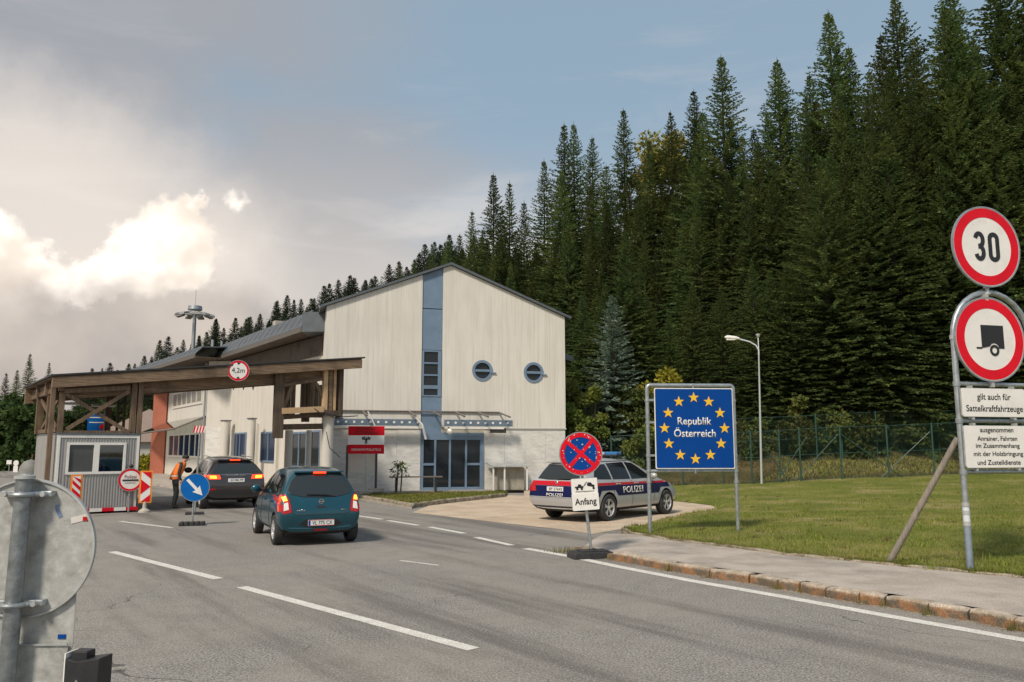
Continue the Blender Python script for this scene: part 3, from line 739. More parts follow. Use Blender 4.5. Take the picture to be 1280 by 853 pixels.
gx, gz = fac(562, 539.5, .9); MB().ball((gx, -.9, gz), .125).build('globe_lamp', lampm, bld, smooth=True)
MB().tube((gx, -.9, gz + .14), (gx, -.5, bzz - .2), .02, 6).build('lamp_arm', M_BLK, bld)
px, pz = fac(620, 538); pl = MB().obox((px - .35, -.3, pz - .13), (.75, 0, 0), (0, .04, 0), (0, 0, .22)).build('name_board', mat('dark_board', (.10, .10, .10), .6, var=.5, vscale=14), bld)

# ================================================================== WING WITH STEPPED FACADE
wing = thing('office_wing', 'long cream office wing stretching back left of the gable, red end wall', 'building')
wd_ = Vector((-.586, .81, 0)).normalized(); wn = Vector((-wd_.y, wd_.x, 0))
B0 = Vector((-8.72, 36.68, 0)); B1 = Vector((-16.9, 48.0, 0)); Bp = Vector((-18.4, 48.3, 0)); C1 = Vector((-24.8, 57.8, 0))
bd = (B1 - B0).normalized(); bn = Vector((-bd.y, bd.x, 0))
cdv = (C1 - Bp).normalized(); cn = Vector((-cdv.y, cdv.x, 0))
def wallw(P, Q, z0, z1, th=.3, m=M_WHITE, name='wall', off=0.0, out=None):
    d = (Q - P).normalized(); n = Vector((-d.y, d.x, 0))
    if n.dot(P) > 0: n = -n
    return MB().obox(P + n * off + Vector((0, 0, z0)), Q - P, -n * th, Vector((0, 0, z1 - z0))).build(name, m, wing)
zwl = 3.15
wallw(B0, B1, 0, 7.1); wallw(B1, Bp, 0, 7.1, name='end_face'); wallw(Bp, C1, 0, 7.1)
wallw(B0, B1, 6.15, 7.08, .05, M_EAVESH, 'eave_shade_band', .05); wallw(Bp, C1, 6.5, 7.08, .05, M_WOODD, 'eave_shade_band', .05)  # dark strips added to paint the shade under the eaves onto the wall
wallw(B1 + (Bp - B1) * .02, B1 + (Bp - B1) * .98, 0, zwl, .05, M_STONE, 'stone_panel', .03)
RN = Vector((-.5, -.87, 0)).normalized()
wallw(C1 + Vector((-.02, -.02, 0)), C1 + Vector((-1.0, .0, 0)), 0, 7.0, .3, M_RED, 'red_end_wall', .15)
MB().obox(C1 + Vector((-1.0, .2, 0)), (-3.2, 10, 0), (.3, .1, 0), (0, 0, 7.0)).build('red_end_wall', M_RED, wing)
MB().tube(Bp + cn * .12 + Vector((0, 0, 0)), Bp + cn * .12 + Vector((0, 0, 7)), .06).build('downpipe', mat('zinc', (.30, .32, .34), .5, .4), wing)
def on(P, n_, u, v): q = onpl(u, v, P, n_); return q
def win(P, d, n, u0, v0, u1, v1, k, frm, fw=.09, gl=M_GLASS, proud=.06, sill=True, mull=None):
    """framed window on a wall plane between pixels (left top) and (right bottom); k lights"""
    if n.dot(P) > 0: n = -n
    a = onpl(u0, (v0 + v1) / 2, P, n); b = onpl(u1, (v0 + v1) / 2, P, n)
    um = (u0 + u1) / 2
    zt_ = onpl(um, v0, P, n).z; zb_ = onpl(um, v1, P, n).z
    if (b - a).dot(d) < 0: a, b = b, a
    a.z = b.z = 0; L = (b - a).length; dd = (b - a).normalized(); H = zt_ - zb_
    m = MB(); O = a + n * proud + Vector((0, 0, zb_)); Z = Vector((0, 0, 1)); t = -n * (proud + .05)
    m.obox(O, dd * L, t, Z * fw); m.obox(O + Z * (H - fw), dd * L, t, Z * fw)
    for i in range(k + 1):
        x = (L - fw) * i / k; m.obox(O + dd * x + Z * fw, dd * fw, t, Z * (H - 2 * fw))
    f = m.build('window', frm, wing)
    for i in range(k):
        x = (L - fw) * i / k + fw; wv = (L - fw) / k - fw
        MB().obox(O + dd * x + Z * fw - n * (proud - .02), dd * wv, -n * .015, Z * (H - 2 * fw)).build('pane', gl, f)
    return f
M_WFR = mat('white_window_frame', (.66, .62, .56), .5)
M_BGL = mat('blue_tinted_glass', (.02, .035, .075), .08, 0, .12); M_GGL = glass('grey_blind_glass', (.22, .21, .185), .3)
win(Bp, cdv, cn, 217, 487, 253.5, 508, 6, M_WFR, .16, M_GGL)
win(Bp, cdv, cn, 211.5, 541.5, 252.5, 572.5, 6, M_WFR, .14, M_BGL)
win(B0, bd, bn, 293, 541, 308, 575, 2, M_BLUEF, .09, M_BGL); win(B0, bd, bn, 326.5, 540, 345.6, 578, 2, M_BLUEF, .09, M_BGL)
win(B0, bd, bn, 365, 540, 384, 585, 2, M_BLUEF, .09, M_GLASS); win(B0, bd, bn, 389, 538, 401, 586, 1, M_BLUEF, .09, M_GLASS)
for u in (292.5, 305, 317):
    q = onpl(u, 480, B0, bn); z1 = onpl(u, 486.5, B0, bn).z
    m = MB(); O = q.copy(); O.z = 0; n_ = -bn if bn.dot(B0) > 0 else bn
    a = O - bd * .16 + n_ * .04; 
    v = [a + Vector((0, 0, z1 + 1.5)), a + bd * .32 + Vector((0, 0, z1 + 1.5)), a + bd * .32 + Vector((0, 0, z1 + .2)), a + bd * .16 + Vector((0, 0, z1 - .05)), a + Vector((0, 0, z1 + .2))]
    v2 = [x - n_ * .06 for x in v]
    m.add(v + v2, [(0, 1, 2, 3, 4), (9, 8, 7, 6, 5)] + [(i, i + 5, (i + 1) % 5 + 5, (i + 1) % 5) for i in range(5)]); m.build('pointed_window', M_BGL, wing)
for u in (322, 347.5): 
    q = onpl(u, 560, B0, bn); q.z = 0; n_ = -bn if bn.dot(B0) > 0 else bn
    MB().obox(q + n_ * .14 - bd * .12, bd * .24, -n_ * .14, (0, 0, 3.2)).build('pilaster', M_WHITE, wing)
# eaves, soffits and standing-seam roofs
def wroof(A, Bq, Z, inner, rise, m_=M_ROOF):
    d = (Bq - A).normalized(); n = Vector((-d.y, d.x, 0)); n = n if n.dot(A) < 0 else -n   # towards the camera
    up = Vector((0, 0, 1))
    MB().obox(A + up * Z, Bq - A, -n * 1.4, up * .05).build('soffit', M_WOODD, wing)
    MB().obox(A + n * .05 + up * (Z - .03), Bq - A, -n * .05, up * .2).build('fascia', mat('fascia_brown', (.13, .115, .10), .6), wing)
    r = MB().obox(A + n * .02 + up * (Z + .17), Bq - A, -n * inner + up * rise, up * .06).build('roof', m_, wing)
    MB().obox(A - n * (inner - .05) + up * (Z + rise + .1), Bq - A, -n * 7 + up * .5, up * .06).build('roof', m_, wing)
    L = (Bq - A).length; k = int(L / .9)
    for i in range(k + 1): MB().obox(A + d * (L * i / k - .02) + n * .0 + up * (Z + .23), d * .04, -n * (inner - .1) + up * (rise - .03), up * .05).build('roof_seam', mat('seam_metal', (.23, .25, .27), .45, .4), r)
    return d, n
E0 = dep(377, 415, 36.0); E1 = dep(267, 452, 48.4); zE_ = 7.2
E0.z = E1.z = 0
wroof(E0 , E1, 7.15, .55, .80)
F0 = dep(243, 447, 46.0); F1 = dep(194, 462, 53.0); F0.z = F1.z = 0; F1 = F1 + (F1 - F0)
wroof(F0 + (F0 - F1).normalized() * 0.2, F1, 7.08, .5, .50)
MB().obox(E0 + Vector((0, 0, 7.13)), Vector((1.7, -.1, 0)), Vector((0, 2.4, 0)), Vector((0, 0, .9))).build('eave_return', M_ROOF, wing)
q = dep(350, 402, 46); MB().box((q.x, 46, q.z - .5), (.7, .5, 1.0), .6).build('chimney', M_CONC, wing)
q = dep(266, 425, 52); MB().tube((q.x, 52, q.z - 1.5), q, .1).tube((q.x + .6, 52, q.z - 1.5), (q.x + .6, 52, q.z - .1), .08).build('vent_pipe', M_GALV, wing)
# sloped glass awning on the wing
n_ = cn if cn.dot(Bp) < 0 else -cn
a0 = Bp + n_ * .05 + Vector((0, 0, 3.75)); a1 = C1 + n_ * .05 + Vector((0, 0, 3.65))
aw = MB().tube(a0, a1, .05).tube(a0 + n_ * 1.7 + Vector((0, 0, -.75)), a1 + n_ * 1.7 + Vector((0, 0, -.75)), .06)
for i in range(8):
    p = a0.lerp(a1, i / 7); aw.tube(p, p + n_ * 1.7 + Vector((0, 0, -.75)), .035, 6)
aw = aw.build('awning_frame', mat('brown_steel'), wing)
MB().obox(a0 + Vector((0, 0, .04)), a1 - a0, n_ * 1.7 + Vector((0, 0, -.75)), (0, 0, .02)).build('awning_glass', M_CLEAR, aw)
# round columns in front of the wing
def column(u, v0, Y, r, lab, cap=True, m=M_WHITE):
    q = dep(u, v0, Y)
    t = thing('round_column', lab, 'column', (q.x, Y, 0), group='round columns before the wing')
    MB().lathe([(r, 0), (r, q.z)], (0, 0, 0), 24).lathe([(.001, q.z), (r, q.z)], (0, 0, 0), 24).build('shaft', m, t, smooth=True)
    if cap: MB().lathe([(.001, q.z + .07), (r + .05, q.z + .05), (r + .05, q.z + .001), (.001, q.z + .001)], (0, 0, 0), 24).build('cap', M_ROOF, t, smooth=True)
column(282.5, 526.5, 46.8, .27, 'round cream column at the corner where the glass awning ends')
column(315, 524, 42.2, .21, 'round column with dark cap between the two wing windows')
column(361.5, 538, 31.5, .15, 'slim cream column under the dark end of the timber canopy', False)
column(386.5, 538, 32.2, .10, 'thin cream column right of the slim one, behind the teal car', False)
# far small house between booth and red wall
hs = thing('far_house', 'small low house with pinkish gable roof glimpsed beside the red wall', 'house', (-38, 84, 0), .5)
MB().obox((-6, 0, 0), (12, 0, 0), (0, 8, 0), (0, 0, 2.6)).build('wall', M_WHITE, hs)
MB().prism([(-6.4, 2.5), (6.4, 2.5), (0, 5.9)], -.4, 8.4).build('roof', mat('pink_roof', (.55, .42, .36), .8, var=.1), hs)
MB().obox((1, -.5, .3), (6, 0, 0), (0, .1, 0), (0, 0, 2.2)).build('blue_shutter', M_BGL, hs)

# ================================================================== TIMBER CANOPY OVER THE LANE
F = Vector((-13.16, 23.0, 0)); CA = math.atan2(.61, .79); cc = Vector((math.cos(CA), math.sin(CA), 0)); cb_ = Vector((-cc.y, cc.x, 0))
def loc(q): q = Vector(q) - F; return Vector((q.dot(cc), q.dot(cb_), q.z))
def fr_(u, v, y=0.0): return loc(onpl(u, v, F + cb_ * y, -cb_))
can = thing('timber_canopy', 'weathered timber shed roof spanning the checkpoint lane over the booth', 'canopy', F, CA)
pL = fr_(65, 471); pR = fr_(450, 449)
rz_ = lambda x: lerp(pL.z, pR.z, (x - pL.x) / (pR.x - pL.x))
U = Vector((0, 0, 1)); RD = 5.7
sl_ = Vector((pR.x - pL.x, 0, pR.z - pL.z))
MB().obox(pL + Vector((-.05, -.22, 0)), sl_ + Vector((.15, 0, .02)), (0, RD + .4, 0), U * .05).build('roof_sheet', mat('dark_roof_felt', (.035, .035, .037), .7), can)
nb = 14
for i in range(nb):
    m = MB(); y = -.15 + (RD + .2) * i / nb; m.obox(pL + Vector((0, y, -.035)), sl_, (0, (RD + .2) / nb - .012, 0), U * .03); m.build('ceiling_board', M_WOODH, can)
def beam(y, x0, x1, top, h, w=.16, m=M_WOODH, name='beam'):
    a = Vector((x0, y, rz_(x0) - top - h)); b = Vector((x1, y, rz_(x1) - top - h))
    MB().obox(a, b - a, (0, w, 0), U * h).build(name, m, can, bevel=.008)
beam(-.19, pL.x, pR.x, .04, .30, .12)
beam(.25, pL.x + .1, pR.x - 1.2, .06, .62, .2)
for y in (1.9, 3.7): beam(y, pL.x + .1, pR.x - .6, .06, .35, .16)
beam(RD - .1, pL.x, pR.x - .2, .04, .5, .14)
for x in (.1,): MB().obox((x, -.1, rz_(x) - .42), (.14, 0, 0), (0, RD, 0), U * .3).build('beam', M_WOOD, can)
def post(u0, u1, y, z0, z1=None, th=.16, m=M_WOOD, name='post', v=520):
    x0 = fr_(u0, v, y).x; x1 = fr_(u1, v, y).x
    MB().obox((x0, y, z0), (x1 - x0, 0, 0), (0, th, 0), U * ((z1 if z1 else rz_((x0 + x1) / 2) - .1) - z0)).build(name, m, can, bevel=.01)
BT = 2.27
post(62, 68, .06, 0); post(72.5, 80, .06, BT + .02); post(163, 170, .06, BT + .02); post(171.5, 178, .06, 0)
yb = RD - .3
MB().obox((.06, 3.75, BT + .07), (.2, 0, 0), (0, .2, 0), U * (rz_(.15) - BT - .4)).build('post', M_WOOD, can); MB().obox((2.4, yb, 0), (.2, 0, 0), (0, .2, 0), U * (rz_(2.5) - .3)).build('post', M_WOOD, can)
MB().obox((.1, 1.9, BT + .07), (.14, 0, 0), (0, .14, 0), U * (rz_(.1) - BT - .45)).build('post', M_WOOD, can)
def bar(p, q, w, h=.05, m=M_WOOD, name='brace'):
    p, q = Vector(p), Vector(q); d = (q - p).normalized(); n = Vector((0, 1, 0)); s = d.cross(n).normalized()
    if s.length < .5: s = Vector((1, 0, 0))
    MB().obox(p - s * w / 2, q - p, s * w, n * h).build(name, m, can)
for y, wv in ((.0, .11), (3.8, .12)):
    bar(fr_(83, 537, y), fr_(162, 489, y), wv); bar(fr_(83, 492, y) + Vector((0, .06, 0)), fr_(160, 540, y) + Vector((0, .06, 0)), wv)
    bar(fr_(80, 541, y), fr_(163, 541, y), .12, .08); bar(fr_(80, 489, y), fr_(163, 485, y), .13, .08)
x = .14
MB().obox((x, .2, BT + .1), (.05, 0, 0), (0, 3.5, 1.0), U * .12).build('brace', M_WOOD, can); MB().obox((x + .06, .2, BT + 1.15), (.05, 0, 0), (0, 3.5, -1.0), U * .12).build('brace', M_WOOD, can)
MB().obox((x, .2, BT + .08), (.1, 0, 0), (0, 3.6, 0), U * .12).build('beam', M_WOOD, can)
for u in (132, 146, 154): post(u, u + 3, 3.4, BT + .0, th=.1, m=M_WOODD, name='board')
# right-hand tower
zc = fr_(413, 518).z
xc = fr_(414, 560).x; rcol = (fr_(420.5, 560).x - fr_(407, 560).x) / 2
MB().lathe([(rcol, 0), (rcol, zc)], (xc, .35, 0), 24).lathe([(.001, zc), (rcol + .02, zc)], (xc, .35, 0), 24).build('concrete_pier', M_WHITE, can, smooth=True)
post(342.5, 355, .05, fr_(348, 548).z, th=.12, m=M_WOODD); post(355, 358, .4, fr_(348, 518).z, th=.14, m=M_WOODD)
post(403.5, 409, .06, zc + .02, m=M_WOODL); post(410, 415, .1, zc + .1, m=M_WOODH); post(416, 419.5, .12, zc + .1, m=M_WOODL); post(423.5, 428.5, .1, zc - .1, th=.3, m=M_WOODD)
MB().obox((fr_(405, 516).x, .02, zc - .06), (fr_(428, 516).x - fr_(405, 516).x, 0, 0), (0, .5, 0), U * .2).build('beam', M_WOODD, can)
bar(fr_(353, 514), fr_(405, 511.5), .2, .14, M_WOODL, 'beam'); bar(fr_(352, 522, .2), fr_(404, 519, .2), .12, .12, M_WOODD, 'beam'); bar(fr_(354, 534, .3), fr_(405, 533, .3), .2, .12, M_WOODD, 'beam')
bar(fr_(354, 513, .15), fr_(367, 477, .15), .12); bar(fr_(404, 497, .15), fr_(393, 474, .15), .1); bar(fr_(355, 482, .1), fr_(405, 474, .1), .1, .08)
for u in (378, 383): post(u, u + 4, 2.6, zc - .2, th=.12, m=M_WOODD)
for x in (fr_(418, 520).x,):
    MB().obox((x - .08, yb, zc - .3), (.2, 0, 0), (0, .2, 0), U * (rz_(x) - zc - .1)).build('post', M_WOODD, can)
    MB().obox((x - .05, .3, zc - .05), (.12, 0, 0), (0, yb - .3, 0), U * .16).build('beam', M_WOODD, can)
xa, xb = fr_(352, 500, 4.6).x, fr_(404, 500, 4.6).x
for i in range(9):
    if i != 3: MB().obox((lerp(xa, xb, i / 9), 4.6, zc + .05), ((xb - xa) / 9 - .015, 0, 0), (0, .03, 0), U * (rz_(xa) - zc - .45 - .05 * (i % 3))).build('wall_board', M_WOODD if i % 2 else M_WOOD, can)
wires = MB()
a = fr_(407, 517, -.1); 
for k, (du, dv) in enumerate(((-14, -6), (-10, -2), (-16, 4), (22, 6), (40, 3))):
    b = fr_(407 + du, 517 + dv, -.2); mid = (a + b) / 2 + Vector((0, -.05, -.08)); wires.path([a, mid, b], .018, 5)
wires.path([fr_(408, 540, -.1), fr_(412, 560, -.1), fr_(425, 572, -.1)], .015, 5)
wires.build('loose_cable', M_BLK, can)
# 4,2 m clearance sign on the fascia
def sign_disc(parent, cx, cz, r, face, ring_m=None, rw=.16, y=0.0, th=.02, n=56, lip=True):
    f = MB().prism(circ(cx, cz, r, n), y, y + th).build('sign_face', face, parent)
    if ring_m: MB().ring(cx, cz, r * .985, r * (1 - rw), y - .004, y + .002, n).build('red_ring', ring_m, parent)
    if lip: MB().ring(cx, cz, r * 1.0, r * 1.035, y - .006, y + th + .008, n).build('sign_rim', M_GALV, parent)
    return f
q = fr_(298, 463.5, -.26); P = F + cc * q.x + cb_ * q.y
hsn = thing('height_limit_sign', 'round red-ringed 4,2m height sign fixed to the canopy beam', 'road sign', (P.x, P.y, q.z), CA - .25)
r_ = 12.8 / 1000 * 26.2
sign_disc(hsn, 0, 0, r_, M_SIGNW, M_SIGNR, .2)
text('4,2m', -.005, 0, r_ * 1.2, r_ * .55, M_BLACK, hsn, y=-.003, bold=0)
MB().add([(-.06, -.006, r_ * .78), (.06, -.006, r_ * .78), (0, -.006, r_ * .55)], [(0, 1, 2)]).add([(-.06, -.006, -r_ * .78), (.06, -.006, -r_ * .78), (0, -.006, -r_ * .55)], [(0, 1, 2)]).build('arrowhead', M_BLACK, hsn)
MB().box((0, .08, 0), (.05, .14, .3)).build('bracket', M_GALV, hsn)

# ================================================================== BOOTH
x0 = fr_(68.5, 600, -.02).x; x1 = fr_(170.5, 600, -.02).x; BW = x1 - x0; BD = 4.1
O = F + cc * x0 + cb_ * -.06
bo = thing('checkpoint_booth', 'white corrugated metal booth with two windows under the timber canopy', 'booth', O, CA)
M_CORR = mat('corrugated_metal', (.40, .39, .375), .45, .3, var=.08, vscale=2, dark=(.36, .34, .31), damt=.4, dscale=1.2, stretch=(1, 1, .3))
def bpx(u, v): q = loc(onpl(u, v, O, -cb_)); return q.x - x0, q.z
wL, wB = bpx(81, 593.5); wR, wT = bpx(158, 553.5)
def corr(x0, x1, z0, z1, side=False):
    n = max(2, round((x1 - x0) / .075)); pts = []
    for i in range(n):
        a = x0 + (x1 - x0) * i / n; w_ = (x1 - x0) / n
        pts += [(a, 0), (a + w_ * .35, 0), (a + w_ * .5, -.022), (a + w_ * .85, -.022)]
    pts.append((x1, 0))
    v = [(x, y, z0) for x, y in pts] + [(x, y, z1) for x, y in pts]; k = len(pts)
    if side: v = [(y, x, z) for x, y, z in v]
    return v, [(i, i + 1, i + 1 + k, i + k) for i in range(k - 1)]
m = MB(); Z0 = .12
for a in ((0.05, wL, Z0, BT), (wR, BW - .05, Z0, BT), (wL, wR, Z0, wB), (wL, wR, wT, BT)): m.add(*corr(*a))
m.add(*corr(.05, BD, Z0, BT, True))
m.obox((BW - .03, .02, Z0), (.03, 0, 0), (0, BD, 0), (0, 0, BT - Z0)).obox((0.03, BD, Z0), (BW - .06, 0, 0), (0, .03, 0), (0, 0, BT - Z0))
m.build('corrugated_wall', M_CORR, bo)
m = MB()
for x in (-.01, BW - .06): m.obox((x, -.04, .08), (.07, 0, 0), (0, .09, 0), (0, 0, BT - .08))
m.obox((.06, -.035, BT - .08), (BW - .12, 0, 0), (0, .08, 0), (0, 0, .08)).build('corner_trim', M_SIGNW, bo)
MB().obox((-.02, -.05, BT), (BW + .04, 0, 0), (0, BD + .1, 0), (0, 0, .06)).build('roof', M_ROOF, bo)
MB().obox((.02, .02, .05), (BW - .04, 0, 0), (0, BD, 0), (0, 0, .08)).build('floor', M_BLK, bo)
fw = .07
f = MB(); mx = (bpx(117.5, 570)[0] + bpx(123, 570)[0]) / 2; mw = .15
f.obox((wL, -.05, wB), (wR - wL, 0, 0), (0, .1, 0), (0, 0, fw)).obox((wL, -.05, wT - fw), (wR - wL, 0, 0), (0, .1, 0), (0, 0, fw))
f.obox((wL, -.05, wB + fw), (fw, 0, 0), (0, .1, 0), (0, 0, wT - wB - 2 * fw)).obox((wR - fw, -.05, wB + fw), (fw, 0, 0), (0, .1, 0), (0, 0, wT - wB - 2 * fw)).obox((mx - mw / 2, -.05, wB + fw), (mw, 0, 0), (0, .1, 0), (0, 0, wT - wB - 2 * fw))
wf = f.build('window', M_SIGNW, bo)
MB().obox((wL + fw, .0, wB + fw), (mx - mw / 2 - wL - fw, 0, 0), (0, .012, 0), (0, 0, wT - wB - 2 * fw)).build('pane', glass('grey_glass', (.085, .09, .09)), wf)
MB().obox((mx + mw / 2, .0, wB + fw), (wR - fw - mx - mw / 2, 0, 0), (0, .012, 0), (0, 0, wT - wB - 2 * fw)).build('pane', M_CLEAR, wf)
MB().obox((mx + mw / 2 + .02, .05, wT - fw - .23), (wR - fw - mx - mw / 2 - .04, 0, 0), (0, .01, 0), (0, 0, .23)).build('roller_blind', mat('blind', (.33, .34, .30), .8), bo)
m = MB(); nseg = 7; sw = (BW + .1) / nseg
for i in range(nseg):
    m.mat(i % 2); m.obox((-.05 + i * sw, -.1, .06), (sw, 0, 0), (0, .03, 0), (0, 0, .10))
m.build('striped_bar', [M_SIGNR, M_SIGNW], bo)
cl = MB().box((wL * .0 + (mx + wR) / 2 - .1, 1.5, 1.4), (.55, .3, .9)).build('cupboard', mat('grey_cupboard', (.22, .19, .17), .7), bo, bevel=.02)
# ================================================================== CARS
def evald(o):
    dg = bpy.context.evaluated_depsgraph_get(); dg.update()
    return bpy.data.meshes.new_from_object(o.evaluated_get(dg))
M_WELL = mat('wheel_well_black', (.008, .008, .009), .9)
class Car:
    def __init__(s, name, label, loc, heading, rings, paint, wheels, sc=1.0, cols=None):
        s.t = thing(name, label, 'car', loc, heading); s.t.scale = (sc, sc, sc)
        # rings: list of 8 (x, y, z) half-section points, rear to front
        v = []; idx = []
        for r in rings:
            row = []
            for k, p in enumerate(r):
                row.append(len(v)); v.append(p)
            for k in range(len(r) - 2, 0, -1):
                p = r[k]; row.append(len(v)); v.append((-p[0], p[1], p[2]))
            idx.append(row)
        n = len(idx[0]); f = []
        for a, b in zip(idx, idx[1:]):
            for k in range(n): f.append((a[k], a[(k + 1) % n], b[(k + 1) % n], b[k]))
        H = len(rings[0]) - 1
        cr = []
        for row, sg, bul in ((idx[0], -1, .045), (idx[-1], 1, .06)):
            mids = {}
            for k in range(1, H):
                p = v[row[k]]; mids[k] = len(v); v.append((0, p[1] + sg * bul, p[2]))
            mids[0] = row[0]; mids[H] = row[H]
            L = lambda k: row[n - k]
            for k in range(1, H - 1):
                f.append((row[k], row[k + 1], mids[k + 1], mids[k])); f.append((mids[k], mids[k + 1], L(k + 1), L(k)))
            f += [(row[0], row[1], mids[1]), (row[0], mids[1], L(1)), (row[H - 1], row[H], mids[H - 1]), (mids[H - 1], row[H], L(H - 1))]
            cr.append(row)
        me = bpy.data.meshes.new('c'); me.from_pydata(v, [], f)
        bm = bmesh.new(); bm.from_mesh(me); bmesh.ops.recalc_face_normals(bm, faces=bm.faces[:])
        cl = bm.edges.layers.float.new('crease_edge'); bm.verts.ensure_lookup_table()
        for row in cr:
            for k in range(n):
                e = bm.edges.get((bm.verts[row[k]], bm.verts[row[(k + 1) % n]]))
                if e: e[cl] = .45
        bl = 4
        for a, b in zip(idx, idx[1:]):
            for k in (bl, n - bl):
                e = bm.edges.get((bm.verts[a[k]], bm.verts[b[k]]))
                if e: e[cl] = .35
        bm.to_mesh(me); bm.free()
        o = bpy.data.objects.new('c', me); C.objects.link(o); md = o.modifiers.new('s', 'SUBSURF'); md.levels = 3; md.render_levels = 3
        m2 = evald(o); o.modifiers.clear(); o.data = m2
        s.bvh = BVHTree.FromPolygons([x.co.copy() for x in m2.vertices], [tuple(p.vertices) for p in m2.polygons])
        # wheel arches
        cu = MB()
        s.wheels = wheels
        for (wy, r) in wheels['pos']:
            for sx in (-1, 1):
                cu.lathe([(.001, -.2), (r + .045, -.2), (r + .045, .25), (.001, .25)], (sx * (wheels['track'] / 2 + (0 if sx > 0 else -.05)), wy, r + .01), 28, 'x')
        c = cu.build('cut', M_WELL)
        bo_ = o.modifiers.new('b', 'BOOLEAN'); bo_.object = c; bo_.operation = 'DIFFERENCE'; bo_.solver = 'EXACT'
        m3 = evald(o); bpy.data.objects.remove(o); bpy.data.objects.remove(c)
        m3.materials.clear(); m3.materials.append(paint if not cols else cols[0]); 
        for mm in (cols[1:] if cols else []): m3.materials.append(mm)
        m3.materials.append(M_WELL); last = len(m3.materials) - 1
        mi = []
        for p in m3.polygons:
            k = 0; ce = p.center
            for (wy, r) in wheels['pos']:
                dy, dz = ce.y - wy, ce.z - r - .01; d = math.hypot(dy, dz)
                if d < r + .047 and (abs(p.normal.x) < .5 and (p.normal.y * dy + p.normal.z * dz) < -.3 * d or d < r + .03 and abs(ce.x) < wheels['track'] / 2 - .1): k = last
            if p.normal.z < -.6 and ce.z < .5: k = last
            mi.append(k)
        m3.polygons.foreach_set('material_index', mi)
        m3.polygons.foreach_set('use_smooth', [True] * len(m3.polygons)); m3.set_sharp_from_angle(angle=R(40)); m3.name = 'body'
        s.body = link(bpy.data.objects.new('body', m3), s.t)
    def cast(s, side, a, b):
        if side == 'rear': o, d = Vector((a, -6, b)), Vector((0, 1, 0))
        elif side == 'front': o, d = Vector((a, 8, b)), Vector((0, -1, 0))
        elif side == 'top': o, d = Vector((a, b, 4)), Vector((0, 0, -1))
        else: sx = 1 if side == 'right' else -1; o, d = Vector((sx * 3, a, b)), Vector((-sx, 0, 0))
        h = s.bvh.ray_cast(o, d)
        return (h[0], h[1]) if h[0] is not None else (None, None)
    def decal(s, side, poly, m, name, off=.006, step=.06, parent=None, skirt=.03, smooth=True):
        """a panel following the body: outline poly in (x,z) / (y,z) / (x,y)"""
        bm = bmesh.new(); bm.faces.new([bm.verts.new((p[0], p[1], 0)) for p in poly])
        for ax in (0, 1):
            lo = min(p[ax] for p in poly); hi = max(p[ax] for p in poly); k = math.floor(lo / step) + 1
            while k * step < hi:
                co = [0, 0, 0]; co[ax] = k * step; no = [0, 0, 0]; no[ax] = 1
                bmesh.ops.bisect_plane(bm, geom=bm.verts[:] + bm.edges[:] + bm.faces[:], plane_co=co, plane_no=no, dist=1e-5); k += 1
        bmesh.ops.triangulate(bm, faces=bm.faces[:])
        norm = {}
        cenx = sum(p[0] for p in poly) / len(poly); ceny = sum(p[1] for p in poly) / len(poly)
        for v in bm.verts:
            x, y = v.co.x, v.co.y; q = None
            for t in (0, .03, .06, .1, .15, .25, .4):
                q, nn_ = s.cast(side, lerp(x, cenx, t), lerp(y, ceny, t))
                if q is not None: break
            if q is None: q = Vector((0, 0, .5)); nn_ = Vector((0, 0, 1))
            v.co = q + nn_ * off; norm[v] = nn_
        be = [e for e in bm.edges if len(e.link_faces) == 1]
        if skirt:
            r = bmesh.ops.extrude_edge_only(bm, edges=be); nv = [g for g in r['geom'] if isinstance(g, bmesh.types.BMVert)]
            old = list(norm.items())
            for v in nv:
                b = min(old, key=lambda kv: (kv[0].co - v.co).length_squared); v.co = v.co - b[1] * (off + skirt)
        bmesh.ops.recalc_face_normals(bm, faces=bm.faces[:])
        me = bpy.data.meshes.new(name); bm.to_mesh(me); bm.free(); me.materials.append(m)
        # outward check
        c0 = me.polygons[0]; d = {'rear': (0, -1, 0), 'front': (0, 1, 0), 'top': (0, 0, 1), 'right': (1, 0, 0), 'left': (-1, 0, 0)}[side]
        if c0.normal.dot(Vector(d)) < 0: me.flip_normals()
        me.polygons.foreach_set('use_smooth', [True] * len(me.polygons)); me.set_sharp_from_angle(angle=R(40))
        return link(bpy.data.objects.new(name, me), parent or s.t)
    def line(s, side, pts, m, name, w=.012, off=.002, closed=False):
        """a shut line or strip along the body"""
        P = []
        for a, b in zip(pts, pts[1:] + ([pts[0]] if closed else [])):
            L = math.dist(a, b); n = max(1, int(L / .08))
            for i in range(n): P.append((lerp(a[0], b[0], i / n), lerp(a[1], b[1], i / n)))
        P.append(pts[0] if closed else pts[-1])
        Q = [s.cast(side, *p)[0] for p in P]; Q = [q for q in Q if q is not None]
        if len(Q) > 1: return MB().path(Q, w, 6).build(name, m, s.t)
    def text(s, side, st, ca, cb, w, h, m, parent=None, bold=.02):
        q, n = s.cast(side, ca, cb)
        if side == 'rear': x = Vector((1, 0, 0))
        elif side == 'right': x = Vector((0, 1, 0))
        else: x = Vector((0, -1, 0))
        y = -n; x = (x - y * x.dot(y)).normalized(); z = x.cross(y).normalized()
        # tilt the letters to follow the body between their two ends
        M = Matrix(((x.x, y.x, z.x, q.x), (x.y, y.y, z.y, q.y), (x.z, y.z, z.z, q.z), (0, 0, 0, 1)))
        return text(st, 0, 0, w, h, m, parent or s.t, y=-.012, bold=bold, M=M)
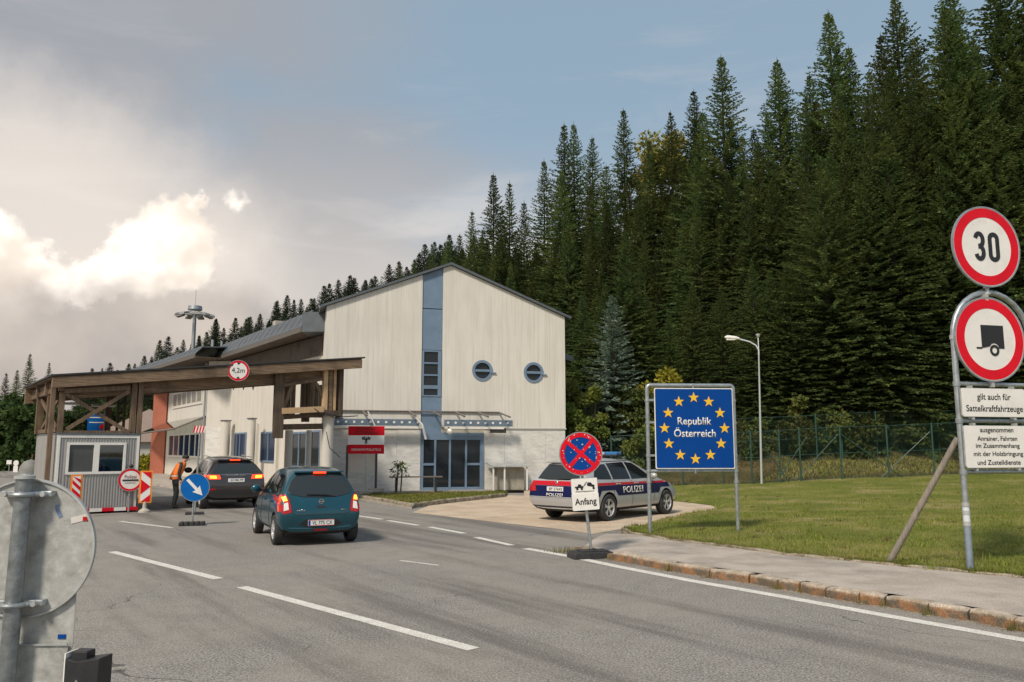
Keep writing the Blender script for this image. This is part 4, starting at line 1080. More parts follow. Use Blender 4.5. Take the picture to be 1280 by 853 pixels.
    def make_wheels(s, rimm, spokes=5, tw=.2):
        for (wy, r) in s.wheels['pos']:
            for sx in (-1, 1):
                x = sx * (s.wheels['track'] / 2); ty = MB()
                h = tw / 2
                ty.lathe([(r * .66, -h), (r * .93, -h), (r * .985, -h * .8), (r, -h * .4), (r, h * .4), (r * .985, h * .8), (r * .93, h), (r * .66, h), (r * .62, 0)], (0, 0, 0), 36, 'x')
                tyre = ty.build('wheel', M_RUB, s.t, smooth=True); tyre.location = (x - sx * .03, wy, r)
                rm = MB(); o = sx * h * .92
                rm.lathe([(r * .67, o), (r * .62, o + sx * .004), (r * .60, o - sx * .05), (r * .60, -o * .5)], (0, 0, 0), 32, 'x')
                for k in range(spokes):
                    for dd in (-.16, .16):
                        a = 2 * PI * k / spokes + .3
                        p = Vector((o - sx * .03, math.cos(a + dd * .5) * r * .12, math.sin(a + dd * .5) * r * .12)); q = Vector((o - sx * .01, math.cos(a + dd) * r * .62, math.sin(a + dd) * r * .62))
                        dv = (q - p).normalized(); sd = Vector((sx, 0, 0)).cross(dv) * r * .05
                        rm.obox(p - sd, q - p, sd * 2, Vector((-sx * .02, 0, 0)))
                rm.lathe([(.001, o - sx * .0), (r * .14, o - sx * .004), (r * .16, o - sx * .05)], (0, 0, 0), 16, 'x')
                rm.build('rim', rimm, tyre, smooth=True)
                MB().lathe([(.001, o - sx * .07), (r * .6, o - sx * .07)], (0, 0, 0), 24, 'x').build('brake', M_WELL, tyre)

def ringpts(yb, ym, ys, yr, zb, zm, zs, zr, wb, wm, ws, wr, crown=.03, edge=.16):
    return [(0, yb, zb), (wb * .8, yb, zb), (wb, yb, zb + .10), (wm, ym, zm), (ws, ys, zs), (wr, yr, zr - .05), (wr - edge, yr, zr), (0, yr, zr + crown)]

# ---------------- teal hatchback
M_TEAL = mat('teal_metallic_paint', (.010, .076, .108), .24, .4, coat=.5, var=.10, vscale=2)
A1 = gnd(345.5, 681); ang = R(26)
ctr = A1 + Vector((math.cos(ang), math.sin(ang), 0)) * .74
h = .83
rg = [ringpts(-.50, -.60, -.50, -.22, .26, .58, .92, 1.45, .70, .81, .75, .565),
      ringpts(-.42, -.42, -.34, .06, .20, .58, .93, 1.50, .79, .85, .78, .59),
      ringpts(.1, .1, .1, .45, .18, .58, .94, 1.53, .81, .85, .795, .60),
      ringpts(1.0, 1.0, 1.0, .95, .18, .55, .93, 1.53, .81, .83, .80, .63),
      ringpts(1.7, 1.7, 1.7, 1.45, .18, .55, .91, 1.50, .81, .83, .79, .61),
      ringpts(2.2, 2.2, 2.3, 1.85, .18, .55, .90, 1.36, .81, .83, .78, .60),
      ringpts(2.5, 2.5, 2.6, 2.62, .18, .55, .86, .98, .81, .83, .76, .62, .04),
      ringpts(2.9, 2.9, 2.9, 2.9, .2, .52, .78, .88, .78, .82, .72, .56, .04),
      ringpts(3.12, 3.2, 3.15, 3.08, .26, .50, .66, .74, .66, .70, .62, .48, .03)]
car = Car('teal_hatchback', 'small teal hatchback seen from behind, driving towards the checkpoint booth', (ctr.x, ctr.y, 0), ang, rg, M_TEAL, {'pos': [(0, .30), (2.45, .30)], 'track': 1.56}, .98)
car.make_wheels(mat('alloy', (.68, .68, .68), .35, .5), 6, .18)
win_r = [(-.60, 1.02), (-.64, 1.09), (-.57, 1.26), (-.46, 1.375), (-.30, 1.405), (.30, 1.405), (.46, 1.375), (.57, 1.26), (.64, 1.09), (.60, 1.02), (.35, .965), (0, .955), (-.35, .965)]
M_RGL = mat('reflecting_rear_glass', (.022, .028, .03), .03, 0, .75)
car.decal('rear', win_r, M_RGL, 'rear_window', .006)
car.line('rear', win_r, M_BLK, 'window_seal', .011, closed=True)
for sx in (-1, 1):
    lp_ = [(sx * .585, .67), (sx * .73, .64), (sx * .80, .70), (sx * .80, .98), (sx * .70, 1.02), (sx * .64, .93), (sx * .60, .80)]
    lm = car.decal('rear', lp_ if sx > 0 else lp_[::-1], M_LREF, 'tail_lamp', .012)
    car.decal('rear', [(sx * .66, .89), (sx * .74, .88), (sx * .75, .96), (sx * .69, .975)], M_LITO, 'lit_lamp', .018, parent=lm)
    car.decal('rear', [(sx * .64, .72), (sx * .74, .70), (sx * .73, .84), (sx * .655, .86)], M_SIGNW, 'reverse_lamp', .018, parent=lm)
    sd = 'right' if sx > 0 else 'left'
    car.decal(sd, [(-.40, .68), (-.27, .80), (-.22, .98), (-.30, 1.0), (-.40, .97)], M_LIT, 'tail_lamp', .010)
    car.decal(sd, [(-.16, 1.02), (.12, 1.02), (.55, .99), (.62, 1.0), (.60, 1.36), (.30, 1.40), (.08, 1.36)], M_CGLASS, 'side_window', .006)
    car.decal(sd, [(.68, .99), (1.75, .96), (2.12, .98), (1.75, 1.22), (1.35, 1.38), (.68, 1.39)], M_CGLASS, 'side_window', .006)
    car.line(sd, [(.62, .3), (.62, .98)], M_BLK, 'door_gap', .007); car.line(sd, [(1.68, .3), (1.70, .96)], M_BLK, 'door_gap', .007)
    car.line(sd, [(.64, .32), (1.7, .32)], M_BLK, 'door_gap', .008); car.line(sd, [(-.15, .99), (.6, .96), (2.1, .94)], M_BLK, 'window_seal', .012)
    for y in (.48, 1.30):
        q, n_2 = car.cast(sd, y, .84); MB().box(q + n_2 * .02, (.03, .16, .03)).build('door_handle', M_TEAL, car.t, bevel=.008)
    q, n_2 = car.cast(sd, 1.98, 1.00)
    mi_ = MB().ball((q.x + sx * .16, q.y - .02, q.z + .04), .12, .9, .6, .75).build('wing_mirror', M_TEAL, car.t, smooth=True)
    MB().tube(q, (q.x + sx * .1, q.y, q.z + .0), .025).build('mirror_arm', M_BLK, mi_)
car.line('rear', [(-.60, .98), (-.62, .80), (-.56, .64), (-.45, .615), (.45, .615), (.56, .64), (.62, .80), (.60, .98)], M_BLK, 'tailgate_gap', .006)
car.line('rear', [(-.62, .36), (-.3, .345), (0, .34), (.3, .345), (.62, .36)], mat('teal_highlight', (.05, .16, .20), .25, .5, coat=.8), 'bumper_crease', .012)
car.decal('rear', [(-.42, .42), (-.33, .51), (-.1, .53), (.1, .53), (.33, .51), (.42, .42), (.32, .385), (-.32, .385)], M_BLK, 'plate_recess', .004)
q, _n = car.cast('rear', 0, .46)
pl = MB().box((0, q.y - .02, .455), (.52, .012, .115)).build('number_plate', M_PLATE, car.t, bevel=.004)
text('VL 775 CX', .02, .455, .40, .07, M_BLACK, pl, y=q.y - .027)
for dz in (-.052, .052): MB().box((0, q.y - .0275, .455 + dz), (.51, .003, .006)).build('red_edge', M_SIGNR, pl)
MB().box((-.235, q.y - .0275, .455), (.04, .003, .1)).build('blue_band', M_SIGNB, pl)
car.decal('rear', [(-.14, .295), (.14, .295), (.12, .33), (-.12, .33)], M_LREF, 'fog_lamp', .014)
car.decal('rear', [(-.66, .27), (.66, .27), (.62, .292), (-.62, .292)], M_BLK, 'bumper_skirt', .006)
q, _n = car.cast('rear', 0, .87)
bg_ = MB(); bg_.ring(0, .87, .048, .036, q.y - .02, q.y, 24); bg_.box((0, q.y - .015, .87), (.11, .02, .018)); bg_.build('badge', M_CHROME, car.t, smooth=True)
car.decal('rear', [(-.09, .745), (.09, .745), (.09, .79), (-.09, .79)], M_BLK, 'tailgate_handle', .008)
car.text('rear', 'MICRA', -.40, .70, .17, .032, M_CHROME); car.text('rear', 'DIG-S', .44, .70, .09, .024, M_CHROME)
q, _n = car.cast('rear', 0, 1.44); q1, _ = car.cast('top', 0, -.12)
sp_ = MB(); sp_.box((0, q.y + .02, q.z + .01), (1.0, .16, .035)); sp_.build('roof_spoiler', M_TEAL, car.t, bevel=.015)
MB().box((0, q.y - .07, q.z - .005), (.26, .03, .038)).build('high_brake_lamp', M_LIT, car.t, bevel=.006)
q2, _ = car.cast('rear', .02, .98); q3, _ = car.cast('rear', .40, 1.0)
MB().path([(0.30, q3.y - .03, .96), (.05, q2.y - .03, 1.005), (-.28, q2.y - .02, 1.02)], .012, 6).build('rear_wiper', M_BLK, car.t)

# ---------------- dark suv
M_SUV = mat('dark_grey_metallic_paint', (.062, .054, .055), .32, .5, coat=.7, var=.1, vscale=2)
M_SUVR = mat('cream_roof_paint', (.45, .42, .37), .3, .2, coat=.7)
A2 = gnd(252.5, 636); ang = R(30)
ctr = A2 + Vector((math.cos(ang), math.sin(ang), 0)) * .86
rg = [ringpts(-.62, -.76, -.66, -.30, .34, .62, 1.08, 1.50, .80, .90, .85, .60),
      ringpts(-.52, -.52, -.48, -.02, .26, .65, 1.09, 1.545, .90, .945, .88, .63),
      ringpts(.1, .1, .1, .4, .24, .65, 1.07, 1.59, .92, .95, .90, .66),
      ringpts(1.0, 1.0, 1.0, 1.0, .24, .65, 1.04, 1.62, .92, .95, .90, .67),
      ringpts(1.8, 1.8, 1.8, 1.6, .24, .65, 1.02, 1.62, .92, .95, .90, .66),
      ringpts(2.4, 2.4, 2.45, 2.0, .24, .65, 1.02, 1.48, .92, .95, .88, .66),
      ringpts(2.8, 2.8, 2.85, 2.9, .26, .65, .98, 1.10, .92, .95, .86, .70, .04),
      ringpts(3.3, 3.3, 3.3, 3.3, .28, .62, .92, 1.02, .9, .94, .82, .66, .04),
      ringpts(3.5, 3.62, 3.55, 3.45, .34, .60, .82, .9, .76, .80, .72, .6, .03)]
car = Car('dark_suv', 'dark grey compact SUV stopped at the booth with brake lights on', (ctr.x, ctr.y, 0), ang, rg, M_SUV, {'pos': [(0, .36), (2.66, .36)], 'track': 1.74}, 1.0)
car.make_wheels(MATS['alloy'], 5, .23)
car.decal('rear', [(-.70, 1.13), (-.60, 1.30), (-.50, 1.44), (.50, 1.44), (.60, 1.30), (.70, 1.13), (.4, 1.10), (-.4, 1.10)], M_RGL, 'rear_window', .006)
for sx in (-1, 1):
    lp_ = [(sx * .46, .93), (sx * .80, .93), (sx * .86, 1.02), (sx * .80, 1.06), (sx * .5, 1.05)]
    lm = car.decal('rear', lp_, M_LIT, 'tail_lamp', .012)
    car.decal('rear', [(sx * .58, .945), (sx * .78, .955), (sx * .79, 1.03), (sx * .60, 1.03)], M_LITO, 'lit_lamp', .02, parent=lm)
    car.decal('rear', [(sx * .60, .60), (sx * .82, .60), (sx * .82, .64), (sx * .60, .64)], M_LREF, 'reflector', .012)
    sd = 'right' if sx > 0 else 'left'
    car.decal(sd, [(-.55, .94), (-.25, .99), (-.25, 1.06), (-.55, 1.06)], M_LIT, 'tail_lamp', .01)
    for wn_ in ([(-.25, 1.16), (.30, 1.13), (.30, 1.44), (.1, 1.44)], [(.36, 1.12), (1.20, 1.10), (1.20, 1.50), (.42, 1.47)], [(1.27, 1.10), (2.32, 1.10), (1.85, 1.38), (1.60, 1.48), (1.27, 1.50)]):
        car.decal(sd, wn_, M_CGLASS, 'side_window', .006)
    for x in (.33, 1.22, 2.1): car.line(sd, [(x, .4), (x, 1.08)], M_BLK, 'door_gap', .007)
    for y in (.55, 1.4):
        q, n_2 = car.cast(sd, y, .95); MB().box(q + n_2 * .02, (.03, .18, .03)).build('door_handle', M_SUV, car.t, bevel=.008)
    q, n_2 = car.cast(sd, 2.2, 1.12)
    MB().ball((q.x + sx * .18, q.y - .02, q.z + .03), .14, .95, .6, .7).build('wing_mirror', M_BLK, car.t, smooth=True)
    MB().tube((sx * .60, 0.0, 1.60), (sx * .62, 1.7, 1.645), .018).build('roof_rail', M_CHROME, car.t)
car.decal('rear', [(-.72, .40), (.72, .40), (.66, .56), (-.66, .56)], mat('bumper_plastic', (.05, .048, .048), .6), 'bumper_skirt', .01)
car.line('rear', [(-.75, .60), (-.6, .585), (.6, .585), (.75, .60)], M_BLK, 'bumper_gap', .008)
car.line('rear', [(-.5, 1.075), (.5, 1.075)], M_CHROME, 'tailgate_trim', .008)
car.text('rear', 'RANGE ROVER', 0, 1.04, .62, .035, M_CHROME)
q, _n = car.cast('rear', 0, .87)
pl = MB().box((0, q.y - .02, .89), (.50, .012, .115)).build('number_plate', M_PLATE, car.t, bevel=.004); text('JU 586 MP', .02, .89, .38, .07, M_BLACK, pl, y=q.y - .027)
q, _n = car.cast('rear', 0, 1.52)
MB().box((0, q.y + .0, q.z + .0), (1.05, .22, .04)).build('roof_spoiler', M_SUV, car.t, bevel=.012)
MB().box((0, q.y - .115, q.z - .005), (.32, .02, .035)).build('high_brake_lamp', M_LIT, car.t, bevel=.006)

# ---------------- police estate
M_SILV = mat('silver_metallic_paint', (.46, .465, .47), .38, .25, coat=.3, var=.05, vscale=2)
M_PBLUE = mat('police_blue', (.004, .009, .065), .35, spec=.25); M_PRED = mat('police_red', (.50, .01, .022), .35, spec=.25)
A3 = gnd(757, 651.5); ang = -R(41)
SC = 1.07
ctr = A3 + Vector((-math.cos(ang), -math.sin(ang), 0)) * .77 * SC
rg = [ringpts(-.95, -1.03, -.93, -.62, .30, .56, .95, 1.40, .78, .86, .83, .58),
      ringpts(-.80, -.80, -.76, -.35, .22, .58, .96, 1.445, .87, .895, .86, .60),
      ringpts(-.1, -.1, -.1, .1, .20, .58, .96, 1.475, .88, .905, .87, .62),
      ringpts(.9, .9, .9, .9, .20, .58, .95, 1.50, .88, .905, .87, .62),
      ringpts(1.6, 1.6, 1.6, 1.45, .20, .58, .94, 1.49, .88, .905, .87, .61),
      ringpts(2.1, 2.1, 2.15, 1.8, .20, .58, .93, 1.38, .88, .905, .86, .60),
      ringpts(2.6, 2.6, 2.65, 2.72, .20, .58, .90, 1.0, .88, .905, .84, .68, .04),
      ringpts(3.1, 3.1, 3.1, 3.1, .22, .56, .84, .93, .87, .90, .80, .62, .05),
      ringpts(3.45, 3.55, 3.48, 3.40, .28, .52, .72, .80, .72, .76, .68, .54, .03)]
car = Car('police_estate_car', 'silver police estate car with blue and red stripes parked on the drive', (ctr.x, ctr.y, 0), ang, rg, M_SILV, {'pos': [(0, .325), (2.75, .325)], 'track': 1.66}, SC)
car.make_wheels(MATS['alloy'], 5, .21)
car.decal('rear', [(-.64, 1.02), (-.56, 1.22), (-.47, 1.355), (.47, 1.355), (.56, 1.22), (.64, 1.02), (.3, .995), (-.3, .995)], M_RGL, 'rear_window', .006)
car.decal('rear', [(-.80, .865), (.80, .865), (.77, .97), (-.77, .97)], M_PRED, 'red_stripe', .004)
car.decal('rear', [(-.82, .60), (.82, .60), (.80, .86), (-.80, .86)], M_PBLUE, 'blue_stripe', .004)
car.decal('rear', [(-.78, .30), (.78, .30), (.80, .38), (-.80, .38)], M_BLK, 'bumper_skirt', .008)
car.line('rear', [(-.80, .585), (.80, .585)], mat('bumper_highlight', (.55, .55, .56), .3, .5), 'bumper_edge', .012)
for sx in (-1, 1):
    lm = car.decal('rear', [(sx * .60, .72), (sx * .84, .72), (sx * .84, .92), (sx * .66, .90)], M_LREF, 'tail_lamp', .014)
    sd = 'right' if sx > 0 else 'left'
    car.decal(sd, [(-.86, .72), (-.62, .76), (-.60, .90), (-.86, .92)], M_LREF, 'tail_lamp', .012)
    arch = lambda cy, r0, za, zb: None
    # stripes interrupted by the wheel arches: blue between the arches and behind, red line above
    car.decal(sd, [(.40, .60), (2.33, .60), (2.48, .76), (.26, .76)], M_PBLUE, 'blue_stripe', .004)
    car.decal(sd, [(-.60, .74), (3.0, .74), (2.95, .855), (-.60, .86)], M_PBLUE, 'blue_stripe', .005)
    car.decal(sd, [(-.84, .60), (-.40, .60), (-.30, .745), (-.62, .745)], M_PBLUE, 'blue_stripe', .004)
    car.decal(sd, [(-.60, .865), (2.95, .855), (2.85, .90), (-.60, .93)], M_PRED, 'red_stripe', .004)
    for wn_ in ([(-.55, 1.02), (.18, 1.0), (.18, 1.37), (-.26, 1.35)], [(.25, 1.0), (1.02, .99), (1.02, 1.41), (.25, 1.385)], [(1.09, .99), (2.12, .99), (1.70, 1.25), (1.45, 1.38), (1.09, 1.41)]):
        car.decal(sd, wn_, M_CGLASS, 'side_window', .006)
    for x in (.22, 1.055, 2.1): car.line(sd, [(x, .3), (x, .97)], M_BLK, 'door_gap', .006)
    for y in (.42, 1.25):
        q, n_2 = car.cast(sd, y, .885); MB().box(q + n_2 * .02, (.03, .18, .03)).build('door_handle', M_SILV, car.t, bevel=.008)
    q, n_2 = car.cast(sd, 1.98, 1.02)
    MB().ball((q.x + sx * .16, q.y - .02, q.z + .03), .12, .95, .6, .7).build('wing_mirror', M_SILV, car.t, smooth=True)
    car.line(sd, [(-.5, 1.44 - .03), (.2, 1.43), (1.3, 1.44)], M_BLK, 'roof_rail', .014)
car.text('right', 'POLIZEI', 1.08, .735, .92, .16, M_SIGNW, bold=.012); car.text('left', 'POLIZEI', 1.22, .735, .74, .15, M_SIGNW, bold=.03)
car.text('rear', 'POLIZEI', 0, .645, .50, .075, M_SIGNW, bold=.03)
q, _n = car.cast('rear', 0, .79)
pl = MB().box((0, q.y - .02, .785), (.50, .012, .11)).build('number_plate', M_PLATE, car.t, bevel=.004); text('BP 27645', .02, .785, .40, .065, M_BLACK, pl, y=q.y - .027)
q, _n = car.cast('rear', 0, .925); MB().ball((0, q.y - .005, .925), .045, 1, .25, 1).build('badge', M_CHROME, car.t, smooth=True)
MB().box((0, car.cast('rear', 0, 1.38)[0].y + .05, 1.425), (1.0, .2, .035)).build('roof_spoiler', M_SILV, car.t, bevel=.012)
q2, _ = car.cast('rear', .0, 1.03); MB().path([(0, q2.y - .03, 1.02), (.3, q2.y - .03, 1.03), (.52, q2.y + .02, 1.04)], .012, 6).build('rear_wiper', M_BLK, car.t)
lb = MB().box((0, 1.0, 1.575), (1.06, .26, .05)).build('light_bar', M_BLK, car.t, bevel=.02)
M_BLENS = mat('blue_lens', (.03, .16, .38), .15, coat=.8)
for sx in (-1, 1): MB().box((sx * .36, 1.0, 1.635), (.36, .25, .085)).build('blue_lens', M_BLENS, lb, bevel=.03)
MB().box((0, 1.0, 1.63), (.3, .23, .075)).build('clear_lens', mat('pale_lens', (.3, .42, .5), .2), lb, bevel=.02)
# ================================================================== SIGNS
# --- EU border sign
ang = R(4)
eb = gnd(813, 660, .20); ee = gnd(923, 658, .20); EY = 17.2
pA = dep(812.5, 658, EY); pB = dep(922.5, 657, EY + .12)
dv = (pB - pA); dv.z = 0; EW = dv.length; ea = math.atan2(dv.y, dv.x)
eu = thing('border_sign', 'blue Republik Österreich sign with ring of yellow stars in a tube frame', 'sign', (pA.x, pA.y, zlawn(pA.x, pA.y) - .02), ea)
ez0 = zlawn(pA.x, pA.y) - .02
def el_(u, v): q = onpl(u, v, pA, Vector((dv.y, -dv.x, 0)).normalized()); return ((Vector((q.x, q.y, 0)) - Vector((pA.x, pA.y, 0))).dot(dv.normalized()), q.z - ez0)
TZ = el_(868, 482)[1]; BZ = el_(868, 589)[1]
for x in (0, EW):
    MB().tube((x, 0, 0), (x, 0, TZ - .06), .042, 14).build('post', M_GALV, eu, smooth=True)
    for z in (BZ - .25, BZ - .02, BZ + .30, BZ + 1.0, TZ - .35): MB().tube((x, 0, z), (x, 0, z + .05), .055, 14).build('clamp', M_GALV, eu, smooth=True)
tp = [(0, 0, TZ - .10)] + [(.07 - .07 * math.cos(t), 0, TZ - .07 + .07 * math.sin(t)) for t in (R(20), R(50), R(75), R(90))]
tp += [(EW - x, y, z) for x, y, z in tp[::-1]]
MB().path(tp, .042, 14).build('top_tube', M_GALV, eu, smooth=True)
MB().tube((0, 0, BZ), (EW, 0, BZ), .036, 12).build('lower_tube', M_GALV, eu, smooth=True)
(x0, zt1), (x1, zb1) = el_(817, 486), el_(917, 585.5)
cxm, czm, PW, PH = (x0 + x1) / 2, (zt1 + zb1) / 2, x1 - x0, zt1 - zb1
MB().prism(rrect(cxm, czm, PW + .02, PH + .02, .03), -.075, -.055).build('panel_edge', M_SIGNW, eu)
MB().prism(rrect(cxm, czm, PW - .02, PH - .02, .03), -.08, -.06).build('blue_panel', M_SIGNB, eu)
for a, b, v_, hh in (('Republik', 0, 527.5, 13.5), ('Österreich', 0, 541.5, 13.5)):
    z = el_(868, v_)[1]; wv = PW * (.435 if a[0] == 'R' else .535)
    text(a, cxm + .005, z - (.012 if a[0] == 'R' else -.012), wv, PH * (.125 if a[0] == 'R' else .122), M_SIGNW, eu, y=-.083, bold=.02)
def starp(cx, cz, r):
    return [(cx + (r if i % 2 == 0 else r * .40) * math.sin(PI * i / 5), cz + (r if i % 2 == 0 else r * .40) * math.cos(PI * i / 5)) for i in range(10)]
for k in range(12):
    a = 2 * PI * k / 12
    MB().prism(starp(cxm + PW * .385 * math.sin(a), czm + PH * .385 * math.cos(a), PW * .071), -.088, -.079).build('star', M_YEL, eu)
for z in (TZ - .35, BZ + 1.0, BZ + .3):
    for sx, xe in ((0, x0), (EW, x1)): MB().box(((sx + xe) / 2, -.03, z + .03), (abs(xe - sx) + .06, .02, .045)).build('bracket', M_GALV, eu)
for z in (TZ - .03, BZ + .02): MB().box((cxm, -.04, z), (.035, .05, .14)).build('bracket', M_GALV, eu)

# --- tall traffic sign frame on the right
SY = 12.0; base = dep(1212.5, 706, SY); sa = R(14.7); sd_ = Vector((math.cos(sa), math.sin(sa), 0)); sn_ = Vector((sd_.y, -sd_.x, 0))
sz0 = zlawn(base.x, base.y) - .03
ts = thing('traffic_sign_frame', 'arched galvanised frame on the lawn holding the trailer ban sign and two text plates', 'sign frame', (base.x, base.y, sz0), sa)
def tl(u, v, off=0): P = Vector((base.x, base.y, 0)) + sn_ * off; q = onpl(u, v, P, sn_); return ((q - P).dot(sd_), q.z - sz0)
ax0 = 0.0; topz = tl(1236, 366)[1]; FW = tl(1285, 440)[0] - tl(1189.5, 440)[0]
lean = 0
rA = FW / 2; shz = topz - rA
pts = [(0, 0, 0), (0, 0, shz)] + [(rA - rA * math.cos(t), 0, shz + rA * math.sin(t)) for t in [PI * i / 14 for i in range(1, 14)]] + [(FW, 0, shz), (FW, 0, 0)]
MB().path(pts, .043, 14).build('arched_tube', M_GALV, ts, smooth=True)
for v in (481, 526.5, 590):
    z = tl(1240, v)[1]; MB().tube((0, 0, z), (FW, 0, z), .033, 12).build('cross_tube', M_GALV, ts, smooth=True)
    for x in (0, FW): MB().tube((x, 0, z - .035), (x, 0, z + .035), .056, 14).build('clamp', M_GALV, ts, smooth=True)
for v in (422, 631, 641, 655):
    z = tl(1200, v)[1]
    for x in (0, FW): MB().tube((x, 0, z - .03), (x, 0, z + .03), .055, 14).build('clamp', M_GALVD, ts, smooth=True)
M_SLEEVE = mat('pale_sleeve', (.62, .66, .70), .5)
MB().tube((0, 0, tl(1208, 652)[1]), (0, 0, tl(1208, 634)[1]), .049, 14).build('sleeve', M_SLEEVE, ts, smooth=True)
MB().tube((0, 0, 0), (0, 0, tl(1208, 655)[1]), .050, 14).build('base_sleeve', mat('blue_grey_steel', (.30, .36, .43), .45, .5, var=.15), ts, smooth=True)
def plate(v0, v1, u0, u1, name, lines):
    xa = tl(u0, (v0 + v1) / 2, .085)[0]; xb = tl(u1, (v0 + v1) / 2, .085)[0]; c = (xa + xb) / 2; z1 = tl(1245, v0)[1]; z0 = tl(1245, v1)[1]; wv = xb - xa
    MB().prism(rrect(c, (z0 + z1) / 2, wv + .014, z1 - z0 + .014, .04), -.085, -.06).build('plate_edge', M_GALVD, ts)
    p = MB().prism(rrect(c, (z0 + z1) / 2, wv, z1 - z0, .035), -.09, -.065).build(name, M_SIGNW, ts)
    H = z1 - z0
    for s_, fz, fw_, fh in lines: text(s_, c, z0 + H * fz, wv * fw_, H * fh, M_BLACK, p, y=-.092, bold=.004)
    for x in (c - wv * .33, c + wv * .33):
        for z in (z0, z1): MB().box((x, -.04, z), (.04, .08, .09)).build('bracket', M_GALVD, ts)
plate(487, 521.5, 1202.5, 1281.5, 'text_plate', [('gilt auch für', .68, .53, .30), ('Sattelkraftfahrzeuge', .26, .89, .30)])
plate(533, 584.5, 1206.5, 1286.5, 'text_plate', [('ausgenommen', .87, .52, .118), ('Anrainer, Fahrten', .69, .62, .125), ('im Zusammenhang', .51, .68, .14), ('mit der Holzbringung', .315, .77, .14), ('und Zustelldienste', .125, .67, .115)])
# truck/trailer ban
cx, cz_ = tl(1236, 424.5, .06); r3 = (tl(1236, 374)[1] - tl(1236, 475.5)[1]) / 2
tb = MB()
sign_disc(ts, cx, cz_, r3, M_SIGNW, M_SIGNR, .25, -.085)
s_ = r3
tr = MB().prism([(cx - .26 * s_, cz_ + .34 * s_), (cx + .40 * s_, cz_ + .34 * s_), (cx + .40 * s_, cz_ - .22 * s_), (cx + .22 * s_, cz_ - .22 * s_)] + [(cx + .10 * s_ + .15 * s_ * math.cos(t), cz_ - .24 * s_ + .15 * s_ * math.sin(t)) for t in (R(25), R(60), R(90), R(120), R(155))] + [(cx - .26 * s_, cz_ - .22 * s_)], -.092, -.084).build('trailer_symbol', M_BLACK, ts)
MB().ring(cx + .10 * s_, cz_ - .27 * s_, .135 * s_, .075 * s_, -.094, -.086, 28).build('trailer_wheel', M_BLACK, tr)
MB().prism([(cx - .42 * s_, cz_ - .24 * s_), (cx - .26 * s_, cz_ - .24 * s_), (cx - .26 * s_, cz_ - .20 * s_), (cx - .42 * s_, cz_ - .20 * s_)], -.092, -.084).build('drawbar', M_BLACK, tr)
MB().box((cx, -.05, cz_ - r3 - .02), (.05, .06, .16)).build('bracket', M_GALVD, ts); MB().box((cx, -.04, cz_ + r3 + .02), (.06, .1, .1)).build('bracket', M_GALVD, ts)
# 30 on top
sp30 = thing('speed_limit_sign', 'round red-rimmed 30 speed limit sign on top of the arch', 'road sign', (base.x, base.y, sz0), sa)
cx, cz_ = tl(1231.5, 309, .06); r4 = (tl(1231, 261)[1] - tl(1231, 357)[1]) / 2
sign_disc(sp30, cx, cz_, r4, M_SIGNW, M_SIGNR, .25, -.085)
def stroke(mb, pts, w, y0, y1):
    P = [Vector(p) for p in pts]; L_, R_ = [], []
    for i, p in enumerate(P):
        d = (P[min(i + 1, len(P) - 1)] - P[max(i - 1, 0)]).normalized(); n = Vector((-d.y, d.x)) * w / 2; L_.append(p + n); R_.append(p - n)
    k = len(P); v = [(a.x, y0, a.y) for a in L_] + [(a.x, y0, a.y) for a in R_] + [(a.x, y1, a.y) for a in L_] + [(a.x, y1, a.y) for a in R_]
    f = []
    for i in range(k - 1): f += [(i, i + 1, k + i + 1, k + i), (i, 2 * k + i, 2 * k + i + 1, i + 1), (k + i, k + i + 1, 3 * k + i + 1, 3 * k + i)]
    mb.add(v, f)
dw, dh, sw3 = r4 * .155, r4 * .38, r4 * .115
x3 = cx - r4 * .22; hh_ = dh - sw3 / 2; ww = dw - sw3 / 2 + .01
arc = lambda ox, oz, rx, rz2, a, b, n=12: [(ox + rx * math.cos(R(a + (b - a) * i / n)), oz + rz2 * math.sin(R(a + (b - a) * i / n))) for i in range(n + 1)]
m3_ = MB(); q3_ = hh_ / 2
stroke(m3_, arc(x3, cz_ + q3_, ww, q3_, 165, -75) + [(x3 - ww * .35, cz_ + .002)], sw3, -.092, -.086); stroke(m3_, [(x3 - ww * .35, cz_ - .002)] + arc(x3, cz_ - q3_, ww, q3_, 75, -165), sw3, -.0925, -.0865)
m3_.build('number', M_BLACK, sp30)
x0_ = cx + r4 * .22; m0_ = MB(); a_ = arc(x0_, cz_ + hh_ - ww, ww, ww, 180, 0) + arc(x0_, cz_ - hh_ + ww, ww, ww, 0, -180); a_.append(a_[0]); stroke(m0_, a_, sw3, -.092, -.086); m0_.build('number', M_BLACK, sp30)
MB().tube((cx, -.03, topz - .03), (cx, -.03, cz_ - r4 * .6), .028, 10).build('stub_post', M_GALVD, sp30)
for dz in (-.04, .06): MB().tube((cx, -.03, topz + dz), (cx, -.03, topz + dz + .03), .05, 10).build('clamp', M_GALVD, sp30)
# brace leaning against the frame
bp = dep(1110, 690, 12.9); bt = onpl(1197, 548, Vector((base.x, base.y, 0)) - sn_ * .06, sn_)
bz = zlawn(bp.x, bp.y); 
br = thing('timber_brace', 'grey round timber pole leaning from the lawn against the sign frame', 'pole', (bp.x, bp.y, bz - .03))
tag(br); MB().tube((0, 0, 0), bt - Vector((bp.x, bp.y, bz - .03)), .052, 12, .045).build('pole', M_POLE, br, smooth=True)
MB().tube((0, 0, 0), (bt - Vector((bp.x, bp.y, bz - .03))) * .012, .056, 12).build('cut_end', M_WOODD, br)

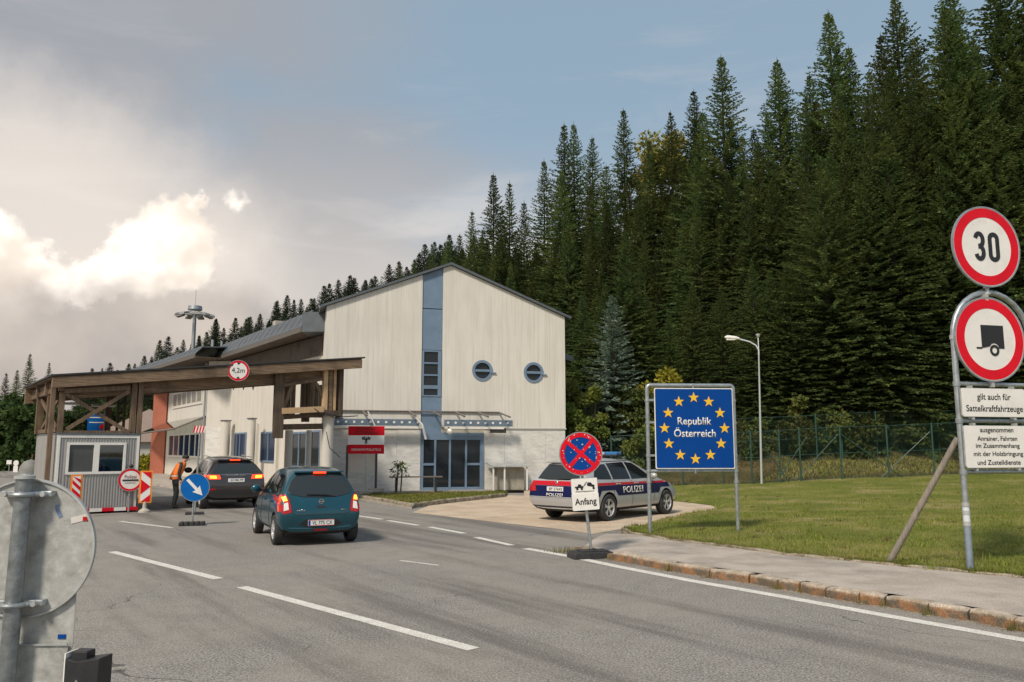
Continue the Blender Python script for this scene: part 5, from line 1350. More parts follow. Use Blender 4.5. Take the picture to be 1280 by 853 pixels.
# --- leaning no-stopping sign on a rubber foot
b3 = gnd(741, 697); NA = R(2)
nsn = thing('no_stopping_sign', 'leaning blue and red no-stopping sign with tow-away and Anfang plates on rubber foot', 'road sign', (b3.x, b3.y, 0), NA)
def nl(u, v): q = onpl(u, v, (b3.x, b3.y, 0), Vector((math.sin(NA), -math.cos(NA), 0))); d_ = q - b3; return (d_.x * math.cos(NA) + d_.y * math.sin(NA), q.z)
p0, p1 = nl(740, 692), nl(721, 541)
MB().tube((p0[0], 0, .02), (p1[0], 0, p1[1]), .027, 12).build('pole', M_GALV, nsn, smooth=True)
def tilt(ang_, cx, cz): return Matrix.Translation((cx, 0, cz)) @ Matrix.Rotation(ang_, 4, 'Y')
def part_group(o, cx, cz, a_): o.matrix_local = tilt(a_, cx, cz)
c_ = nl(725.5, 567.3); r5 = (nl(725, 541)[1] - nl(725, 594)[1]) / 2
fc = MB().prism(circ(0, 0, r5, 48), -.06, -.04).build('sign_face', M_SIGNB, nsn); part_group(fc, c_[0], c_[1], R(-4))
MB().ring(0, 0, r5 * .985, r5 * .78, -.067, -.058, 48).build('red_ring', M_SIGNR, fc); MB().ring(0, 0, r5 * 1.03, r5 * .99, -.065, -.03, 48).build('sign_rim', M_GALV, fc)
for a_ in (R(45), R(-45)):
    d = Vector((math.cos(a_), 0, math.sin(a_))); n3_ = Vector((-d.z, 0, d.x)); y0 = -.066 if a_ > 0 else -.0655
    MB().obox(Vector((0, y0, 0)) - d * r5 * .8 - n3_ * .034, d * r5 * 1.6, n3_ * .068, (0, .007, 0)).build('red_bar', M_SIGNR, fc)
rs = random.Random(5)
sc_ = MB()
for i in range(46):
    a_ = rs.uniform(0, 2 * PI); r_2 = r5 * math.sqrt(rs.uniform(0, .9)); x, z = r_2 * math.cos(a_), r_2 * math.sin(a_); s2 = rs.uniform(.006, .018)
    sc_.prism([(x - s2, z), (x, z - s2 * rs.uniform(.4, 1)), (x + s2 * .8, z + s2 * .2), (x - s2 * .2, z + s2)], -.0688, -.0665)
o = sc_.build('chipped_paint', mat('chipped_metal', (.55, .56, .56), .5), fc); o['kind'] = 'stuff'
for (u, v, wv, hv, a_, nm) in ((730, 607.5, .46, .26, R(3.5), 'tow_away_plate'), (731.5, 627, .47, .29, R(-4), 'text_plate')):
    c_ = nl(u, v); P_ = MB().prism(rrect(0, 0, wv, hv, .02), -.06 - (.01 if nm[0] == 't' and nm[1] == 'e' else 0), -.045).build(nm, M_SIGNW, nsn); part_group(P_, c_[0], c_[1], -a_ if nm[1] == 'o' else R(-4))
    MB().prism(rrect(0, 0, wv + .012, hv + .012, .022), -.055, -.04).build('plate_edge', M_GALV, P_)
    if nm == 'text_plate': text('Anfang', 0, -.01, .38, .15, M_BLACK, P_, y=-.073, bold=.03)
    else:
        y0, y1 = -.064, -.059
        m = MB().prism([(-.17, -.03), (-.02, -.03), (-.02, .0), (-.05, .0), (-.06, .03), (-.11, .035), (-.12, 0), (-.17, -.005)], y0, y1)
        m.prism([(-.02, .0), (.0, .0), (.05, .07), (.04, .075)], y0, y1); m.prism([(.05, -.0), (.17, -.03), (.18, .01), (.14, .02), (.12, .055), (.06, .06), (.045, .02)], y0, y1)
        for x, z in ((-.13, -.045), (-.05, -.045), (.16, -.045)): m.prism(circ(x, z, .022, 12), y0 - .001, y1)
        m.build('tow_truck_symbol', M_BLACK, P_); text('Abschleppzone', 0, -.095, .33, .032, M_BLACK, P_, y=-.062)
f_ = MB().prism([(-.42, 0), (.36, 0), (.34, .08), (.30, .11), (-.36, .11), (-.40, .08)], -.22, .2); ft = f_.build('rubber_foot', M_RUB, nsn, bevel=.015); ft.rotation_euler = (0, 0, R(14))
MB().box((.0, 0, .12), (.5, .28, .02)).box((.0, 0, .135), (.12, .12, .03)).build('foot_ridge', M_RUB, ft, bevel=.006)

# --- blue keep-right arrow sign
b4 = gnd(240, 657); 
bs = thing('keep_right_sign', 'round blue sign with white diagonal arrow on a pole in the road', 'road sign', (b4.x, b4.y, 0), R(15))
MB().tube((0, 0, .03), (.02, 0, 1.25), .024, 10).build('pole', M_GALV, bs, smooth=True)
zc4 = dep(242, 609.5, b4.y).z; r6 = .33
f_ = sign_disc(bs, .03, zc4, r6, M_SIGNB2, None, y=-.05)
a_ = R(-47); d = Vector((math.cos(a_), math.sin(a_))); n2_ = Vector((-d.y, d.x))
P2 = lambda al, ac: (.03 + d.x * al + n2_.x * ac, zc4 + d.y * al + n2_.y * ac)
MB().prism([P2(-.27, -.035), P2(.06, -.035), P2(.04, -.115), P2(.27, 0), P2(.04, .115), P2(.06, .035), P2(-.27, .035)], -.058, -.048).build('arrow', M_SIGNW, bs)
m = MB()
for i in range(5): MB().box((-.24 + i * .12, 0, .045), (.105, .34, .09)).build('foot_rib', M_RUB, bs, bevel=.02)
MB().box((0, 0, .03), (.58, .26, .05)).build('rubber_foot', M_RUB, bs, bevel=.01)
# thin height-marker pole with striped plate behind it
b5 = dep(244, 628, 23.5)
hp = thing('height_marker', 'thin pole with small red and white striped plate behind the arrow sign', 'marker', (b5.x, b5.y, 0), R(20))
tz = dep(245, 541, 23.5).z
MB().tube((0, 0, 0), (0.03, 0, tz), .026, 8).build('pole', M_GALV, hp)
MB().box((0, 0, .03), (.5, .35, .06)).build('foot', M_RUB, hp, bevel=.01)
m = MB()
for i in range(8):
    m.mat(i % 2); x = -.16 + i * .04; m.prism([(x, tz), (x + .04, tz), (x + .08, tz + .20), (x + .04, tz + .20)], -.03, -.01)
m.build('striped_plate', [M_SIGNR, M_SIGNW], hp)

# --- chevron beacons by the booth
def beacon(u, v, Yd, w_, h_, label, lower, a_):
    q = dep(u, v, Yd); t = thing('chevron_beacon', label, 'beacon', (q.x, q.y, 0), a_)
    z0 = .32 if lower == 'arrow' else .50
    MB().prism(rrect(0, z0 + h_ / 2, w_ + .09, h_ + .09, .02), -.02, .02).build('frame', mat('orange_plastic', (.85, .28, .02), .5), t)
    MB().prism([(-w_ / 2, z0), (w_ / 2, z0), (w_ / 2, z0 + h_), (-w_ / 2, z0 + h_)], -.028, -.015).build('white_face', M_SIGNW, t)
    k = 3; s2 = h_ / 3
    if lower == 'arrow':
        for zc_ in (z0 + h_ * .5,):
            MB().prism([(-w_ / 2, zc_ - s2 * .75), (w_ / 2, zc_), (-w_ / 2, zc_ + s2 * .75)], -.034, -.022).build('red_chevron', M_SIGNR, t)
        MB().prism([(w_ / 2, z0), (w_ / 2, z0 + s2 * .7), (-w_ / 2 + .02, z0)], -.034, -.022).build('red_chevron', M_SIGNR, t)
        MB().prism([(w_ / 2, z0 + h_), (-w_ / 2 + .02, z0 + h_), (w_ / 2, z0 + h_ - s2 * .7)], -.034, -.022).build('red_chevron', M_SIGNR, t)
    else:
        for i in range(k):
            za = z0 + h_ * (i + .05) / k
            MB().prism([(-w_ / 2, min(z0 + h_, za + w_)), (w_ / 2, za), (w_ / 2, min(z0 + h_, za + s2 * .52)), (-w_ / 2, min(z0 + h_, za + s2 * .52 + w_))], -.034, -.022).build('red_stripe', M_SIGNR, t)
    MB().tube((0, 0, .05), (0, 0, z0), .03, 8).build('stem', M_SIGNW, t)
    MB().lathe([(.17, 0), (.16, .05), (.06, .12), (.05, .28)], (0, 0, 0), 16).build('foot', M_CONC, t, smooth=True)
beacon(93, 640, 22.4, .20, .62, 'narrow red and white beacon standing before the booth window', 'stripe', CA)
beacon(180.5, 636, 24.2, .26, .86, 'red and white chevron beacon with orange frame at the booth corner', 'arrow', R(25))
MB_ = MB()
# round POLIZEI control sign on the booth corner
q = onpl(163, 600, O + cb_ * -.14, -cb_)
ps = thing('control_sign', 'round red-ringed stop-for-control sign on the booth corner', 'road sign', (q.x, q.y, q.z), CA - .1)
r7 = .33
sign_disc(ps, 0, 0, r7, M_SIGNW, M_SIGNR, .19); MB().box((0, -.006, -.01), (r7 * 1.3, .01, .045)).build('black_bar', M_BLACK, ps)
text('Polizei', 0, .09, r7 * .95, .10, mat('dark_red_print', (.25, .02, .02), .5), ps, y=-.003); MB().box((0, -.004, -.09), (r7 * .9, .006, .012)).build('thin_bar', M_BLACK, ps)
MB().tube((0, .06, -q.z + .02), (0, .06, .2), .03, 8).build('pole', M_GALV, ps); MB().ball((.0, 0, r7 + .07), .06, 1, .7, 1).build('small_lamp', M_BLK, ps, smooth=True)
# blue direction boards hanging inside the canopy
q = onpl(123, 528, F + cb_ * 6.4, -cb_)
bb_ = thing('blue_direction_board', 'small blue information board seen through the canopy bracing', 'sign', (q.x, q.y, q.z), CA - .3)
MB().prism(rrect(0, 0, .72, .62, .03), 0, .03).build('panel', M_SIGNB2, bb_)
for z in (.17, -.01): MB().box((0, -.004, z), (.6, .006, .035)).build('white_line', M_SIGNW, bb_)
MB().prism([(.05, -.25), (.3, -.25), (.3, -.12), (.18, -.05), (.05, -.12)], -.008, .001).build('red_emblem', M_SIGNR, bb_)
MB().tube((0, .05, -q.z), (0, .05, .3), .04, 8).build('post', M_GALV, bb_)
# strip lights under the canopy roof
for k, (x, y) in enumerate(((1.0, 3.6), (2.1, 4.2))):
    t = thing('strip_light', ('white strip lamp under the canopy roof, nearer the lane edge' if k == 0 else 'second white strip lamp deeper under the canopy roof'), 'lamp', F + cc * x + cb_ * y + Vector((0, 0, 3.35)), CA)
    MB().box((0, 0, 0), (.75, .14, .07)).build('housing', M_SIGNW, t, bevel=.01); MB().box((0, 0, -.04), (.7, .1, .02)).build('diffuser', MATS['white_lamp_glass'], t); MB().tube((-.3, 0, 0), (-.3, 0, .7), .01, 6).tube((.3, 0, 0), (.3, 0, .7), .01, 6).build('hanger', M_BLK, t)

# --- Austrian crossing board
q = dep(459, 617, 32.6); zz = gnd(459, 617)
ab = thing('national_border_board', 'red white red Republik Österreich border crossing board on one pole', 'sign', (q.x, 32.6, .1), R(3))
def al(u, v): p = dep(u, v, 32.6); return (p.x - q.x, p.z - .1)
(x0, z1), (x1, z0) = al(436, 533), al(480, 567.5)
w3, h3_ = x1 - x0, z1 - z0; cxx = (x0 + x1) / 2
for i, (mm, nm) in enumerate(((M_SIGNR, 'red_field'), (mat('bright_white_field', (.88, .87, .85), .5), 'white_field'), (M_SIGNR, 'red_field'))):
    MB().obox((x0, -.05, z1 - h3_ * (i + 1) / 3), (w3, 0, 0), (0, .03, 0), (0, 0, h3_ / 3 - .001)).build(nm, mm, ab)
text('REPUBLIK', cxx, z1 - h3_ * .09, w3 * .5, h3_ * .085, mat('dark_print', (.10, .02, .02), .5), ab, y=-.053, bold=.02); text('ÖSTERREICH', cxx, z1 - h3_ * .225, w3 * .62, h3_ * .11, MATS['dark_print'], ab, y=-.053, bold=.02)
text('GRENZKONTROLLSTELLE', cxx, z0 + h3_ * .15, w3 * .82, h3_ * .085, M_SIGNW, ab, y=-.053, bold=.03)
ec = z1 - h3_ * .5; eg = MB()
for sx in (-1, 1):
    for k in range(5):
        bx_, tx_ = .03 + .022 * k, .075 + .028 * k; zt_ = .15 - .012 * k; zb_ = -.01 - (0 if k < 3 else .012 * k) + .012 * k
        eg.prism([(cxx + sx * bx_, ec + zb_ + .02), (cxx + sx * (tx_ - .012), ec + zt_), (cxx + sx * (tx_ + .006), ec + zt_ - .01), (cxx + sx * (bx_ + .018), ec + zb_)][::sx], -.056, -.049)
    eg.prism([(cxx + sx * .01, ec - .05), (cxx + sx * .09, ec - .10), (cxx + sx * .08, ec - .12), (cxx + sx * .01, ec - .08)][::sx], -.056, -.049)
eg.prism([(cxx - .035, ec + .06), (cxx - .04, ec - .04), (cxx, ec - .09), (cxx + .04, ec - .04), (cxx + .035, ec + .06)], -.0575, -.05)
eg.prism([(cxx - .018, ec + .06), (cxx + .018, ec + .06), (cxx + .02, ec + .13), (cxx - .035, ec + .12), (cxx - .015, ec + .10)], -.0575, -.05)
eg.prism([(cxx - .01, ec - .08), (cxx + .01, ec - .08), (cxx + .035, ec - .16), (cxx - .035, ec - .16)], -.0575, -.05)
o = eg.build('eagle_emblem', M_BLACK, ab); o['kind'] = 'stuff'
MB().tube((cxx + .03, 0, 0), (cxx + .03, 0, z0 + .3), .035, 10).build('pole', M_GALV, ab); MB().box((cxx + .03, 0, .05), (.5, .4, .1)).build('foot', M_CONC, ab, bevel=.02)
# cream notice board with dark posts behind it
q2 = dep(452, 590, 33.6)
nb_ = thing('notice_board', 'blank cream board between two dark posts behind the border crossing board', 'board', (q2.x, 33.6, .1), GA)
for u in (434.5, 470.5): p = dep(u, 560, 33.6); MB().box((p.x - q2.x, 0, (p.z + .0) / 2 + (.0)), (.09, .09, p.z)).build('post', mat('dark_steel', (.06, .06, .065), .5), nb_)
p, p_ = dep(437, 563, 33.6), dep(469, 594, 33.6)
MB().box(((p.x + p_.x) / 2 - q2.x, 0, (p.z + p_.z) / 2), (p_.x - p.x - .02, .05, p.z - p_.z)).build('panel', M_WHITE, nb_)
for du in (-1, 1): MB().box((du * .62, -.0, .06), (.6, .5, .14)).build('rubble_foot', M_CONC, nb_, bevel=.03)
# bench and spindly plant, shelter box
q3 = fac(520, 600, 1.0); bx = thing('bench', 'simple rail bench before the station entrance', 'bench', G0 + gd * q3[0] + gn * 1.0 + Vector((0, 0, .05)), GA)
L_ = fac(552, 600, 1.0)[0] - fac(487, 600, 1.0)[0]; sh = .62
MB().box((0, 0, sh), (L_, .35, .05)).build('seat', MATS['brown_steel'], bx)
for x in (-L_ * .38, L_ * .38): MB().box((x, 0, sh / 2), (.06, .3, sh)).build('leg', M_BLK, bx)
q4 = fac(634, 600, .7); sh_ = thing('shelter_box', 'low flat-roofed bin shelter with white posts right of the entrance', 'shelter', G0 + gd * q4[0] + gn * .75 + Vector((0, 0, .05)), GA)
sw_ = fac(655, 600, .7)[0] - fac(613.5, 600, .7)[0]; sz_ = fac(634, 579, .7)[1] - .05
MB().obox((-sw_ / 2 - .08, -.55, sz_ - .16), (sw_ + .16, 0, 0), (0, 1.15, .12), (0, 0, .05)).build('roof', M_GALVD, sh_)
for x, y in ((-sw_ / 2, -.45), (-sw_ * .17, -.45), (sw_ / 2, -.45)): MB().box((x, y, (sz_ - .1) / 2), (.06, .06, sz_ - .12)).build('post', M_SIGNW, sh_)
MB().box((.1, .1, sz_ * .42), (sw_ * .82, .5, sz_ * .84)).build('bin_box', mat('stained_concrete', (.36, .33, .27), .9, var=.2, vscale=4, dark=(.18, .15, .11), damt=.6), sh_, bevel=.02)

# ================================================================== FOREGROUND SIGN BACKS, lower left
FY = 3.95
c_ = dep(33, 685, FY); fg = thing('sign_pole', 'galvanised pole with round sign seen from behind in the lower left corner', 'road sign', (c_.x, FY, 0), R(2))
r8 = .322
def fl_(u, v): p = dep(u, v, FY); return (p.x - c_.x, p.z)
cz8 = c_.z
pa, pb = fl_(18.5, 853), fl_(41, 598)
dx = (pb[0] - pa[0]) / (pb[1] - pa[1])
MB().tube((pa[0] - dx * pa[1], -.07, 0), (pb[0] + dx * .0, -.07, pb[1]), .038, 20).build('pole', mat('old_galvanised_pole', (.25, .27, .275), .45, .6, var=.3, vscale=22, bump=.2, bscale=60), fg, smooth=True)
MB().tube((pb[0], -.07, pb[1] - .0), (pb[0], -.07, pb[1] + .015), .046, 20).build('pole_cap', M_GALVD, fg, smooth=True)
M_ALU = mat('bare_aluminium_back', (.43, .43, .405), .5, .2, var=.26, vscale=16, bump=.2, bscale=60, dark=(.24, .235, .205), damt=.8, dscale=6)
dk = MB().prism(circ(0, cz8, r8, 64), .0, .004).build('sign_back', M_ALU, fg)
MB().ring(0, cz8, r8 + .006, r8 - .004, -.012, .008, 64).build('sign_rim', M_GALVD, fg)
def clampb(z, x):
    c = MB(); c.box((x, -.02, z), (.24, .05, .028)); cl_ = c.build('clamp', M_GALV, fg, bevel=.006)
    MB().ring(x - .0, -.07, .055, .043, z - .02, z + .02, 24)
    b_ = MB(); 
    vs_ = [(x + .052 * math.cos(t), -.07 - .052 * math.sin(t)) for t in [PI * i / 10 for i in range(11)]]
    pts_ = [(px_, py_, z) for px_, py_ in vs_]
    b_.path([(x - .10 + .0, -.035, z)] + [(a__, b__, z) for a__, b__, _ in pts_[::-1]] + [(x + .10, -.035, z)], .012, 8); b_.build('band', M_GALV, cl_, smooth=True)
    for sx in (-1, 1): MB().tube((x + sx * .09, -.075, z), (x + sx * .09, .0, z), .013, 6).build('bolt', M_GALVD, cl_)
for v in (617, 752): u_ = 41 - (v - 598) * 22.5 / 255; x, z = fl_(u_, v); clampb(z, x)
stk = mat('faded_sticker', (.62, .58, .54), .6, var=.1); x, z = fl_(99, 652)
s__ = MB().obox((x - .04, -.003, z - .012), (.08, 0, .02), (0, .002, 0), (-.004, 0, .03)).build('sticker', stk, dk); MB().box((x + .025, -.004, z + .012), (.022, .002, .02)).build('sticker_mark', M_LREF, s__)
x, z = fl_(73, 640); MB().prism([(x - .02, z + .03), (x, z + .035), (x + .005, z + .005), (x + .02, z - .02), (x + .004, z - .03), (x - .012, z)], -.003, -.001).build('sticker', mat('blue_scrap', (.18, .24, .38), .6), dk)
z1 = fl_(50, 750)[1]; z2 = fl_(50, 803)[1]; xr = fl_(90, 780)[0]
sq = MB().prism(rrect(xr - .40, (z1 + z2) / 2 - .0, .80, z1 - z2 + .1, .03), .012, .016).build('plate_back', M_ALU, fg)
z3 = fl_(50, 806)[1]; xr3 = fl_(83, 820)[0]
MB().prism(rrect(xr3 - .40, z3 - .22, .80, .44, .02), -.002, .002).build('plate_back', M_ALU, fg); MB().obox((xr3 - .8, -.012, z3 - .004), (.8, 0, 0), (0, .012, 0), (0, 0, .008)).build('plate_lip', M_GALVD, fg)
x, z = fl_(75, 797); MB().box((x, .009, z), (.036, .004, .02)).build('blue_label', M_SIGNB, sq)
# black-topped guide post beside it
GYp = 3.45; q = dep(111, 840, GYp)
gp = thing('guide_post', 'white guide post with black cap at the bottom left edge of the photo', 'post', (q.x, GYp, 0), R(-6))
zt9 = dep(110, 821, GYp).z; zt8 = dep(102, 811, GYp).z
MB().prism([(-.07, 0), (.06, 0), (.06, zt9 - .35), (-.07, zt9 - .35)], -.03, .05).build('post', M_SIGNW, gp)
MB().prism([(-.078, zt9 - .35), (.068, zt9 - .35), (.070, zt9 + .004), (.035, zt9 + .0), (-.03, zt9 - .010), (-.078, zt9 + .002)], -.045, .05).build('black_cap', M_BLK, gp, bevel=.004)
MB().box((-.035, .01, zt9 + .0), (.07, .06, .05)).build('cap_knob', M_BLK, gp, bevel=.006); MB().tube((-.02, -.047, zt9 - .085), (-.02, -.05, zt9 - .085), .006, 8).build('rivet', M_CHROME, gp)
MB().box((-.082, .0, zt9 - .13), (.006, .08, .3)).build('white_edge', M_SIGNW, gp)

# ================================================================== FENCE, LAMP, MAST
def fence(P, Q, H, label, posts, braces, z_extra=0.0):
    t = thing('chain_link_fence', label, 'fence', (0, 0, 0)); d = (Q - P); L = d.length; d.normalize(); nrm = Vector((-d.y, d.x, 0))
    zg = lambda s: (zlawn if (P + d * s).y < 42 else (lambda x, y: zter(x, y)))((P + d * s).x, (P + d * s).y)
    at_ = lambda s, z, o=0.0: P + d * s + nrm * o + Vector((0, 0, zg(s) + z))
    for s_ in posts: MB().tube(at_(s_, -.1), at_(s_, H + .05), .040, 8).build('post', M_GREENP, t, smooth=True)
    for (s_, dr_) in braces: MB().tube(at_(s_, H * .85), at_(s_ + dr_, 0), .022, 6).build('brace', M_GREENP, t)
    wr = MB(); step = .13; n = int(L / step)
    def thin(a, b, r_w=.0026):
        wr.tube(a, b, r_w, 3, cap=False)
    for i in range(-int(H / step), n):
        for sg in (1, -1):
            a0, a1 = i * step, i * step + H
            za, zb = 0, H
            if a0 < 0: za = -a0; a0 = 0
            if a1 > L: zb = H - (a1 - L); a1 = L
            if a1 <= a0: continue
            if sg < 0: za, zb = H - za, H - zb
            thin(at_(a0, za, .05), at_(a1, zb, .05))
    o = wr.build('wire_mesh', M_GREENP, t); o['kind'] = 'stuff'
    for z in (H, H * .5, .08):
        pts = [at_(L * i / 24, z, .05) for i in range(25)]; MB().path(pts, .012, 5).build('tension_wire', M_GREENP, t)
    return t
P1_ = Vector((4.6, 37.4, 0)); Q1_ = Vector((30, 36.0, 0)); LF = (Q1_ - P1_).length
sx_ = lambda u: (dep(u, 593, 37.0).x - 4.6) * 1.003
fence(P1_, Q1_, 2.35, 'green chain-link fence along the top edge of the lawn', [0.0] + [sx_(u) for u in (855, 905, 940, 975, 1000, 1050, 1107, 1162, 1215, 1272, 1330)], [(sx_(950), 1.3), (sx_(1047), -2.0), (sx_(1052), 2.6), (sx_(1160), -2.3), (sx_(1010), -1.5)])
fence(Vector((9.0, 40.9, 0)), Vector((24, 41.2, 0)), 2.3, 'second green fence standing a little behind the lawn fence', [3.6, 6.5, 7.8, 9.6, 12.8], [(6.5, 1.5)])
ly = 36.6; q = dep(951.5, 594, ly); zb = zlawn(q.x, ly)
lm_ = thing('street_lamp', 'slender white street lamp with curved arm in front of the forest', 'street lamp', (q.x, ly, zb - .1))
pt = dep(948, 432, ly); H_ = pt.z - zb + .1; tx = pt.x - q.x
arm = dep(912, 423.5, ly); ax_, az_ = arm.x - q.x, arm.z - zb + .1
MB().tube((0, 0, 0), (tx * .6, 0, H_ * .55), .052, 10, .044).tube((tx * .6, 0, H_ * .55), (tx, 0, H_ - .4), .044, 10, .034).build('pole', mat('light_grey_lamp_paint', (.42, .44, .44), .5), lm_, smooth=True)
MB().path([(tx, 0, H_ - .45), (tx, 0, H_ - .2), (tx - .12, 0, H_ + .0), (tx - .4, 0, H_ + .17), (ax_ + .3, 0, az_ + .02)], .035, 8).build('arm', M_SLEEVE, lm_, smooth=True)
hd = MB().path([(ax_ + .45, 0, az_), (ax_ + .3, 0, az_ + .02), (ax_ - .1, 0, az_ + .06), (ax_ - .22, 0, az_ + .07)], [.05, .09, .10, .04], 12).build('lamp_head', M_SIGNW, lm_, smooth=True)
MB().box((ax_ + .05, 0, az_ - .05), (.4, .12, .04)).build('lens', MATS['white_lamp_glass'], hd)
kz = dep(949, 418, ly).z - zb + .1
MB().tube((tx, 0, H_ - .4), (tx, 0, kz - .1), .025, 8).build('sensor_stem', M_SLEEVE, lm_); MB().lathe([(.001, kz - .15), (.06, kz - .12), (.12, kz), (.001, kz + .03)], (tx, 0, 0), 14).build('sensor', M_SIGNW, lm_, smooth=True)

MY = 75.0; q = dep(241, 440, MY)
mt = thing('floodlight_mast', 'tall mast with a ring of floodlights rising behind the office wing roof', 'light mast', (q.x, MY, zter(q.x, MY)))
g0 = zter(q.x, MY); zt = dep(241, 392, MY).z - g0; zt2 = dep(241, 383, MY).z - g0; zn = dep(241, 363, MY).z - g0
MB().tube((0, 0, 0), (0, 0, zt2), .24, 14, .16).build('pole', M_GALV, mt, smooth=True)
MB().lathe([(.001, zt2 + .05), (.62, zt2), (.66, zt2 - .35), (.4, zt2 - .5), (.001, zt2 - .5)], (0, 0, 0), 24).build('crown_housing', M_GALV, mt, smooth=True)
MB().tube((0, 0, zt2), (0, 0, zn), .025, 6).build('lightning_rod', M_GALVD, mt)
MB().lathe([(1.15, zt - .06), (1.2, zt), (1.15, zt + .06), (1.1, zt), (1.15, zt - .06)], (0, 0, 0), 24).build('ring', M_GALVD, mt)
for k in range(9):
    a = 2 * PI * k / 9 + .2; dx_, dy_ = math.cos(a), math.sin(a)
    fo = MB().obox((dx_ * 1.1 - dy_ * -.28, dy_ * 1.1 + dx_ * -.28, zt + .05), (dx_ * .65, dy_ * .65, -.18), (-dy_ * .56, dx_ * .56, 0), (dx_ * .05, dy_ * .05, -.2)).build('floodlight', mat('flood_housing', (.30, .30, .29), .5), mt)
    MB().tube((0, 0, zt - .1), (dx_ * 1.15, dy_ * 1.15, zt), .035, 6).build('spoke', M_GALVD, mt)

# far-left round sign, white post and grey dome by the road
q = gnd(19, 590.5); t = thing('small_round_sign', 'small round pale sign on a post far off at the left road edge', 'road sign', (q.x, q.y, 0))
zc = dep(19.5, 579, q.y).z; rr_ = 3.3 / 1000 * q.y; MB().prism(circ(0, zc, rr_, 24), 0, .05).build('sign_face', M_SIGNW, t); MB().box((0, .02, zc - rr_ - .25), (.35, .05, .5)).build('plate', M_SIGNW, t); MB().tube((0, .08, 0), (0, .08, zc), .06, 8).build('post', M_GALV, t)
q = gnd(10.5, 590); t = thing('small_white_board', 'tiny white board on posts at the far left edge', 'sign', (q.x, q.y, 0)); zc = dep(10, 578, q.y).z
MB().box((0, 0, zc), (.4, .05, .32)).build('panel', M_SIGNW, t); MB().tube((0, .05, 0), (0, .05, zc), .04, 6).build('post', M_GALV, t)
q = dep(36, 606, 38); t = thing('grey_dome_bin', 'grey rounded bin by the roadside left of the booth', 'container', (q.x, 38, 0))
rr_ = .47; MB().lathe([(rr_, 0), (rr_ * 1.02, .7), (rr_ * .9, 1.02), (rr_ * .6, 1.26), (.001, 1.36)], (0, 0, 0), 24).build('shell', mat('weathered_grey_shell', (.22, .215, .20), .7, var=.2, vscale=3), t, smooth=True); MB().lathe([(rr_ * 1.05, .6), (rr_ * 1.07, .66), (rr_ * 1.05, .7)], (0, 0, 0), 24).build('band', M_GALV, t)
q = gnd(36.5, 607); t = thing('rusty_stake', 'thin rusty stake standing before the grey rounded bin', 'stake', (q.x, q.y, 0)); MB().tube((0, 0, 0), (.05, 0, dep(38, 568, q.y).z), .03, 6).build('rod', mat('rust', (.18, .08, .04), .9), t); MB().box((0, 0, .03), (.3, .3, .06)).build('foot', M_CONC, t)

# ================================================================== PEOPLE
def person_mesh(J, radii, edges, name, parent, colf, mats, sub=1):
    me = bpy.data.meshes.new('p'); names = list(J); me.from_pydata([J[k] for k in names], [(names.index(a), names.index(b)) for a, b in edges], [])
    o = bpy.data.objects.new('p', me); C.objects.link(o)
    o.modifiers.new('k', 'SKIN'); sv_ = me.skin_vertices[0].data
    for i, k in enumerate(names): sv_[i].radius = radii[k] if hasattr(radii[k], '__len__') else (radii[k], radii[k]); sv_[i].use_root = (k == 'pelvis')
    ss = o.modifiers.new('s', 'SUBSURF'); ss.levels = sub; ss.render_levels = sub
    m = evald(o); bpy.data.objects.remove(o); m.materials.clear()
    for x in mats: m.materials.append(x)
    m.polygons.foreach_set('material_index', [colf(p.center) for p in m.polygons]); m.polygons.foreach_set('use_smooth', [True] * len(m.polygons))
    return m
def hand(mb, c, d, side, curl=.5):
    """palm and five tapering bent fingers, rooted at wrist c and pointing along d"""
    d = Vector(d).normalized(); s = d.cross(Vector((0, 0, 1))); s = s.normalized() if s.length > .1 else Vector((0, 1, 0)); n = s.cross(d)
    c = Vector(c); mb.obox(c - s * .036 - n * .013, s * .072, d * .09, n * .026)
    for k, L in enumerate((.068, .078, .073, .055)):
        b = c + d * .085 + s * (-.028 + .019 * k); m1 = b + d * L * .5 + n * -.006; e = m1 + (d * math.cos(curl) - n * math.sin(curl)) * L * .5
        mb.path([b, m1, e], [.0095, .0085, .006], 6)
    b = c + d * .025 - s * .035 * side; mb.path([b, b + d * .03 - s * .02 * side, b + d * .06 - s * .022 * side], [.011, .010, .007], 6)
# border guard, bending slightly forward to look into the SUV
q = gnd(219, 636); 
gd_ = thing('person', 'standing person in orange vest and dark uniform leaning towards the stopped SUV', 'person', (q.x, q.y, 0), R(-62))
gd_.scale = (.98,) * 3     # local +y = forward
J = {'pelvis': (0, -.06, .93), 'waist': (0, -.03, 1.06), 'chest': (0, .05, 1.27), 'shoulders': (0, .12, 1.42), 'neck': (0, .17, 1.49), 'head': (0, .24, 1.57), 'crown': (0, .27, 1.66),
     'hl': (-.10, -.05, .88), 'kl': (-.11, .03, .50), 'al': (-.11, -.04, .09), 'tl': (-.12, .12, .045), 'hr': (.10, -.05, .88), 'kr': (.11, .0, .49), 'ar': (.12, -.08, .09), 'tr': (.14, .08, .045),
     'sl': (-.19, .10, 1.41), 'el': (-.25, .03, 1.13), 'wl': (-.22, .15, .93), 'sr': (.19, .10, 1.41), 'er': (.26, .02, 1.13), 'wr': (.22, .10, .90)}
Rd = {'pelvis': (.16, .12), 'waist': (.15, .11), 'chest': (.17, .12), 'shoulders': (.12, .09), 'neck': .055, 'head': (.082, .098), 'crown': (.06, .07), 'hl': .10, 'kl': .088, 'al': .066, 'tl': .048, 'hr': .115, 'kr': .088, 'ar': .066, 'tr': .048,
      'sl': .068, 'el': .05, 'wl': .032, 'sr': .068, 'er': .05, 'wr': .032}
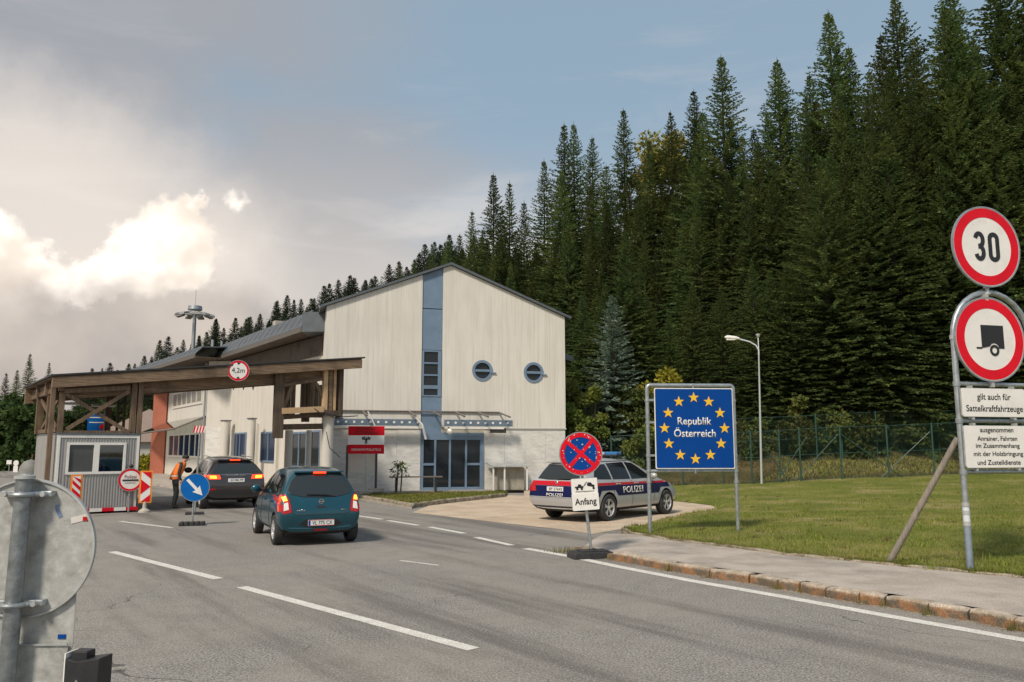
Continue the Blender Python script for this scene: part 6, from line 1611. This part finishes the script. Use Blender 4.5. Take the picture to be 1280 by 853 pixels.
Eg = [('pelvis', 'waist'), ('waist', 'chest'), ('chest', 'shoulders'), ('shoulders', 'neck'), ('neck', 'head'), ('head', 'crown'), ('pelvis', 'hl'), ('hl', 'kl'), ('kl', 'al'), ('al', 'tl'), ('pelvis', 'hr'), ('hr', 'kr'), ('kr', 'ar'), ('ar', 'tr'),
      ('shoulders', 'sl'), ('sl', 'el'), ('el', 'wl'), ('shoulders', 'sr'), ('sr', 'er'), ('er', 'wr')]
def colf(c): return 1 if (c.z > 1.475 and abs(c.x) < .12) else (2 if c.z < .12 else 0)
bm_ = person_mesh(J, Rd, Eg, 'body', gd_, colf, [M_UNI, M_SKIN, M_BLK])
hb = MB(); hand(hb, J['wl'], (.02, .04, -1), 1); hand(hb, J['wr'], (.02, .04, -1), -1)
hb.path([(0, .335, 1.585), (0, .365, 1.55), (0, .34, 1.54)], [.010, .016, .012], 6)
tmp = hb.build('h', M_SKIN); bmx = bmesh.new(); bmx.from_mesh(bm_); k0 = len(bmx.faces); bmx.from_mesh(tmp.data); bmx.faces.ensure_lookup_table()
for f in bmx.faces[k0:]: f.material_index = 1; f.smooth = True
bmx.to_mesh(bm_); bmx.free(); bpy.data.objects.remove(tmp); bm_.name = 'body'
link(bpy.data.objects.new('body', bm_), gd_)
def shell(prof, name, m_, parent, n=20):
    """clothing: elliptical sections (centre x, y, z, half width, half depth)"""
    v = []; f = []
    for (cx, cy, cz, a, b) in prof: v += [(cx + a * math.cos(2 * PI * i / n), cy + b * math.sin(2 * PI * i / n), cz) for i in range(n)]
    for k in range(len(prof) - 1): f += [(k * n + i, k * n + (i + 1) % n, (k + 1) * n + (i + 1) % n, (k + 1) * n + i) for i in range(n)]
    return MB().add(v, f).build(name, m_, parent, smooth=True)
ves = shell([(0, -.05, .93, .205, .155), (0, -.03, 1.05, .20, .15), (0, .03, 1.2, .215, .155), (0, .08, 1.33, .215, .15), (0, .11, 1.42, .19, .13), (0, .13, 1.47, .13, .10), (0, .15, 1.49, .075, .08)], 'hi_vis_vest', M_ORANGE, gd_); ves.scale = (1.12, 1.12, 1.0)
shell([(0, -.035, 1.02, .206, .156), (0, -.02, 1.06, .208, .157)], 'reflective_band', mat('reflective_tape', (.70, .70, .62), .3), ves)
MB().ball((0, .235, 1.64), .105, .92, 1.05, .72).build('cap', mat('dark_cap', (.03, .035, .03), .8), gd_, smooth=True)
MB().box((0, -.06, .945), (.37, .27, .05)).build('belt', M_BLK, gd_, bevel=.015); MB().box((.20, -.04, .86), (.06, .12, .18)).build('holster', M_BLK, gd_, bevel=.015)
# officer seated inside the booth
seat = O + cc * (BW * .68) + cb_ * 1.0
of = thing('person', 'person in dark clothes sitting behind the right-hand booth window', 'person', (seat.x, seat.y, .13), CA + R(150))
J2 = dict(J); J2.update({'pelvis': (0, 0, .56), 'waist': (0, .0, .70), 'chest': (0, .02, .92), 'shoulders': (0, .04, 1.06), 'neck': (0, .06, 1.14), 'head': (0, .09, 1.24), 'crown': (0, .09, 1.33),
    'hl': (-.10, .05, .55), 'kl': (-.12, .45, .55), 'al': (-.12, .45, .10), 'tl': (-.12, .60, .05), 'hr': (.10, .05, .55), 'kr': (.12, .45, .55), 'ar': (.12, .45, .10), 'tr': (.12, .60, .05),
    'sl': (-.19, .04, 1.05), 'el': (-.24, .12, .80), 'wl': (-.12, .38, .86), 'sr': (.19, .04, 1.05), 'er': (.24, .12, .80), 'wr': (.12, .38, .86)})
bm2 = person_mesh(J2, Rd, Eg, 'body', of, lambda c: 1 if (c.z > 1.12 and abs(c.x) < .12) else (2 if c.z < .1 else 0), [M_UNI, M_SKIN, M_BLK])
hb = MB(); hand(hb, J2['wl'], (.3, 1, .1), 1); hand(hb, J2['wr'], (-.3, 1, .1), -1); tmp = hb.build('h', M_SKIN); bmx = bmesh.new(); bmx.from_mesh(bm2); k0 = len(bmx.faces); bmx.from_mesh(tmp.data); bmx.faces.ensure_lookup_table()
for f in bmx.faces[k0:]: f.material_index = 1; f.smooth = True
bmx.to_mesh(bm2); bmx.free(); bpy.data.objects.remove(tmp); bm2.name = 'body'; link(bpy.data.objects.new('body', bm2), of)
MB().ball((0, .075, 1.29), .10, .95, 1.05, .85).build('hair', M_HAIR, of, smooth=True)
ch = thing('office_chair', 'dark office chair under the seated person in the booth', 'chair', (seat.x, seat.y, .13), CA + R(150))
MB().box((0, .08, .42), (.46, .46, .08)).build('seat', M_BLK, ch, bevel=.02); MB().box((0, -.17, .75), (.42, .07, .5)).build('backrest', M_BLK, ch, bevel=.02); MB().tube((0, .05, .02), (0, .05, .4), .03, 8).build('stem', M_BLK, ch)
for k in range(5): a = 2 * PI * k / 5; MB().tube((0, .05, .06), (.26 * math.cos(a), .05 + .26 * math.sin(a), .03), .018, 6).build('leg', M_BLK, ch)
# ================================================================== TREES
def kites(P, D, N, Lk, Wk):
    """flat kite leaves: root P, direction D, width direction N, lengths Lk, widths Wk -> verts, tris"""
    n = len(P); a = P; b = P + D * (Lk * .45)[:, None] + N * (Wk * .5)[:, None]; c = P + D * Lk[:, None]; d = P + D * (Lk * .45)[:, None] - N * (Wk * .5)[:, None]
    v = np.stack([a, b, c, d], 1).reshape(-1, 3); i = np.arange(n)[:, None] * 4
    return v, i + np.array([[0, 1, 2, 3]])
def unit(a): return a / np.maximum(1e-6, np.linalg.norm(a, axis=1))[:, None]
def spruce_mesh(seed, H, Rr, dz, dens, kl, kw, name, m, low=.04, droop=.30, openness=0.0):
    g = np.random.RandomState(seed); P = []; D = []; N = []; L = []; W = []
    z = H * low; lobes = g.uniform(0, 2 * PI, 4)
    while z < H * .985:
        t = z / H; nb = int(round(lerp(9, 8, t))) ; a0 = g.uniform(0, 2 * PI)
        for k in range(nb):
            if g.rand() < .05 + openness: continue
            a = a0 + 2 * PI * k / nb + g.uniform(-.3, .3)
            bl = Rr * min(1, (1 - t) / .60) ** 1.03 * (1 - .12 * max(0, .35 - t)) * g.uniform(.60, 1.12) * (1 + .16 * math.sin(a * 2 + lobes[0] + z * .5)) + .05
            up = lerp(-.18 - droop * g.uniform(.3, 1), .75, t ** 2.2)
            n = max(4, int(bl * dens)); s = (np.arange(n) + g.rand(n)) / n; s = .12 + .88 * s
            r = bl * s; zz = z + up * bl * s + (.18 * bl) * s ** 2.4 * (1 - t) + g.uniform(-.1, .1)
            ca, sa_ = math.cos(a), math.sin(a)
            c = np.stack([ca * r, sa_ * r, zz], 1)
            for rep in range(2):
                side = np.where(g.rand(n) < .5, -1, 1); sp = g.uniform(.35, 1.15, n) * side
                dx = np.cos(a + sp); dy = np.sin(a + sp); dzv = -g.uniform(.05, .75, n) * (1 - t * .9) + t * .35
                Dv = unit(np.stack([dx, dy, dzv], 1)); Nv = unit(np.cross(Dv, g.normal(0, 1, (n, 3)) + np.array([0, 0, 1.6])))
                ll = kl * g.uniform(.6, 1.35, n) * (1 - .40 * s) * lerp(1.15, .46, t); P.append(c + g.normal(0, .03, (n, 3))); D.append(Dv); N.append(Nv); L.append(ll); W.append(kw * g.uniform(.7, 1.4, n) * lerp(1, .72, t))
            P.append(c[-2:]); D.append(unit(np.array([[ca, sa_, .1 + t * .5]] * 2))); N.append(np.array([[-sa_, ca, 0]] * 2)); L.append(np.full(2, kl * .8 * (1 - .6 * t))); W.append(np.full(2, kw))
        z += dz * g.uniform(.75, 1.25) * lerp(1, .62, t)
    # leader
    P.append(np.array([[0, 0, H * .955]] * 3)); D.append(np.array([[0, 0, 1.]] * 3)); N.append(np.array([[1., 0, 0], [0, 1., 0], [.7, .7, 0]])); L.append(np.full(3, H * .05)); W.append(np.full(3, .10))
    v, f = kites(*map(np.concatenate, (P, D, N, L, W)))
    return raw_mesh(name, v, f, m)
def trunk_mesh(H, r0, name='trunk', limbs=0, seed=0):
    mb = MB().tube((0, 0, -.6), (0, 0, H * .5), r0, 8, r0 * .55, False).tube((0, 0, H * .5), (0, 0, H * .97), r0 * .55, 6, .02, False)
    g = random.Random(seed)
    for i in range(limbs):
        z = H * g.uniform(.08, .7); a = g.uniform(0, 6.28); L = H * .12 * (1 - z / H) + .3
        mb.tube((0, 0, z), (math.cos(a) * L, math.sin(a) * L, z - .1 * L), .035, 4, .01, False)
    me = bpy.data.meshes.new(name); me.from_pydata(mb.v, [], mb.f); me.materials.append(M_BARK); return me
BH = 25.0
VAR = [spruce_mesh(11 + k, BH, r, .33, 15.0, .36, .115, 'crown', M_SPR, .03, dr, op) for k, (r, dr, op) in enumerate(((4.2, .34, 0), (3.7, .48, .04), (4.6, .28, 0), (3.5, .42, .08), (4.3, .55, .02)))]
TRK = trunk_mesh(BH, .30, limbs=40)
print('spruce tris', [len(m.polygons) * 2 for m in VAR])
def spruce(x, y, H, label, group=None, var=0, wide=1.0, crown=None, trunk=None, bh=BH, base=None, name='spruce_tree', rz=None, lean=0):
    zb = (zlawn(x, y) if y < 41 else zter(x, y)) if base is None else base
    t = thing(name, label, 'tree', (x, y, zb - .2), rz if rz is not None else (x * 7.3 + y * 3.1) % 6.28, group)
    s = H / bh; t.scale = (s * wide, s * wide, s)
    c = bpy.data.objects.new('crown', crown or VAR[var % len(VAR)]); link(c, t); k = bpy.data.objects.new('trunk', trunk or TRK); link(k, t)
    return t
ORD = ['first', 'second', 'third', 'fourth', 'fifth', 'sixth', 'seventh', 'eighth', 'ninth', 'tenth', 'eleventh', 'twelfth', 'thirteenth', 'fourteenth', 'fifteenth']
LMK = [(700, 'right wall of the station'), (868, 'blue border sign'), (950, 'street lamp'), (1231, 'speed limit sign')]
def near_label(kind, u, cnt):
    m = [l for l in LMK if l[0] <= u] or [LMK[0]]
    k = m[-1][1]; cnt[k] = cnt.get(k, 0) + 1
    return '%s %s right of the %s, behind the fence' % (ORD[cnt[k] - 1], kind, k)
def by_tip(u, v, Y, label, group=None, var=0, wide=1.0, **kw):
    p = dep(u, v, Y); zb = zter(p.x, Y); return spruce(p.x, Y, p.z - zb + .2, label, group, var, wide, **kw)
SK_ = [ # skyline trees: tip pixel, depth, variant, width, label
 (590, 262, 88, 3, .8, 'slim spruce whose tip stands left of the twin tips above the roof ridge'),
 (617, 215, 84, 1, .9, 'spruce with the first tall tip left of centre, above the gable ridge'),
 (637, 226, 80, 3, .8, 'narrow spruce whose tip is close right of the first tall tip'),
 (655, 250, 86, 0, .8, 'lower dark spruce between the two pairs of tall tips over the roof'),
 (680, 198, 78, 1, .8, 'spruce with a slender tip left of the twin tips above the roof slope'),
 (705, 153, 74, 3, .9, 'left of the twin pointed spruces above the right roof slope'),
 (717, 152, 77, 1, .8, 'right of the twin pointed spruces above the right roof slope'),
 (740, 169, 72, 0, .8, 'shorter spruce just right of the twin pointed tips'),
 (779, 135, 70, 1, .9, 'lone dark spruce tip left of the yellowish broadleaf crown'),
 (838, 138, 66, 2, .8, 'spruce whose tip touches the yellowish broadleaf crown'),
 (867, 111, 63, 3, .9, 'dark thin spruce tip left of the tall pointed one at upper centre right'),
 (901, 68, 58, 1, 1.0, 'tall spruce with sharp tip above the street lamp arm'),
 (971, 72, 55, 0, 1.0, 'tall open-topped spruce to the right of the street lamp'),
 (1035, 12, 52, 1, 1.0, 'very tall spruce whose loose tip nearly reaches the top edge of the photo'),
 (1118, -6, 50, 2, .95, 'broad tall spruce cut by the top edge, left of the 30 sign'),
 (1185, -30, 49, 3, 1.1, 'tall spruce directly above the 30 sign, cut by the top edge'),
 (1242, -50, 47, 0, 1.1, 'darkest tall spruce at the upper right corner'),
 (1300, -60, 47, 2, 1.1, 'tall spruce partly outside the right edge')]
for u, v, Y, k, wv, lab in SK_: by_tip(u, v, Y, lab, None, k, wv * 1.18)
rt = random.Random(21)
sky_v = sorted([(u, v) for u, v, *_ in SK_])
def skyline(u):
    for (u0, v0), (u1, v1) in zip(sky_v, sky_v[1:]):
        if u0 <= u <= u1: return lerp(v0, v1, (u - u0) / (u1 - u0))
    return sky_v[0][1] if u < sky_v[0][0] else sky_v[-1][1]
GB = 'dark spruces filling the back of the forest'; GF = 'front row spruces at the forest edge'
LB = 'dark spruce in the depth of the forest, its tip below the skyline'; LF_ = 'lower green spruce in the front row of the forest behind the fence'
nn_ = 0
for u in range(600, 1480, 26):
    for row in range(3):
        uu = u + rt.uniform(-9, 9) + row * 9; sv_ = skyline(uu) + (34, 75, 135)[row] + rt.uniform(0, 55)
        Yd = lerp(80, 48, min(1, (uu - 600) / 560)) - (2, 5, 7.5)[row] + rt.uniform(-1, 1)
        if uu < 720 and row == 2: continue
        if Yd < 45.0: Yd = 45.0 + rt.uniform(0, 1.5)
        by_tip(uu, sv_, Yd, LB, GB, rt.randrange(5), rt.uniform(.85, 1.15)); nn_ += 1
cnt_ = {}
for u in range(722, 1500, 30):
    uu = u + rt.uniform(-8, 8); LF_ = near_label('front-row spruce', uu, cnt_); Yd = 43.3 + rt.uniform(0, 1.6)
    by_tip(uu, skyline(uu) + rt.uniform(150, 300), Yd, LF_, GF, rt.randrange(5), rt.uniform(1.15, 1.5)); nn_ += 1
# behind the station building
for iq, (u, v, Y, k) in enumerate(((560, 300, 100, 2), (575, 291, 95, 0), (604, 285, 92, 2), (628, 300, 85, 0), (650, 310, 82, 2), (672, 300, 80, 1))): by_tip(u, v, Y, ORD[iq] + ' low spruce from the left just above the right roof slope of the station', 'spruces just above the roof ridge', k, 1.0)
# blue spruce
BLU = spruce_mesh(77, 10.0, 2.3, .30, 11, .42, .12, 'crown', M_SPRB, .05, .10, .02); BT_ = trunk_mesh(10, .15)
pz_ = dep(765, 371, 41.0); zb_ = zlawn(pz_.x, 40.9)
spruce(pz_.x, 40.9, pz_.z - zb_ + .2, 'silvery blue spruce standing alone right of the station building', None, crown=BLU, trunk=BT_, bh=10.0, base=zb_, name='blue_spruce')

# broadleaf shrubs and trees
def leaf_clumps(seed, n, H, Rr, m, name='crown', kl=.22, kw=.14, clumps=16, flat=1.0, z0=.2):
    g = np.random.RandomState(seed); cs = []
    for i in range(clumps):
        a = g.uniform(0, 2 * PI); rr = Rr * .75 * math.sqrt(g.rand()); z = H * g.uniform(z0, .92); k = 1 - abs(z / H - .55) * .9
        cs.append((math.cos(a) * rr * k, math.sin(a) * rr * k, z, Rr * g.uniform(.22, .42)))
    cs = np.array(cs); ci = g.randint(0, clumps, n); d = unit(g.normal(0, 1, (n, 3))); r = cs[ci, 3] * g.rand(n) ** .5
    P = cs[ci, :3] + d * r[:, None] * np.array([1, 1, flat]); D = unit(d + g.normal(0, .8, (n, 3)) + np.array([0, 0, -.2])); N = unit(np.cross(D, g.normal(0, 1, (n, 3))))
    v, f = kites(P, D, N, kl * g.uniform(.6, 1.3, n), kw * g.uniform(.6, 1.3, n)); return raw_mesh(name, v, f, m), cs
def broadleaf(x, y, H, Rr, m, label, seed, name='broadleaf_tree', n=9000, kl=.25, kw=.16, cat='tree', zb=None, group=None, clumps=18, z0=.25):
    zb = (zlawn(x, y) if y < 41 and x > 2 else zter(x, y)) if zb is None else zb
    t = thing(name, label, cat, (x, y, zb - .1), 0, group); cm, cs = leaf_clumps(seed, n, H, Rr, m, 'crown', kl, kw, clumps, z0=z0); link(bpy.data.objects.new('crown', cm), t)
    tr = MB().tube((0, 0, -.3), (0, 0, H * .45), .02 + H * .012, 8, .01 + H * .007, False)
    for c in cs[:10]: tr.tube((0, 0, H * .25), tuple(c[:3]), .01 + H * .005, 5, .01, False)
    tr.build('trunk', M_BARK, t)
    return t
p = dep(826, 150, 70); broadleaf(p.x, 70, p.z - zter(p.x, 70), 3.6, M_LEAFA, 'yellowish broadleaf tree top rising among the dark spruces', 5, n=16000, kl=.35, kw=.25, clumps=30)
p = dep(826, 446, 40.2); broadleaf(p.x, 40.2, p.z - .9, 1.35, M_LEAFY, 'small bright yellow-green tree above the border sign', 6, n=2600, kl=.2, kw=.13, clumps=7, z0=.35)
p = dep(718, 470, 39.6); broadleaf(p.x, 39.6, p.z - .8, 1.2, M_LEAFG, 'olive bush beside the right wall of the station building', 7, 'bush', 6000, .2, .13, 'bush')
p = dep(796, 480, 40.3); broadleaf(p.x, 40.3, p.z - .8, 1.5, M_LEAFG, 'dark leafy bush right of the blue spruce', 8, 'bush', 6000, .2, .13, 'bush')
for i, (u, v, Yd, r, lb) in enumerate(((712, 500, 39.0, .9, 'fresh green bush with light leaves against the station right wall'), (728, 520, 38.6, .8, 'low light-green bush at the foot of the blue spruce, left side'), (742, 478, 39.8, .8, 'light leafy sapling just left of the blue spruce'), (800, 505, 39.2, .9, 'light-green bush half hidden by the left post of the border sign'), (836, 470, 41.5, 1.0, 'light-green leafy sapling behind the top of the border sign'))):
    p = dep(u, v, Yd); zz_ = zlawn(p.x, Yd); broadleaf(p.x, Yd, p.z - zz_, r, M_LEAFM, lb, 200 + i, 'bush', 2600, .2, .13, 'bush', zb=zz_, clumps=9, z0=.2)
rb = random.Random(9); cntb = {}
for i in range(26):
    u = 740 + i * 27 + rb.uniform(-8, 8); BL = near_label('olive undergrowth bush', u, cntb); Yd = 41.6 + rb.uniform(0, 2.2); p = dep(u, 540, Yd)
    broadleaf(p.x, Yd, rb.uniform(1.3, 3.4), rb.uniform(.9, 1.5), M_LEAFG, BL, 100 + i, 'bush', 2600, .2, .13, 'bush', group='undergrowth bushes behind the fence', clumps=9, z0=.1)
# trees at the far left
for u, v, Y, wv, lab in ((38, 441, 80, .9, 'pointed spruce with the highest tip at the left edge, behind the canopy'), (62, 452, 92, .7, 'thin small spruce tip right of the pointed one on the left'), (8, 466, 88, 1.0, 'spruce at the far left edge of the photo'), (22, 462, 96, 1.0, 'slightly paler spruce between the two at the left edge'), (-14, 455, 84, 1.1, 'spruce half outside the left edge')):
    p = dep(u, v, Y); spruce(p.x, Y, p.z + .3, lab, None, crown=VAR[1], wide=wv * 1.25, base=zter(p.x, Y))
for i, (u, v, Y, r) in enumerate(((-8, 505, 70, 3.2), (12, 500, 72, 3.2), (34, 512, 68, 3.0), (52, 508, 74, 3.0), (74, 520, 80, 3), (96, 516, 84, 3.4), (118, 505, 88, 3.4), (142, 500, 92, 3.4), (165, 512, 90, 3))):
    p = dep(u, v, Y); broadleaf(p.x, Y, p.z + .3, r, foliage('dark_leaves_%d' % i, (.022, .038, .014), (.055, .080, .024)), 'dark leafy tree beyond the road behind the canopy, ' + ORD[i] + ' from the left', 40 + i, n=7000, kl=.5, kw=.34, zb=zter(p.x, Y), group='leafy trees beyond the road', z0=.08, clumps=22)
p = dep(186, 575, 60); 
for i, (u, m_, hh) in enumerate(((182, M_LEAFY, 1.3), (192, M_LEAFY, 1.1), (188, M_LEAFG, 1.6))):
    p = dep(u, 585, 58 + i * 3); broadleaf(p.x, 58 + i * 3, hh, 1.2, m_, ('low yellow-flowering bush right of the booth', 'second yellow bush beside the red wall', 'green bush behind the yellow ones')[i], 60 + i, 'bush', 1800, .2, .14, 'bush', zb=0.0, clumps=8, z0=.15)
# far ridge of spruces behind the wing and the canopy
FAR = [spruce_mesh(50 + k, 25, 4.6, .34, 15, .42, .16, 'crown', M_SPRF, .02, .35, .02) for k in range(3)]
rf_ = random.Random(4); RG = 'small spruces on the distant wooded ridge'; RL = 'small distant spruce on the wooded ridge behind the wing roof'
prof = [(100, 470), (150, 458), (170, 447), (200, 432), (230, 424), (262, 410), (300, 396), (340, 384), (376, 372), (400, 366), (430, 352), (455, 345), (480, 342), (510, 328), (540, 305), (556, 300), (600, 300), (700, 320)]
def pv(u):
    for (a, b), (c, d) in zip(prof, prof[1:]):
        if a <= u <= c: return lerp(b, d, (u - a) / (c - a))
    return 470
u = 104
while u < 690:
    for row in range(4):
        uu = u + rf_.uniform(-4, 4) + row * 2.5; Y = 168 - row * 14 - sstep(uu, 380, 560) * 25 + rf_.uniform(-4, 4); v = pv(uu) + rf_.choice((-9, -4, 0, 3, 8, 12)) + rf_.uniform(-2, 2) + row * 12
        p = dep(uu, v, Y); H = p.z - zter(p.x, Y)
        if H < 4: continue
        H = min(H, 24) if row else H
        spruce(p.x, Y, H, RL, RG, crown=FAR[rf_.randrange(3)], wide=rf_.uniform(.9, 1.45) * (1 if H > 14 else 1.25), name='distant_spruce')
    u += rf_.uniform(7.0, 9.4)
for u, v, Y, lab in ((540, 303, 105, 'light green spruce poking above the roof slope left of the blue strip'), (556, 301, 108, 'thin spruce right of the light green one at the ridge'), (500, 330, 118, 'dark spruce tip above the left roof slope of the station'), (518, 326, 112, 'second dark tip above the left roof slope')):
    by_tip(u, v, Y, lab, None, 1, .8)

# ================================================================== GRASS
def tufts(name, pts, zf, hgt, m, seed, wd=.010, lab=None):
    g = np.random.RandomState(seed); n = len(pts); P = np.array([(x, y, zf(x, y) - .005) for x, y in pts]); 
    a = g.uniform(0, 2 * PI, n); ln = g.uniform(0, .6, n); D = unit(np.stack([np.cos(a) * ln, np.sin(a) * ln, np.ones(n)], 1)); N = np.stack([-np.sin(a), np.cos(a), np.zeros(n)], 1)
    h_ = hgt * g.uniform(.4, 1.3, n); w_ = wd * g.uniform(.7, 1.4, n)
    v = np.stack([P + N * w_[:, None] * .5, P - N * w_[:, None] * .5, P + D * h_[:, None]], 1).reshape(-1, 3)
    me = raw_mesh(name, v, np.arange(n * 3).reshape(-1, 3), m); o = link(bpy.data.objects.new(name, me)); o['kind'] = 'stuff'
    return o
def inpoly(x, y, poly):
    c = False; j = len(poly) - 1
    for i in range(len(poly)):
        if (poly[i][1] > y) != (poly[j][1] > y) and x < (poly[j][0] - poly[i][0]) * (y - poly[i][1]) / (poly[j][1] - poly[i][1]) + poly[i][0]: c = not c
        j = i
    return c
rg_ = random.Random(2); pts = []
while len(pts) < 62000:
    y = 8 + 28 * rg_.random() ** 1.9; x = rg_.uniform(.05, .80) * y
    if inpoly(x, y, lp): pts.append((x, y))
tufts('grass', pts, zlawn, .055, M_GRASS, 1, .016)
pts = []
for i in range(330):
    y = 9 + 26 * rg_.random() ** 1.6; x = rg_.uniform(.05, .78) * y
    if inpoly(x, y, lp):
        for _ in range(rg_.randrange(14, 50)): pts.append((x + rg_.gauss(0, .07), y + rg_.gauss(0, .07)))
tufts('grass_clumps', pts, zlawn, .10, M_GRASS, 11, .020)
pts = []
for i in range(160):
    y = 9 + 20 * rg_.random() ** 1.6; x = rg_.uniform(.05, .78) * y
    if inpoly(x, y, lp):
        for _ in range(16): pts.append((x + rg_.gauss(0, .05), y + rg_.gauss(0, .05)))
tufts('dry_tufts', pts, zlawn, .06, M_DRYG, 12, .022)
# taller fringe along the lawn edging and the fence
pts = []
for i in range(5000):
    k = rg_.randrange(len(sb) - 1); p = sb[k].lerp(sb[k + 1], rg_.random()); d = (sb[k + 1] - sb[k]).normalized(); nrm = Vector((-d.y, d.x, 0)); p = p + nrm * abs(rg_.gauss(.10, .05)); pts.append((p.x, p.y))
tufts('grass_fringe', pts, lambda x, y: zlawn(x, y), .08, M_GRASS, 3, .012)
pts = [(rg_.uniform(4.8, 32), rg_.uniform(37.3, 45)) for i in range(26000)]
tufts('dry_grass', pts, lambda x, y: zlawn(x, y) if y < 40 else max(zlawn(x, y) if y < 42 else 0, zter(x, y)), .17, M_DRYG, 4, .05)
pts = []
for i in range(9000):
    p = fl[0].lerp(fl[3], rg_.random()); x = rg_.uniform(min(q.x for q in fl), max(q.x for q in fl)); y = rg_.uniform(min(q.y for q in fl), max(q.y for q in fl))
    if inpoly(x, y, [(q.x, q.y) for q in fl]): pts.append((x, y))
tufts('small_lawn_grass', pts, lambda x, y: .11, .07, M_GRASS, 5, .03)
# weeds in the kerb joints and at the sidewalk tip
pts = []
for i in range(len(kt) - 6):
    for _ in range(rg_.choice((0, 12, 25, 60)) if i else 160):
        p = kt[i] + Vector((rg_.gauss(0, .05 if i else .25), rg_.gauss(-.03, .03 if i else .12), 0)); pts.append((p.x, p.y))
tufts('kerb_weeds', pts, lambda x, y: .0, .12, M_DRYG, 6, .012)
# loose chippings on the road along the kerb
g = np.random.RandomState(8); pts = []
for i in range(1500):
    k = g.randint(0, 14); p = kt[k].lerp(kt[k + 1], g.rand()); pts.append((p.x + g.normal(0, .03), p.y - abs(g.normal(.05, .10)), g.uniform(.004, .012)))
v = []; f = []
for (x, y, s) in pts:
    b = len(v); v += [(x - s, y, .003), (x + s, y - s * .5, .003), (x + .2 * s, y + s, .003), (x, y, .003 + s)]; f += [(b, b + 1, b + 3), (b + 1, b + 2, b + 3), (b + 2, b, b + 3)]
o = link(bpy.data.objects.new('gravel', raw_mesh('gravel', v, f, M_EDGE))); o['kind'] = 'stuff'
# spindly plants before the entrance
for k, u in enumerate((496, 501)):
    q = fac(u, 605, 1.6); P_ = G0 + gd * q[0] + gn * 1.6
    t = thing('potted_plant', ('spindly dark plant standing left of the bench' if k == 0 else 'shorter spindly plant beside the bench end'), 'plant', (P_.x, P_.y, .1))
    MB().tube((0, 0, 0), (.05, 0, 1.1 - .2 * k), .03, 6).build('stem', M_BARK, t); cm, _ = leaf_clumps(70 + k, 90, 1.3, .35, M_SPR, 'leaves', .16, .05, 5, z0=.55); link(bpy.data.objects.new('leaves', cm), t)
